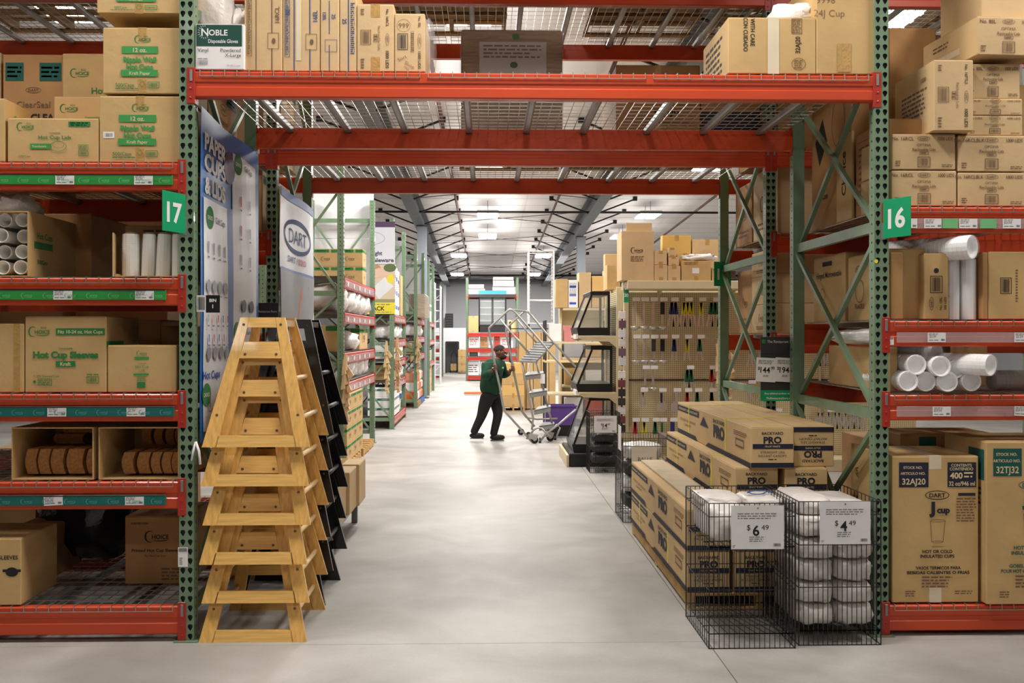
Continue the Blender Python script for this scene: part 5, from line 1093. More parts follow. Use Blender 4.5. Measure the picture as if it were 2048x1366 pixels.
# cartons on a low steel stand behind the high chairs
st = thing('low_stand', 'low steel stand carrying kraft cartons behind the high chairs', 'stand', (-1.38, 8.1, 0))
MB().box(-.5, -.75, .2, .28, .75, .23, c=.003).build('top', CHAN, st)
for sx in (-.45, .22):
    for sy in (-.7, .7): MB().box(sx - .025, sy - .025, 0, sx + .025, sy + .025, .2).build('leg', CHAN, st)
for i, (y, h, dx_) in enumerate(((7.62, .31, 0), (8.08, .33, .015), (8.5, .34, .03))): carton('plain kraft carton on the low stand, %s from the camera' % ('first', 'second', 'third')[i], (-1.27 + dx_ * 1.5, y, .232), .34, .42, h, m=KR2, tape='F')
for i, (y, h) in enumerate(((7.62, .31), (8.08, .33))): carton('kraft carton at the rack side of the low stand, %s from the camera' % ('first', 'second')[i], (-1.66, y, .232), .36, .42, h, m=KR2, tape='F')
b = MB(); b.tube([(0, 0, .05), (.02, -.01, 0), (.03, -.02, -.07)], .007, 6); b.tube([(0, 0, .05), (-.01, -.01, 0), (-.02, -.01, -.05)], .006, 6)
tag(b.build('knotted_cord', WHT, None, smooth=True, loc=(XL + .052, Y1 - .01, Z(900, Y1))), 'white knotted cord end hanging from the left post below the blue banner', 'cord')
# ================================================================ end racks along the left of the far aisle
def corr(t, x0, x1, d, z):
    n = max(1, round((x1 - x0) / .8))
    for q in range(n):
        b = MB(); a = x0 + (x1 - x0) * q / n + .004; e = x0 + (x1 - x0) * (q + 1) / n - .004
        k = 7; w = (e - a) / k
        for i in range(k): b.add([(a + i * w, .02, z), (a + (i + .6) * w, .02, z), (a + (i + .6) * w, d, z), (a + i * w, d, z), (a + (i + .6) * w, .02, z - .03), (a + (i + 1) * w, .02, z - .03), (a + (i + 1) * w, d, z - .03), (a + (i + .6) * w, d, z - .03)], [(0, 1, 2, 3), (4, 5, 6, 7), (1, 4, 7, 2)])
        b.build('deck_panel', CHAN, t)
def block(label, X0, Y0, L, lv, H, d=1.0, tags=5):
    t = thing('end_rack', label, 'rack', (X0, Y0, 0), pi / 2)
    for x in (0, L): frame_parts(t, x, 0, d, me=POST2, braces=(.17, 1.3, 2.15, 3.4), cross=True)
    for z in lv:
        f = beam(t, .0, L, 0, z, 1, .13, m=CON); beam(t, 0, L, d, z, -1, .13, m=CON); corr(t, .05, L - .05, d, z + .012)
        if z > .5: pricerail(f, .1, L - .1, 0, z - .115, z - .035, CLEAR, [(.3 + (L - .5) * i / tags, .1, '$9.99', 0) for i in range(tags)])
    return t
B1 = (-1.71, 12.0, 3.3); B2 = (-1.62, 17.5, 2.5); B3 = (-1.56, 22.5, 2.6); B4 = (-1.55, 27.2, 2.4)
BK = [block('green end rack left of the aisle just past the bridge, with white bags and cartons', *B1, (2.35, 1.92, 1.43, 1.06), 3.7),
    block('second end rack left of the aisle, behind the food banner', *B2, (2.0, 1.56, 1.2, .82, .2), 3.7),
    block('third end rack left of the aisle, with the brown wrapped load on top', *B3, (2.02, 1.6, 1.2), 3.7),
    block('fourth and farthest end rack left of the aisle', *B4, (2.0, 1.5, .9), 3.7)]
def backpanel(rack, L, z0, z1, n=2):
    h = (z1 - z0) / n
    for i in range(n): MB().box(L + .1, .03, z0 + i * h + .004, L + .12, .97, z0 + (i + 1) * h - .004, c=.002).build('white_panel', WHT2, rack)
backpanel(BK[0], 3.3, 2.37, 3.9); backpanel(BK[1], 2.5, 2.05, 3.55); backpanel(BK[2], 2.6, 2.05, 3.5); backpanel(BK[3], 2.4, 2.1, 3.5)
def stackc(lb, x, y, z, w, d, h, nx, ny, nz, m, pr, grp, ord_=True):
    rows = ('bottom', 'second', 'third', 'top', 'fifth')
    for k_ in range(nz):
        for j in range(ny):
            for i in range(nx):
                l = '%s, %s layer%s%s' % (lb, rows[k_] if not (k_ == nz - 1 and nz > 1) else 'top', ', row %s' % ('one', 'two', 'three', 'four', 'five', 'six')[j] if ny > 1 else '', ', %s' % ('aisle side', 'rack side', 'inner side')[i] if nx > 1 else '')
                carton(l, (x - i * (w + .006), y + j * (d + .008), z + k_ * (h + .003)), w, d, h, m=m, prints=[('F', pr), ('R', pr)], tape='', group=grp)
pallet('pallet under the green banded cartons in the first end rack', -2.1, 12.7, 0, .86, 1.25, PALLET, .11); pallet('second pallet behind it in the first end rack', -2.1, 14.2, 0, .86, 1.25, PALLET, .11)
stackc('green banded carton on first end rack pallet', -1.88, 12.3, .113, .4, .5, .2, 2, 3, 4, KR, pr_green, 'green banded cartons on the pallet'); 
stackc('green banded carton atop the first end rack', -1.93, 14.4, 2.37, .34, .4, .25, 2, 1, 2, KR, pr_green, 'green banded cartons on the top shelf')
def bags(lb, n, x, y0, y1, z, r, seed=0, m=BAG, hz=1.0):
    for i in range(n): bagpile('bag_of_cups', '%s, %s from the camera' % (lb, ('first', 'second', 'third', 'fourth', 'fifth', 'sixth')[i]), (x, y0 + (y1 - y0) * (i + .5) / n, z + r * hz * .92), (r * 1.3, (y1 - y0) / n * .52, r * hz), m, .25, 3, seed + i, 'bag', .7)
bags('white bag of cups, first end rack, upper shelf', 5, -1.98, 12.1, 15.1, 1.93, .19, 50, FILMW, 1.0)
bags('white bag of cups, first end rack, lower shelf', 5, -1.98, 12.1, 15.1, 1.07, .17, 60, FILMW)
carton('choice carton at the near end of the third shelf of the first end rack', (-2.05, 12.35, 1.445), .52, .5, .32, m=KR, tape='', prints=[('F', pr_green), ('R', pr_green)])
carton('carton at the far end of the third shelf of the first end rack', (-1.98, 14.4, 1.445), .42, .9, .3, m=KR, tape='', prints=[('F', pr_green), ('R', pr_green)]); bagpile('bag_of_cups', 'single white bag between the cartons of the first end rack', (-1.9, 13.3, 1.57), (.2, .25, .13), FILMW, .3, 3, 71)
def hangstrip(lb, x, y, z0, z1, n=12):
    t = thing('hang_strip', lb, 'hang strip', (x, y, z0)); MB().box(-.012, -.003, 0, .012, 0, z1 - z0).build('strip', CLEAR, t); h = z1 - z0
    MB().tube([(0, 0, h), (-.03, .012, h + .01), (-.1, .07, h + .012)], .004, 5).build('hook', STEEL, t)
    me = MB().hexa([(-.032, -.012, -.2), (.032, -.012, -.2), (.032, .006, -.2), (-.032, .006, -.2), (-.016, -.006, 0), (.016, -.006, 0), (.016, .0, 0), (-.016, .0, 0)]).mesh('packet', [KR2])
    for i in range(n): inst('packet', me, t, (.012 * sin(i * 2.4), -.012, h * (i + .9) / n), rot=(-.3, .1 * cos(i), radians(-24 + 14 * sin(i * 1.7))), sc=(1, 1, 1)); COL.objects[-1].rotation_euler.y = radians(-22 + 16 * sin(i * 1.9))
hangstrip('strip of kraft packets hanging on the nearest post of the first end rack', -1.69, 11.95, .75, 1.42); hangstrip('strip of kraft packets hanging at the near post of the second end rack, left', -1.75, 17.42, .75, 1.55)
hangstrip('strip of kraft packets on the aisle face of the second end rack', -1.59, 17.72, .75, 1.6); hangstrip('strip of kraft packets at the near post of the third end rack', -1.56, 22.44, .9, 1.65)
# food banner between the first and second racks
def foodbanner():
    Y = 17.445; x0, x1 = -2.7, X(790, Y); z0, z1 = Z(628, Y), Z(444, Y); w, h = x1 - x0, z1 - z0
    o = tag(MB().box(0, 0, 0, w, .004, h).build('banner', BANW, None, loc=(x0, Y, z0)), 'white and purple tableware banner with food pictures and a yellow foot', 'banner')
    p = Pr(w, h); p.rect(0, h * .94, w, h, PURP); p.text('ght', w * .74, h * .66, h * .045, PURP, .03); p.text('eleware', w * .82, h * .585, h * .045, PURP, .03, wf=w * .32)
    p.up(); p.arc(w * .62, h * .82, w * .22, h * .07, .006, 0, 2 * pi, GREYT, 30)
    p.rect(0, h * .535, w, h * .54, PURP); p.rect(0, h * .125, w, h * .53, mat('food_print_sand', (214, 196, 170), .5)); p.rect(0, 0, w, h * .125, YEL); p.text('BACK', w * .72, h * .06, h * .045, BLK, .03); p.micro(w * .5, h * .09, w * .95, h * .115, 1, GREYT); p.micro(w * .5, h * .01, w * .95, h * .03, 1, GREYT)
    p.disc(w * .92, h * .5, w * .1, h * .045, mat('herb_print', (94, 112, 66), .5)); p.disc(w * .68, h * .5, w * .09, h * .04, mat('bread_print', (190, 140, 100), .5)); p.up()
    p.poly([(w * .62, h * .27), (w * .75, h * .16), (w * .98, h * .3), (w * .84, h * .4)], WHT2); p.disc(w * .93, h * .38, w * .06, h * .05, YEL); p.up(); p.poly([(w * .5, h * .45), (w * .75, h * .5), (w * .9, h * .42), (w * .6, h * .38)], mat('pale_skin_print', (226, 190, 168), .5))
    p.rect(w * .6, h * .125, w, h * .16, mat('olive_print', (150, 150, 110), .5)); p.build('banner_print', o, Matrix(((1, 0, 0, 0), (0, 0, -1, 0), (0, 1, 0, 0), (0, 0, 0, 1))))
foodbanner()
# goods of racks two to four
def pr_white(p): p.rect(0, p.h * .62, p.w, p.h * .86, TEAL); p.choice(p.w * .08, p.h * .64, p.w * .3, WHT); p.micro(p.w * .5, p.h * .66, p.w * .95, p.h * .82, 2, PALE)
stackc('white and teal box, second end rack bottom shelf', -1.86, 17.85, .222, .46, .55, .165, 1, 2, 3, WHT, pr_white, 'white and teal boxes')
stackc('white and teal box, second end rack middle shelf', -1.84, 17.85, 1.222, .42, .45, .15, 1, 4, 2, WHT, pr_white, 'white and teal boxes upper')
b = MB(); b.lathe([(.15, 0), (.165, .3), (.175, .3), (.175, .34), (.16, .345), (.001, .345)], 20, cap=True); o = tag(b.build('bucket', WHT, None, smooth=False, loc=(-1.82, 19.35, .222)), 'white bucket with a blue lid band on the second end rack', 'bucket')
b = MB(); b.lathe([(.168, .2), (.1765, .3)], 20, cap=False); b.build('label_band', BLUP, o); b = MB(); b.tube([(-.176, 0, .29), (-.19, -.08, .2), (-.1, -.17, .14), (.1, -.17, .14), (.19, -.08, .2), (.176, 0, .29)], .004, 5); b.build('handle', STEEL, o)
bags('clear bag of ware, second end rack, upper shelf', 4, -1.85, 17.7, 19.9, 1.57, .14, 80, FILMW)
stackc('brown carton, second end rack low shelf', -1.86, 18.0, .842, .42, .5, .28, 1, 2, 1, KR, pr_big, 'brown cartons low')
bags('white bag, second end rack, low shelf', 2, -1.82, 19.0, 19.9, .83, .13, 90, FILMW)
def pr_blue(p): [p.rect(p.w * .1, p.h * (.12 + .3 * i), p.w * .8, p.h * (.2 + .3 * i), BLUP) for i in range(3)]; p.micro(p.w * .1, p.h * .4, p.w * .9, p.h * .9, 12, GREYB)
for i in range(4): carton('tall white and blue pack atop the second end rack, %s from camera' % ('first', 'second', 'third', 'fourth')[i], (-1.84, 17.75 + .36 * i, 2.016), .36, .34, .95 - .04 * i, m=WHT2, tape='', prints=[('R', pr_blue), ('F', pr_blue)])
carton('tall brown carton on top of the second end rack beside the blue and white packs', (-1.84, 19.3, 2.016), .4, .5, .78, m=KR, tape='F')
wl = wrapped('brown film wrapped load on top of the third end rack', 818, 850, 588, 2.04, 22.7, 1.6, KWRAP)
stackc('boxed carton low on the third end rack', -1.85, 22.85, 1.212, .4, .6, .26, 1, 3, 1, KR2, pr_big, 'cartons on rack three'); bags('white bag on the third end rack', 4, -1.8, 22.7, 24.9, 1.61, .16, 100, FILMW)
for i in range(2): pallet('%s pallet of drink packs on the floor of the third end rack' % ('near', 'far blue')[i], -1.95, 23.2 + 1.25 * i, 0, .8, 1.1, (PALLET2, BLUP)[i], .12)
for j in range(4):
    for k_ in range(3):
        o = tag(MB().box(-.33, -.24, 0, .33, .24, .22, c=.04).build('drink_pack', (ORP, FILMW, mat('salmon_pack', (222, 150, 120), .4))[(j + k_) % 3], None, loc=(-1.92, 22.95 + j * .52 + (.1 if j > 1 else 0), .122 + k_ * .224)), 'film wrapped drink pack, %s layer, %s from the camera' % (('bottom', 'middle', 'top')[k_], ('first', 'second', 'third', 'fourth')[j]), 'drink pack', 'drink packs on the third end rack')
        for q in range(3): MB().lathe([(.05, 0), (.05, .012)], 10, 0, (-.2 + .2 * q, 0, .22)).build('bottle_tops', WHT, o)
stackc('carton on the fourth end rack', -1.85, 27.5, .91, .45, .6, .3, 1, 3, 1, KR, pr_big, 'cartons on rack four'); stackc('white carton on the fourth end rack', -1.85, 27.5, 2.02, .5, .6, .5, 1, 3, 1, WHT2, pr_white, 'white cartons on rack four'); stackc('kraft carton on the floor of the fourth end rack', -1.85, 27.5, .0, .5, .6, .36, 1, 3, 2, KR2, pr_big, 'floor cartons on rack four')
# ================================================================ far end: rack with the cooler, office box, ladder
fr = thing('pallet_rack', 'green and red rack at the far end of the aisle carrying a bottle cooler', 'rack', (0, 0, 0)); YB = 35.7
xa, xb = X(934, YB), X(1035, YB)
for x in (xa, xb): frame_parts(fr, x, YB, YB + 1.1, me=POST2, braces=(.17, 1.2, 2.3, 3.0))
for z in (.18, .86, 1.16, 1.72, 3.1): beam(fr, xa, xb, YB, z, 1, .13 if z < 3 else .1, m=CON if z < 3 else DKM); beam(fr, xa, xb, YB + 1.1, z, -1, .13, m=CON)
for z in (.19, .87, 1.17, 1.73, 3.11): MB().box(xa + .05, YB + .05, z, xb - .05, YB + 1.05, z + .015).build('deck_panel', CHAN, fr)
def cooler():
    x0, x1 = X(957, YB), X(1013, YB); w = x1 - x0; h = 1.5; t = thing('bottle_cooler', 'black two door glass bottle cooler with a blue lit header, high on the far rack', 'cooler', ((x0 + x1) / 2, YB + .1, 1.75))
    b = MB(); b.box(-w / 2, .0, 0, -w / 2 + .05, .7, h); b.box(w / 2 - .05, 0, 0, w / 2, .7, h); b.box(-w / 2, .65, 0, w / 2, .7, h); b.box(-w / 2, 0, 0, w / 2, .7, .22); b.box(-w / 2, 0, h - .03, w / 2, .7, h); b.build('cabinet', BLKP, t)
    MB().box(-w / 2, -.02, h - .2, w / 2, .0, h).build('header', mat('header_blue', (60, 150, 220), .4), t)
    MB().box(-w / 2 + .05, .6, .22, w / 2 - .05, .64, h - .2).build('liner', WHT2, t)
    for s in (-1, 1):
        d = MB(); a, c_ = sorted((s * .01, s * (w / 2 - .03)))
        for q in ((a, .24, a + .02, h - .22), (c_ - .02, .24, c_, h - .22), (a, .24, c_, .27), (a, h - .25, c_, h - .22)): d.box(q[0], -.02, q[1], q[2], .01, q[3])
        o = d.build('door', BLKP, t); MB().box(a + .02, -.008, .27, c_ - .02, -.003, h - .25).build('glass', GLASS, o)
        for k_ in range(4): MB().box(a + .01, .03, .4 + .24 * k_, c_ - .01, .6, .41 + .24 * k_).build('shelf', WHT, t)
    for i in range(5): MB().box(-w / 2 + .04, -.012, .03 + .035 * i, w / 2 - .04, 0, .045 + .035 * i).build('grille_slat', DKM, t)
cooler()
for i, (a, c_, t_, m, lb) in enumerate(((936, 957, 632, KR, 'kraft carton left of the bottle cooler'), (1015, 1034, 640, KR2, 'kraft carton right of the bottle cooler'))): px_carton(lb, a, c_, t_, 1.752, YB + .1, .6, m=m)
for i, (a, c_, t_, zb) in enumerate(((936, 970, 578, 3.128), (937, 968, 569, 3.32), (985, 1035, 574, 3.128), (986, 1028, 561, 3.40), (986, 1027, 554, 3.63))):
    px_carton('pale wrapped flat packs on top of the far rack, %s' % ('left lower', 'left upper', 'right lowest', 'right middle', 'right topmost')[i], a, c_, t_, zb, YB + .1, .8, m=mat('flat_pack', (206, 192, 188), .4, var=.2, vs=6), tape='')
for z, row in ((1.19, ((937, 958, WHT), (960, 975, KR3), (977, 986, WHT2), (988, 1000, REDP), (1001, 1026, WHT))), (.89, ((938, 956, TEAL), (958, 980, WHT), (1008, 1032, FILMW))), (.2, ((934, 958, WHT2), (960, 984, WHT2), (1006, 1034, WHT2)))):
    for a, c_, m in row:
        hh = {1.19: .42, .89: .15, .2: .5}[z]; x0, x1 = X(a, YB), X(c_, YB)
        carton('%s box on the %s shelf of the far rack, %s' % ({'white_card': 'white', 'kraft_board_brown': 'brown', 'white_board': 'grey white', 'red_print': 'red', 'teal_strip': 'teal', 'milky_film': 'milky'}[m.name], {1.19: 'third', .89: 'second', .2: 'bottom'}[z], 'left end' if a < 950 else 'left of the middle' if a < 965 else 'middle' if a < 985 else 'right of the middle' if a < 1003 else 'right end'), ((x0 + x1) / 2, YB + .35, z), x1 - x0 - .01, .5, hh * (.9 if m is KR3 else 1), m=m, tape='', prints=[('F', lambda p: p.micro(p.w * .1, p.h * .2, p.w * .9, p.h * .8, 4, REDP if m is WHT else BRN))])
# office box with a doorway
YO = 43.2; x0, x1 = X(889, YO), X(932, YO); zt = Z(658, YO); da, db, dz = X(892, YO), X(917, YO), Z(685, YO)
ob = struct(MB().box(x0 - .45, YO, 0, da, YO + .1, zt).box(db, YO, 0, x1 + .6, YO + .1, zt).box(da, YO, dz, db, YO + .1, zt).box(x1 + .5, YO + .1, 0, x1 + .6, 45.1, zt).box(x0 - .45, YO, zt, x1 + .6, 45.1, zt + .05).build('wall_office', WHT2))
dr = struct(MB().box(da - .03, YO - .02, 0, da + .03, YO + .12, dz + .03).box(db - .03, YO - .02, 0, db + .03, YO + .12, dz + .03).box(da, YO - .02, dz, db, YO + .12, dz + .05).build('door_1', DKM))
t = thing('hand_cart', 'wire hand cart standing in the far doorway', 'cart', ((da + db) / 2 + .05, YO + .5, 0)); MB().tube([(-.12, 0, .08), (-.12, 0, .75), (0, 0, .95), (.12, 0, .75), (.12, 0, .08)], .015, 6).build('frame', DKM, t); MB().box(-.14, -.25, .06, .14, 0, .09).build('toe_plate', DKM, t)
for s in (-1, 1): MB().lathe([(.06, -.015), (.06, .015)], 12, 0, (s * .15, 0, .06), 'x').build('wheel', RUB, t)
carton('kraft carton on the hand cart in the far doorway', (t.location.x, YO + .3, .095), .25, .2, .3, m=KR)
x = X(924, 42.6); pallet('pallet by the far doorway', x, 42.6, 0, .34, .5, PALLET2, .1)
for i in range(3): carton('kraft carton stacked on the pallet by the far doorway, %s' % ('bottom', 'middle', 'top')[i], (x, 42.6, .102 + .31 * i), .32, .45, .3, m=KR)
t = thing('traffic_cone', 'small orange traffic cone on the floor at the far left', 'cone', (X(871, 43), 43, 0)); MB().lathe([(.1, 0), (.1, .02), (.07, .02), (.02, .4), (.018, .4)], 14).build('cone', ORP, t); MB().box(-.13, -.13, 0, .13, .13, .02).build('base', ORP, t)
# switch cabinet / monitor rack on the office roof
x = X(898, 43.6); t = thing('equipment_rack', 'small black equipment rack on the white office roof', 'cabinet', (x, 43.7, zt + .06))
MB().box(-.17, 0, 0, .17, .3, .62, c=.005).build('cabinet', BLKP, t)
for i in range(5): MB().box(-.15, -.012, .05 + .11 * i, .15, 0, .12 + .11 * i).build('panel', DKM, t)
# tall white ladder lift
t = thing('tall_ladder', 'tall white mobile access tower beyond the left end racks', 'ladder', (0, 0, 0)); YL = 33.5
for px_ in (861, 868, 880): 
    for yy in (YL, YL + .7): MB().tube([(X(px_, YL), yy, 0), (X(px_, YL), yy, Z(560 + (px_ - 861) * .6, YL))], .022, 6).build('upright', WHT2, t)
for i in range(9): MB().tube([(X(868, YL), YL, .3 + .36 * i), (X(880, YL), YL, .3 + .36 * i)], .018, 6).build('rung', WHT2, t)
for i in range(4): MB().tube([(X(861, YL), YL, .3 + .8 * i), (X(880, YL), YL, .6 + .8 * i)], .012, 5).build('brace', WHT2, t)
lr = thing('pallet_rack', 'red and green rack far left behind the access tower', 'rack', (0, 0, 0)); YQ = 38.5; xa, xb = X(800, YQ), X(882, YQ)
for x in (xa, xb): frame_parts(lr, x, YQ, YQ + 1.1, me=POST2, braces=(.17, 1.2))
for z in (.1, .78, 1.1, 1.62): beam(lr, xa, xb, YQ, z, 1, .12, m=CON); MB().box(xa + .05, YQ + .05, z, xb - .05, YQ + 1.0, z + .012).build('deck_panel', CHAN, lr)
for i in range(4): carton('white tub on the far left rack, %s from the right' % ('first', 'second', 'third', 'fourth')[i], (xb - .25 - .42 * i, YQ + .4, 1.114), .36, .4, .4, m=WHT, tape='')
for i in range(3): carton('white bin on the floor shelf of the far left rack, %s from the right' % ('first', 'second', 'third')[i], (xb - .3 - .5 * i, YQ + .4, .114), .42, .5, .5, m=WHT2, tape='')
# ================================================================ right of the far aisle: tool wall gondola
PEG = bpy.data.materials.new('pegboard'); PEG.use_nodes = True; nt = PEG.node_tree; n = nt.nodes; bs = n['Principled BSDF']; bs.inputs['Roughness'].default_value = .5
tc = n.new('ShaderNodeTexCoord'); mp = n.new('ShaderNodeMapping'); mp.inputs['Scale'].default_value = (39.4, 0, 39.4); vo = n.new('ShaderNodeTexVoronoi'); vo.inputs['Randomness'].default_value = 0; vo.inputs['Scale'].default_value = 1
rp = n.new('ShaderNodeValToRGB'); rp.color_ramp.elements[0].position = .2; rp.color_ramp.elements[1].position = .26; rp.color_ramp.elements[0].color = (*lin((120, 106, 76)), 1); rp.color_ramp.elements[1].color = (*lin((228, 214, 172)), 1)
nt.links.new(tc.outputs['Object'], mp.inputs[0]); nt.links.new(mp.outputs[0], vo.inputs['Vector']); nt.links.new(vo.outputs['Distance'], rp.inputs[0]); nt.links.new(rp.outputs[0], bs.inputs['Base Color'])
YG = 12.3; xg0 = X(1248, YG); GW = 3.7; zg = 2.2
g = thing('gondola', 'beige pegboard gondola hung with kitchen utensils, behind the right rack', 'shelving', (xg0, YG, 0))
MB().box(0, 0, 0, .06, .1, zg, c=.004).build('upright', BEIGE, g)
for i in range(3): MB().box(.06 + i * 1.2, .04, .15, .06 + (i + 1) * 1.2 - .012, .06, zg - .02).build('peg_panel', PEG, g); MB().box(.05 + (i + 1) * 1.2 - .01, .02, .15, .05 + (i + 1) * 1.2 + .02, .07, zg).build('upright', BEIGE, g)
MB().box(-.02, -.46, zg, GW, .08, zg + .1, c=.006).build('top_shelf', BEIGE, g); MB().box(0, -.4, 0, GW, .06, .15, c=.004).build('base_deck', BEIGE, g); MB().box(0.06, .03, 1.08, GW, .04, 1.1).build('mid_rail', DKM, g)
for i in range(4): MB().prism([(0, 0), (-.4, 0), (0, -.08)], lambda a, c_, u: (u, .04 + a, zg + c_), .42 + i * .9, .43 + i * .9).build('bracket', BEIGE, g)
def hook(x, z, tagged=True):
    b = MB(); b.tube([(x, .04, z), (x, -.16, z + .01), (x, -.18, z + .03)], .003, 5); o = b.build('peg_hook', STEEL, g)
    if tagged: MB().box(x - .045, -.2, z + .02, x + .045, -.198, z + .065).build('price_tag', WHT, o)
def ut(kind, label, x, z, L, col=None, n=1):
    """hanging utensils; loc at the hook"""
    t = thing(kind, label, {'ladle': 'ladle', 'tongs': 'tongs', 'skimmer': 'skimmer'}.get(kind, 'utensil'), (xg0 + x, YG - .1, z))
    hm = col or CHROME
    if kind == 'ladle':
        MB().box(-.013, -.006, -L + .03, .013, .0, 0, c=.001).build('shaft', CHROME, t)
        if col: MB().box(-.026, -.014, -.15, .026, .006, 0, c=.004).build('handle', col, t)
        MB().lathe([(.002, -.046), (.034, -.038), (.056, -.014), (.06, 0), (.055, 0), (.028, -.032), (.001, -.038)], 14, 0, (0, -.02, -L), cap=False).build('bowl', CHROME, t, smooth=True)
    elif kind == 'skimmer':
        MB().tube([(0, 0, 0), (0, -.004, -L + .05)], .009, 6).build('shaft', CHROME, t)
        if col: MB().tube([(0, 0, -.01), (0, 0, -.13)], .014, 8).build('handle', col, t)
        MB().lathe([(.068, 0), (.068, .006), (.055, .008), (.001, .012)], 18, 0, (0, -.008, -L), 'y').build('disc', CHROME, t)
    else:
        for q in range(n):
            o_ = (q - (n - 1) / 2) * .045
            for s in (-1, 1):
                MB().bar((o_, -.004, 0), (o_ * 1.5 + s * .034, -.004, -L), .022, .005).build('arm', CHROME, t)
                if col: MB().bar((o_, -.006, -.005), (o_ * 1.2 + s * .016, -.006, -.15), .032, .014).build('grip', col, t)
NB = mat('navy_grip', (36, 42, 110), .5); YB_ = mat('yellow_grip', (214, 204, 40), .5); GB = mat('green_grip', (18, 92, 64), .5); RB = mat('red_grip', (190, 36, 30), .5)
R_ = [(606, [('ladle', 1270, None, 1), ('ladle', 1288, None, 1), ('ladle', 1306, None, 1), ('ladle', 1325, BLKP, 1), ('tongs', 1347, NB, 2), ('tongs', 1375, YB_, 3), ('tongs', 1402, YB_, 1), ('tongs', 1430, GB, 3)], .3),
      (680, [('ladle', 1272, None, 1), ('ladle', 1289, None, 1), ('ladle', 1307, DKM, 1), ('ladle', 1325, BLKP, 1), ('tongs', 1348, NB, 1), ('tongs', 1374, YB_, 1), ('tongs', 1399, GB, 1)], .26),
      (741, [('ladle', 1290, None, 1), ('ladle', 1306, None, 1), ('tongs', 1378, GB, 2), ('tongs', 1423, RB, 1)], .22),
      (786, [('tongs', 1286, None, 1), ('skimmer', 1323, NB, 1), ('skimmer', 1352, None, 1), ('tongs', 1374, RB, 1), ('tongs', 1394, GB, 1), ('tongs', 1423, BLKP, 1)], .18),
      (845, [('tongs', 1270, RB, 1), ('tongs', 1288, YB_, 1), ('skimmer', 1324, GB, 1), ('ladle', 1345, NB, 1), ('tongs', 1310, GB, 1)], .2)]
cn = {None: 'steel', BLKP: 'black handled', DKM: 'grey handled', NB: 'navy handled', YB_: 'yellow handled', GB: 'green handled', RB: 'red handled'}
for ri, (py, row, L) in enumerate(R_):
    for i, (kd, px_, c_, nn) in enumerate(row):
        xx = X(px_, YG - .1) - xg0; zz = Z(py, YG - .1, 1.8); hook(xx, zz); ut(kd, '%s %s%s hanging %s from left, %s hook row, tool wall' % (cn[c_], 'bunch of ' if nn > 1 else '', kd, ('first', 'second', 'third', 'fourth', 'fifth', 'sixth', 'seventh', 'eighth')[i], ('top', 'second', 'third', 'fourth', 'lowest')[ri]), xx, zz + .01, L, c_, nn)
for i in range(9):      # the part of the wall behind the frame
    px_ = 1500 + i * 26 if i < 3 else 1640 + (i - 3) * 17
    for py in (700, 770, 826):
        xx = X(px_, YG - .1) - xg0; zz = Z(py, YG - .1, 2.8); hook(xx, zz, i % 2 == 0)
        ut('tongs', 'steel tongs seen through the right frame, %s column, %s row' % (('first', 'second', 'third', 'fourth', 'fifth', 'sixth', 'seventh', 'eighth', 'ninth')[i], {700: 'upper', 770: 'middle', 826: 'lower'}[py]), xx, zz, .2, YB_ if (i == 1 and py == 770) else None, 1 + i % 2)
for i in range(2):
    hangstrip(('strip of kraft packets hanging low at the right of the tool wall', 'second strip of kraft packets beside it near the green post')[i], X((1436, 1450)[i], YG - .22), YG - .2, 1.0, 1.6, 12)
def pouch(lb, x, y, z0, z1, m, n):
    t = thing('hang_strip', lb, 'hang strip', (x, y, z0)); h = (z1 - z0) / n; MB().box(-.01, 0, 0, .01, .003, z1 - z0).build('strip', DKM, t)
    for i in range(n): MB().box(-.045, -.02 - .01 * (i % 2), i * h + .01, .045, -.004, (i + 1) * h - .01, c=.004).build('pouch', m[i % len(m)], t, rz=.1 * (-1) ** i)
pouch('strip of wrapped tools hanging on the end upright, upper', X(1250, 11.9), 12.15, 1.27, 1.95, (WHT2, mat('purple_grey_pack', (120, 90, 110), .4), FILMW), 6); pouch('strip of wrapped tools hanging on the end upright, lower', X(1249, 11.9), 12.15, .45, 1.22, (DKM, mat('maroon_pack', (120, 60, 70), .4), FILMW, DKM), 7)
t = thing('aisle_sign', 'green aisle sign reading 19 above the tool wall', 'sign', (X(1445, 9.0), 9.0, Z(548, 9.0, 2))); MB().box(-.09, -.002, -.11, .09, .002, .11).build('sign_board', SGRN, t); t.rotation_euler.z = .35
p = Pr(.18, .22); p.text('19', .09, .11, .1, WHT, .03); p.build('sign_number', t, Matrix(((1, 0, 0, -.09), (0, 0, -1, -.002), (0, 1, 0, -.11), (0, 0, 0, 1))))
MB().box(.085, -.002, -.03, .14, .004, .03).build('sign_bracket', CHAN, t)
t = thing('aisle_sign', 'narrow green sign on the end upright of the tool wall', 'sign', (X(1253, 12.1), 12.12, Z(590, 12.1, 1.6))); MB().box(-.03, -.002, -.09, .03, .002, .09).build('sign_board', SGRN, t)
p = Pr(.06, .18); p.text('20', .03, .09, .04, WHT, .03); p.build('sign_number', t, Matrix(((1, 0, 0, -.03), (0, 0, -1, -.002), (0, 1, 0, -.09), (0, 0, 0, 1))))
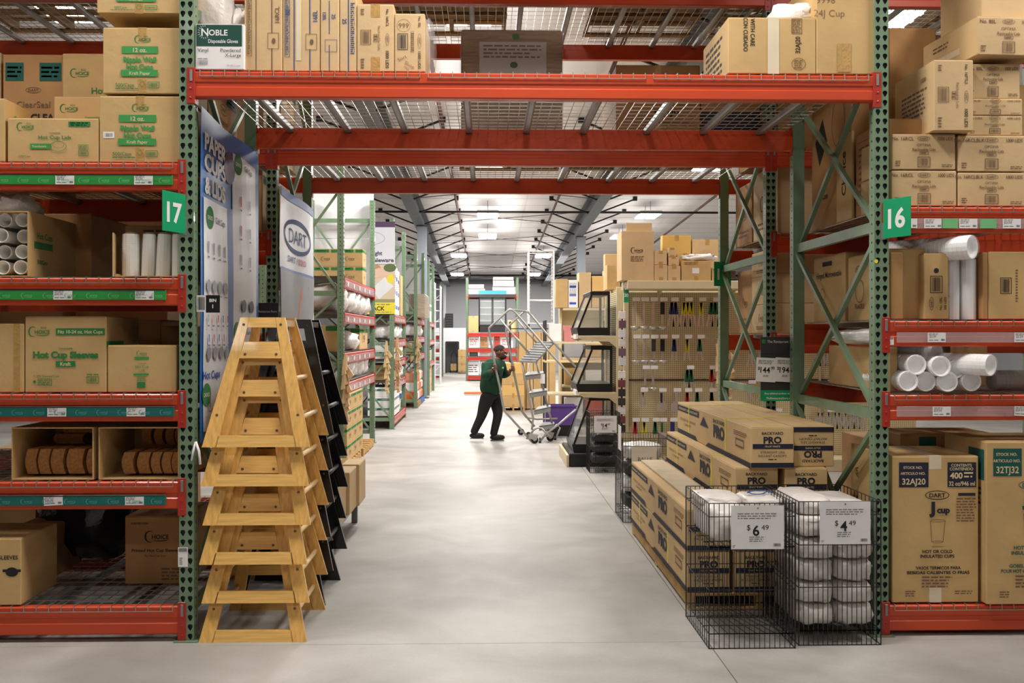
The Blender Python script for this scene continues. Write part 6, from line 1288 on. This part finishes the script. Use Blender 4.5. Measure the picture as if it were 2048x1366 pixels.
# cartons on the gondola top
zt_ = zg + .103; YT = YG - .42
TOPC = [(1243, 1308, 462, 'tall choice carton at the left end of the tool wall top', KR2, .42, 0), (1309, 1335, 530, 'small taped carton right of the tall one, bottom', KR2, .3, 0), (1336, 1361, 532, 'small taped carton second from the tall one, bottom', KR2, .3, 0),
        (1363, 1422, 522, 'kraft carton with a white label on the tool wall top', KR, .3, 0), (1424, 1446, 536, 'narrow carton with a label beside the green sign', KR, .3, 0)]
def pr_tall(p): p.choice(p.w * .28, p.h * .55, p.w * .4, BLK); p.micro(p.w * .28, p.h * .38, p.w * .7, p.h * .5, 4, BRN)
def pr_lab(p): p.rect(p.w * .36, p.h * .36, p.w * .6, p.h * .64, WHT); p.micro(p.w * .1, p.h * .8, p.w * .5, p.h * .95, 2, BRN)
for a, c_, t_, lb, m, d, _ in TOPC: px_carton(lb, a, c_, t_, zt_, YT, d, m=m, tape='F' if a != 1243 else '', prints=[('F', pr_tall if a == 1243 else pr_lab if a > 1360 else pr_txt())])
px_carton('folded up flap top of the tall choice carton', 1252, 1304, 446, Z(462, YT, 1.7) + .003, YT + .05, .01, m=KR2, tape='')
for i, (a, c_, t_, py) in enumerate(((1309, 1334, 502, 530), (1337, 1358, 514, 532), (1337, 1352, 496, 514))): px_carton('small carton in the upper layers next to the tall carton, %s' % ('left', 'right', 'topmost')[i], a, c_, t_, Z(py, YT, 1.8) + .004, YT, .3, m=KR2)
px_carton('golden carton standing high at the back of the tool wall top', 1325, 1382, 471, zt_, YT + .32, .15, m=mat('golden_carton', (214, 176, 96), .6, var=.06)); px_carton('flat kraft carton at the back right of the tool wall top', 1384, 1445, 479, zt_, YT + .33, .14, m=KR2); px_carton('plain carton behind the labelled one', 1354, 1386, 507, zt_, YT + .31, .14 - .13 + .005, m=KR)
bagpile('plastic_bag', 'white crumpled bag lying on the labelled kraft carton', (X(1398, YT + .15), YT + .15, Z(514, YT, 2)), (.2, .12, .045), FILMW, .4, 5, 120)
# ------------------------------------------------ end cap with display cases
YE0 = 12.42; xe = X(1238, YE0)
e = thing('end_shelf', 'beige end shelving facing the aisle with three glass display cases', 'shelving', (xe, YE0, 0))
MB().box(-.03, 0, 0, .05, .06, 2.25, c=.004).build('upright', BEIGE, e); MB().box(-.03, 1.2, 0, .05, 1.26, 2.25, c=.004).build('upright', BEIGE, e); MB().box(.0, .06, .1, .03, 1.2, 2.2).build('back_panel', PEG, e)
MB().box(-.62, 0, .0, -.03, 1.26, .17, c=.01).build('base_deck', BLKP, e); MB().box(-.66, .0, .0, -.625, 1.26, .15, c=.004).build('kick_rail', BEIGE, e)
for z in (.93, 1.64): 
    s_ = MB().box(-.5, .02, z - .03, -.03, 1.24, z, c=.003).build('shelf', BEIGE, e)
    for yy in (.01, 1.235): MB().prism([(-.03, z - .03), (-.5, z - .03), (-.44, z - .06), (-.12, z - .075), (-.03, z - .15)], lambda a, c_, u: (a, u, c_), yy, yy + .012).build('bracket', BEIGE, s_)
    b = MB().box(-.53, .1, z - .04, -.505, .5, z + .02).build('price_tag', WHT, s_)
def display(lb, dx, z, h, dp, L=.95, y=.1):
    t = thing('display_case', lb, 'display case', (xe + dx, YE0 + y, z)); tp = dp * .62
    MB().prism([(0, 0), (-dp, 0), (-dp - .02, .1), (0, .1)], lambda a, c_, u: (a, u, c_), 0, L).build('base', BLKP, t)
    MB().box(-tp, 0, h - .05, 0, L, h, c=.006).build('top', BLKP, t)
    for yy in (0, L - .025):
        MB().box(-.03, yy, .1, 0, yy + .025, h - .05).build('rear_post', BLKP, t); MB().bar((-dp + .005, yy + .0125, .1), (-tp + .015, yy + .0125, h - .05), .025, .025).build('front_post', BLKP, t)
        MB().prism([(-.03, .1), (-dp + .02, .1), (-tp + .02, h - .05), (-.03, h - .05)], lambda a, c_, u: (a, yy + .01 + u, c_), 0, .005).build('side_glass', GLASS, t)
    MB().hexa([(-dp + .008, .03, .1), (-dp + .014, .03, .1), (-dp + .014, L - .03, .1), (-dp + .008, L - .03, .1), (-tp + .008, .03, h - .05), (-tp + .014, .03, h - .05), (-tp + .014, L - .03, h - .05), (-tp + .008, L - .03, h - .05)]).build('front_glass', GLASS, t)
    for i in range(2): MB().box(-dp * .8 + .03, .03, .1 + (h - .15) * (i + 1) / 3, -.04, L - .03, .108 + (h - .15) * (i + 1) / 3).build('glass_shelf', GLASS, t)
    for s in (0, 1): MB().box(-.02, .04 + s * .45, .11, -.012, .44 + s * .45, h - .06).build('rear_door', GLASS, t)
display('top glass display case with a black slanted frame on the end shelving', -.1, 1.643, .56, .4); display('middle glass display case with a black slanted frame on the end shelving', -.07, .933, .58, .44); display('bottom glass display case on the black base of the end shelving', -.06, .173, .7, .5)
b3 = wirebin('black wire bin in front of the end shelving, with a 14 dollar card', (X(1178, 11.9) + X(1240, 11.9)) / 2, 12.07, w=.36, d=.42, h=.72)
pricecard('white price card reading 14 dollars 49 on the bin at the end shelving', X(1211, 11.84), 11.85, Z(866, 11.84), .27, .2, '14', '49')
for i in range(3): bagpile('tray_pack', 'dark film wrapped pack in the end shelving wire bin, %s' % ('bottom', 'middle', 'top')[i], (b3.location.x, 12.07, .16 + .13 * i), (.15, .18, .06), DKM, .2, 4, 130 + i, 'pack', .6)
b4 = wirebin('small black wire bin behind the canopy cartons with wrapped black packs', X(1285, 8.9), 8.98, w=.4, d=.5, h=.74)
for i in range(4): bagpile('tray_pack', 'wrapped pack in the bin behind the canopy cartons, %s' % ('bottom', 'second', 'third', 'top')[i], (b4.location.x, 8.98, .17 + .145 * i), (.17, .21, .075), (DKM, FILMW)[i % 2], .25, 4, 140 + i, 'pack', .6)
o = MB().box(-.11, -.001, 0, .11, 0, .17).build('price_card', WHT, None, loc=(X(1288, 8.72), 8.722, Z(932, 8.72, 1.2))); tag(o, 'white card with dark letters clipped on the bin behind the canopy cartons', 'sign'); p = Pr(.22, .17); p.text('BALLE', .12, .06, .035, DKM, -.005); p.build('price_print', o, Matrix(((1, 0, 0, -.11), (0, 0, -1, -.001), (0, 1, 0, 0), (0, 0, 0, 1))))
o = MB().box(-.001, -.1, 0, 0, .1, .22).build('price_card', WHT, None, loc=(b4.location.x - .205, 8.9, .62)); tag(o, 'white card on the aisle side of the bin behind the canopy cartons', 'sign')
# ------------------------------------------------ farther goods on the right
def gond(lb, x0, x1, Y, h, d=.5, m=PEG):
    t = thing('gondola', lb, 'shelving', (x0, Y, 0)); w = x1 - x0
    MB().box(0, .2, 0, w, .24, h).build('back_panel', m, t); MB().box(-.03, .0, 0, 0, .5, h, c=.004).build('end_panel', WHT2 if m is WHT2 else BEIGE, t)
    for z in (.12, .7, 1.2, h - .05): MB().box(0, -d / 2, z, w, .2, z + .04, c=.003).build('shelf', BEIGE, t)
    return t
gond('beige gondola with a white end panel just beyond the tool wall', X(1222, 13.9), 5.2, 13.9, 2.28, m=PEG)
for i, (a, c_, t_, m, d) in enumerate(((1210, 1240, 508, KR2, .3), (1214, 1232, 530, KR, .26), (1186, 1212, 556, KR2, .3))): 
    if i < 2: px_carton('kraft carton on the gondola beyond the tool wall, %s' % ('tall one', 'short one')[i], a, c_, t_, 2.275, 13.66 + .0 + .28 * (1 - i), .26 if i else .2, m=m, tape='')
gd = gond('second gondola right of the worker, topped with stacked cartons', X(1124, 18.3), 5.5, 18.3, 2.15)
for i, (a, c_, t_, m, lb) in enumerate(((1112, 1136, 558, KR, 'kraft carton'), (1137, 1156, 560, WHT, 'white carton with blue marks'), (1158, 1182, 545, KR2, 'pale kraft carton'), (1184, 1208, 552, mat('amber_carton', (222, 180, 110), .6), 'amber carton'), (1210, 1240, 540, KR2, 'kraft carton'))):
    px_carton('%s on top of the second gondola, %s from the left' % (lb, ('first', 'second', 'third', 'fourth', 'fifth')[i]), a, c_, t_, 2.145, 18.05, .42, m=m, tape='', prints=[('F', pr_blue if m is WHT else pr_txt())])
for i in range(6):
    for q, z in enumerate((.165, .745, 1.245)): carton('mixed ware box on the second gondola, %s shelf, %s from the aisle' % (('bottom', 'middle', 'upper')[q], ('first', 'second', 'third', 'fourth', 'fifth', 'sixth')[i]), (X(1124, 18.3) + .2 + .38 * i, 18.27, z), .33, .35, .34 - .04 * ((i + q) % 3), m=(WHT2, REDP, KR, WHT, mat('silver_box', (170, 170, 176), .4), KR2)[(i + 2 * q) % 6], tape='')
# tall flat cartons with a sheet pan rack on top
YK = 22.0
for i, (a, c_, t_) in enumerate(((1038, 1052, 664), (1053, 1066, 665), (1067, 1082, 664), (1083, 1097, 666), (1098, 1111, 665))): px_carton('tall upright flat carton, %s from the left of the row behind the ladder' % ('first', 'second', 'third', 'fourth', 'fifth')[i], a, c_, t_, .02, YK, .7, m=(KR, KR2)[i % 2], tape='')
t = thing('shelf_stand', 'dark wire shelf standing over the tall flat cartons', 'shelf', (X(1075, YK), YK + .35, 0))
MB().box(-.62, -.4, 1.78, .62, .4, 1.8).build('shelf', DKM, t)
for sx in (-.6, .6):
    for sy in (-.39, .39): MB().tube([(sx, sy, 0), (sx, sy, 1.95)], .014, 6).build('post', DKM, t)
t = thing('sheet_pan_rack', 'tall white open sheet pan rack on casters high above the worker', 'rack', (X(1083, YK), YK + .35, 1.8)); w = X(1108, YK) - X(1058, YK); H = 1.72
for sx in (-w / 2, w / 2):
    for sy in (-.3, .3): MB().box(sx - .015, sy - .015, .1, sx + .015, sy + .015, H).build('post', WHT, t); MB().lathe([(.045, -.015), (.045, .015)], 12, 0, (sx, sy, .045), 'x').build('caster', RUB, t)
    for i in range(18): MB().box(sx - (.03 if sx > 0 else 0), -.3, .2 + .083 * i, sx + (0 if sx > 0 else .03), .3, .206 + .083 * i).build('runner', WHT, t)
for z in (.1, .62, H - .02):
    for sy in (-.3, .3): MB().box(-w / 2, sy - .012, z, w / 2, sy + .012, z + .02).build('crossbar', WHT, t)
px_carton('kraft carton stack beside the sheet pan rack', 1112, 1130, 600, 1.803, YK + .1, .3, m=KR, tape='') if False else None
x = X(1022, 21.5); pallet('pallet of kraft cartons behind the worker', x + .05, 21.9, 0, .5, .8, PALLET, .1)
for k_ in range(4): carton('kraft carton on the pallet behind the worker, %s layer' % ('bottom', 'second', 'third', 'top')[k_], (x + .05, 21.9, .102 + .235 * k_), .48, .75, .23, m=(KR, mat('amber_carton', (222, 180, 110), .6))[k_ % 2], tape='F')
t = thing('pallet_jack', 'orange pallet jack forks on the floor behind the worker', 'pallet jack', (X(950, 27.5), 27.5, 0))
for s in (-.12, .12): MB().box(-.3, s - .05, .03, .3, s + .05, .08, c=.004).build('fork', ORP, t)
MB().tube([(.3, 0, .06), (.36, 0, .3), (.38, 0, .5)], .018, 6).build('handle', DKM, t); MB().lathe([(.04, -.04), (.04, .04)], 10, 0, (.3, 0, .04), 'y').build('wheel', RUB, t)
t = thing('purple_tote', 'purple plastic tote under the shelving beyond the ladder', 'tote', ((X(1085, 15.9) + X(1140, 15.9)) / 2 + .1, 16.4, 0)); w = .5
PUR = mat('purple_plastic', (92, 60, 140), .4); b = MB(); b.box(-w / 2, -.2, .2, w / 2, -.18, .5); b.box(-w / 2, .18, .2, w / 2, .2, .5); b.box(-w / 2, -.18, .2, -w / 2 + .02, .18, .5); b.box(w / 2 - .02, -.18, .2, w / 2, .18, .5); b.box(-w / 2, -.2, .18, w / 2, .2, .2); b.build('tub', PUR, t); MB().box(-w / 2 - .015, -.215, .48, w / 2 + .015, -.2, .5).build('rim', PUR, t); MB().box(-w / 2 + .03, -.18, 0, w / 2 - .03, .18, .18).build('dolly', BLKP, t)
t = thing('work_table', 'steel work table with a wooden upper shelf beyond the display cases', 'table', (X(1130, 16.3) + .25, 17.2, 0))
for z, m in ((.62, BEIGE), (1.18, DOWEL), (1.5, BEIGE)): MB().box(-.55, -.3, z, .55, .3, z + .035, c=.003).build('shelf', m, t)
for sx in (-.53, .53):
    for sy in (-.28, .28): MB().box(sx - .015, sy - .015, 0, sx + .015, sy + .015, 1.9).build('post', DKM, t)
for i in range(4): carton('%s box on the work table, %s from the left' % (('white', 'red striped', 'silver', 'pale')[i], ('first', 'second', 'third', 'fourth')[i]), (t.location.x - .36 + .25 * i, 17.15, 1.54), .2, .3, .3 - .03 * i, m=(WHT, mat('pink_stripe', (206, 130, 130), .6), mat('silver_box', (170, 170, 176), .4), WHT2)[i], tape='')
# ================================================================ rolling ladder
LD = thing('rolling_ladder', 'grey steel rolling ladder being tipped and wheeled by the worker', 'ladder', (0, 0, 0))
def W3(cx, cy, Y): px_, py_ = 920 + cx / 3.794, 600 + cy / 3.794; x_ = X(px_, Y); return (x_, Y, Z(py_, Y, x_))
def rails(name, pts, Y, r=.017): return MB().tube([W3(a, c_, y if (y := (Y + dy[0] if dy else Y)) else Y) for a, c_, *dy in pts], r, 8).build(name, ALU, LD, smooth=True)
Ya, Yb_ = 15.1, 15.62
rails('side_rail', [(548, 1078), (345, 850), (326, 800), (300, 650), (270, 520), (245, 380), (221, 235), (221, 212), (300, 140), (360, 82), (378, 72), (395, 74), (420, 95), (530, 220), (700, 420), (850, 585), (900, 640)], Ya)
rails('side_rail', [(565, 960), (470, 845), (430, 650), (395, 480), (370, 350), (349, 245), (351, 213), (420, 150), (480, 92), (498, 86), (516, 90), (545, 120), (700, 310), (890, 520)], Yb_)
rails('guard_rail', [(303, 143), (420, 285), (530, 415)], Ya, .014); rails('guard_rail', [(430, 140), (520, 255), (585, 330)], Yb_, .014); rails('guard_rail', [(350, 213), (440, 300), (530, 410)], Yb_, .012)
b = MB(); b.tube([W3(378, 72, Ya), W3(498, 86, Yb_)], .016, 8); b.build('top_bar', ALU, LD)
# platform and treads
def plate(name, pts, th=.025):
    b = MB(); lo = [W3(*q) for q in pts]; b.hexa([(x, y, z - th) for x, y, z in lo] + lo); return b.build(name, TREAD, LD)
pf = plate('platform', [(455, 458, 15.1), (575, 465, 15.1), (715, 318, 15.65), (590, 312, 15.65)], .03)
for i in range(8):
    f = (i + .5) / 8; a = Vector(W3(455, 458, 15.1)).lerp(Vector(W3(590, 312, 15.65)), f); c_ = Vector(W3(575, 465, 15.1)).lerp(Vector(W3(715, 318, 15.65)), f)
    b = MB(); b.bar(a + Vector((0, 0, .004)), c_ + Vector((0, 0, .004)), .012, .006); b.build('grip_bar', DKM, pf)
for (a, c_, e_, f_) in ((482, 565, 635, 545), (515, 700, 662, 675), (562, 828, 688, 800), (600, 948, 716, 930)):
    s_ = plate('tread', [(a, c_ + 8, 15.15), (e_, f_ + 10, 15.3), (e_ - 2, f_ - 6, 15.55), (a + 35, c_ - 22, 15.5)], .02)
    q0, q1 = W3(a, c_ + 8, 15.15), W3(e_, f_ + 10, 15.3); b = MB(); b.hexa([(q0[0], q0[1], q0[2] - .075), (q1[0], q1[1], q1[2] - .075), (q1[0], q1[1] + .004, q1[2] - .075), (q0[0], q0[1] + .004, q0[2] - .075), q0, q1, (q1[0], q1[1] + .004, q1[2]), (q0[0], q0[1] + .004, q0[2])]); b.build('riser', TREAD, s_)
rails('stringer', [(470, 460), (490, 590), (525, 740), (555, 900), (545, 985)], 15.15, .016); rails('stringer', [(578, 465), (600, 560), (640, 700), (675, 850), (700, 940)], 15.45, .016); rails('stringer', [(520, 460), (530, 640), (560, 820)], 15.6, .012)
rails('base_tube', [(505, 1055), (560, 985), (590, 968), (620, 975), (650, 1005), (690, 1040)], Ya + .05, .016); rails('base_tube', [(600, 1080), (660, 1010), (740, 950), (880, 830)], Ya + .1, .016); rails('base_tube', [(690, 985), (735, 945), (760, 970), (725, 1050)], Yb_, .014); rails('base_tube', [(470, 845), (500, 890), (580, 905), (740, 900)], Yb_ + .1, .014)
for cx, cy, Y, r in ((565, 1085, Ya, .06), (685, 1055, Yb_ - .2, .06), (462, 872, 16.4, .055), (520, 912, 16.1, .04)):
    x_, y_, z_ = W3(cx, cy, Y); z_ = r + .001; w_ = MB().lathe([(r * .5, -.018), (r, -.015), (r, .015), (r * .5, .018)], 18, 0, (0, 0, 0), 'y').build('wheel', RUB, LD, loc=(x_, y_, z_))
    MB().lathe([(r * .35, -.022), (r * .35, .022)], 10, 0, (0, 0, 0), 'y').build('hub', ALU, w_)
    if cy > 1000: MB().hexa([(x_ - .1, y_ - .025, z_ + .02), (x_ + .03, y_ - .025, z_ - .01), (x_ + .03, y_ + .025, z_ - .01), (x_ - .1, y_ + .025, z_ + .02), (x_ - .06, y_ - .025, z_ + .1), (x_ + .06, y_ - .025, z_ + .07), (x_ + .06, y_ + .025, z_ + .07), (x_ - .06, y_ + .025, z_ + .1)]).build('wheel_guard', ALU, LD)
for cx, cy, Y in ((606, 1085, Ya + .1), (722, 1052, Yb_)): x_, y_, z_ = W3(cx, cy, Y); MB().lathe([(.022, 0), (.02, .02), (.01, .03), (.01, .08)], 10, 0, (x_, y_, .002)).build('foot', RUB, LD)
x_, y_, z_ = W3(625, 600, 15.28); MB().box(x_ - .04, y_ - .002, z_ - .07, x_ + .04, y_, z_ + .08).build('tag', WHT, LD)
# ================================================================ the worker
def skin(name, verts, edges, rad, m, parent=None, lv=2, root=0):
    me = bpy.data.meshes.new(name); me.from_pydata(verts, edges, []); o = bpy.data.objects.new(name, me); link(o, parent)
    md = o.modifiers.new('s', 'SKIN'); md.use_smooth_shade = True
    for i, r in enumerate(rad):
        r = r if isinstance(r, tuple) else (r, r); me.skin_vertices[0].data[i].radius = r
    me.skin_vertices[0].data[root].use_root = True
    md2 = o.modifiers.new('u', 'SUBSURF'); md2.levels = md2.render_levels = lv
    me.materials.append(m); return o
def Q(cx, cy, Y=15.6): return W3(cx, cy, Y)
wk = thing('person', 'man in a green fleece and black trousers leaning to wheel the rolling ladder', 'person', (Q(200, 1060)[0], 15.6, 0))
PO = Vector(wk.location)
def L_(p): return tuple(Vector(p) - PO)
pel = Q(228, 720); che = Q(250, 560); nk0 = Q(282, 462); nk1 = Q(294, 440); hd = Q(306, 405); hdt = Q(302, 362)
rsh = Q(230, 490, 15.42); rel = Q(186, 588, 15.3); rwr = Q(250, 528, 15.1); rha = Q(266, 514, 15.06)
lsh = Q(300, 490, 15.78); lel = Q(335, 575, 15.8); lwr = Q(385, 540, 15.66); lha = Q(398, 528, 15.62)
rhp = Q(205, 735, 15.5); rkn = Q(165, 880, 15.48); ran = Q(100, 1010, 15.5)
lhp = Q(262, 735, 15.7); lkn = Q(288, 868, 15.62); lan = Q(250, 1030, 15.56)
V = [L_(p) for p in (pel, che, nk0, nk1, Q(303, 418), Q(305, 398), Q(303, 372), rsh, rel, rwr, lsh, lel, lwr, rhp, rkn, ran, lhp, lkn, lan, Q(118, 1040, 15.5), Q(285, 1058, 15.56))]
E = [(0, 1), (1, 2), (2, 3), (3, 4), (4, 5), (5, 6), (2, 7), (7, 8), (8, 9), (2, 10), (10, 11), (11, 12), (0, 13), (13, 14), (14, 15), (0, 16), (16, 17), (17, 18), (15, 19), (18, 20)]
Rr = [(.1, .09), (.12, .11), (.08, .08), .052, .075, .095, .07, .06, .042, .027, .06, .042, .027, .07, .05, .035, .07, .05, .035, .03, .03]
body = skin('body', V, E, Rr, SKIN, wk)
# fleece: torso and sleeves
V2 = [L_(p) for p in (Q(228, 735), Q(232, 640), Q(244, 560), Q(264, 495), Q(286, 452), Q(228, 492, 15.4), Q(186, 590, 15.28), Q(238, 540, 15.13), Q(306, 492, 15.8), Q(335, 577, 15.82), Q(374, 546, 15.7))]
skin('fleece_jacket', V2, [(0, 1), (1, 2), (2, 3), (3, 4), (3, 5), (5, 6), (6, 7), (3, 8), (8, 9), (9, 10)], [(.2, .18), (.205, .19), (.2, .18), (.17, .16), (.075, .075), .1, .082, .05, .1, .075, .05], JACK, wk)
V3 = [L_(p) for p in (Q(226, 690), Q(206, 742, 15.5), Q(180, 820, 15.48), Q(163, 885, 15.48), Q(125, 960, 15.5), Q(98, 1020, 15.5), Q(262, 740, 15.7), Q(280, 810, 15.66), Q(290, 870, 15.62), Q(268, 960, 15.58), Q(250, 1038, 15.56))]
skin('trousers', V3, [(0, 1), (1, 2), (2, 3), (3, 4), (4, 5), (0, 6), (6, 7), (7, 8), (8, 9), (9, 10)], [(.12, .11), .12, .1, .078, .066, .06, .11, .098, .078, .066, .06], TROU, wk)
for (a, Y, dz) in (((100, 1035), 15.5, .035), ((255, 1050), 15.56, .0)):
    c_ = L_(Q(*a, Y)); b = MB(); 
    for i in range(1): b.blob((c_[0] + .06, c_[1], .05 + dz), (.118, .042, .046), 8, .05, 3, sq=.85); b.build('shoe', SHOE, wk, smooth=True)
    MB().box(c_[0] - .05, c_[1] - .036, dz + .0, c_[0] + .165, c_[1] + .036, dz + .014, c=.006).build('sole', DKM, wk)
# head details: he faces right (+x)
h0 = Vector(L_(Q(304, 392)))
b = MB(); b.blob(h0 + Vector((-.008, 0, .016)), (.096, .081, .094), 12, .01, 3)
b.v = [(x, y, max(z, h0.z + .012 + max(0, (x - h0.x - .02)) * .9)) for x, y, z in b.v]; b.build('hair', mat('cropped_hair', (48, 34, 28), .9), wk, smooth=True)
MB().blob(h0 + Vector((.098, -.008, -.02)), (.02, .016, .028), 6, .0).build('nose', SKIN, wk, smooth=True)
for s in (-1, 1):
    MB().blob(h0 + Vector((-.01, s * .083, -.01)), (.02, .01, .03), 6, 0).build('ear', SKIN, wk, smooth=True); MB().blob(h0 + Vector((.08, s * .034 - .004, .008)), (.011, .012, .008), 6, 0).build('eye', WHT, wk, smooth=True); MB().blob(h0 + Vector((.088, s * .034 - .004, .008)), (.006, .006, .006), 5, 0).build('iris', HAIR, wk, smooth=True)
    MB().bar(h0 + Vector((.087, s * .015, .027)), h0 + Vector((.074, s * .055, .024)), .008, .007).build('eyebrow', HAIR, wk)
b = MB(); b.blob(h0 + Vector((.035, 0, -.085)), (.068, .062, .042), 8, .04, 4); b.build('beard', HAIR, wk, smooth=True); MB().bar(h0 + Vector((.094, -.024, -.062)), h0 + Vector((.094, .02, -.062)), .012, .01).build('mouth', mat('lip', (120, 66, 58), .5), wk)
MB().tube([Vector(L_(Q(275, 462))) + Vector((.07 * cos(a), .075 * sin(a), .02)) for a in [i * pi / 6 for i in range(12)]], .018, 8, closed=True).build('collar', JACK, wk, smooth=True)
p = Pr(.05, .03); p.rect(0, 0, .05, .025, PALEG); p.build('chest_mark', wk, Matrix.Translation(Vector(L_(Q(318, 520, 15.42)))) @ Matrix(((.6, 0, .8, .0), (-.3, 0, -.5, -.02), (0, 1, 0, 0), (0, 0, 0, 1))))
# hands closed round the rails
for wr, ax, s in ((rwr, Q(267, 512, 15.1), -1), (lwr, Q(402, 520, 15.62), 1)):
    c_ = Vector(L_(ax)); w0 = Vector(L_(wr)); d = Vector((.18, 0, -.98)).normalized()   # rail direction
    palm = c_ + Vector((-.028, 0, 0)); skin('hand', [tuple(w0), tuple(w0.lerp(palm, .5)), tuple(palm + Vector((0, .006 * s, 0)))], [(0, 1), (1, 2)], [(.026, .026), (.032, .026), (.04, .022)], SKIN, wk, 2)
    for i in range(4):
        o_ = c_ - d * (.033 - .021 * i); ln = (.9, 1, .95, .8)[i]
        pts = [o_ + Vector((-.026, s * .008, 0)), o_ + Vector((-.004, -.03, 0)), o_ + Vector((.026 * ln, -.022, -.002)), o_ + Vector((.03 * ln, .002, -.004))]
        skin('finger', [tuple(q) for q in pts], [(0, 1), (1, 2), (2, 3)], [.0105, .0098, .009, .0078], SKIN, wk, 1)
    skin('thumb', [tuple(palm - d * .03), tuple(c_ - d * .045 + Vector((-.01, .022, 0))), tuple(c_ - d * .04 + Vector((.018, .02, .008)))], [(0, 1), (1, 2)], [.013, .011, .009], SKIN, wk, 1)
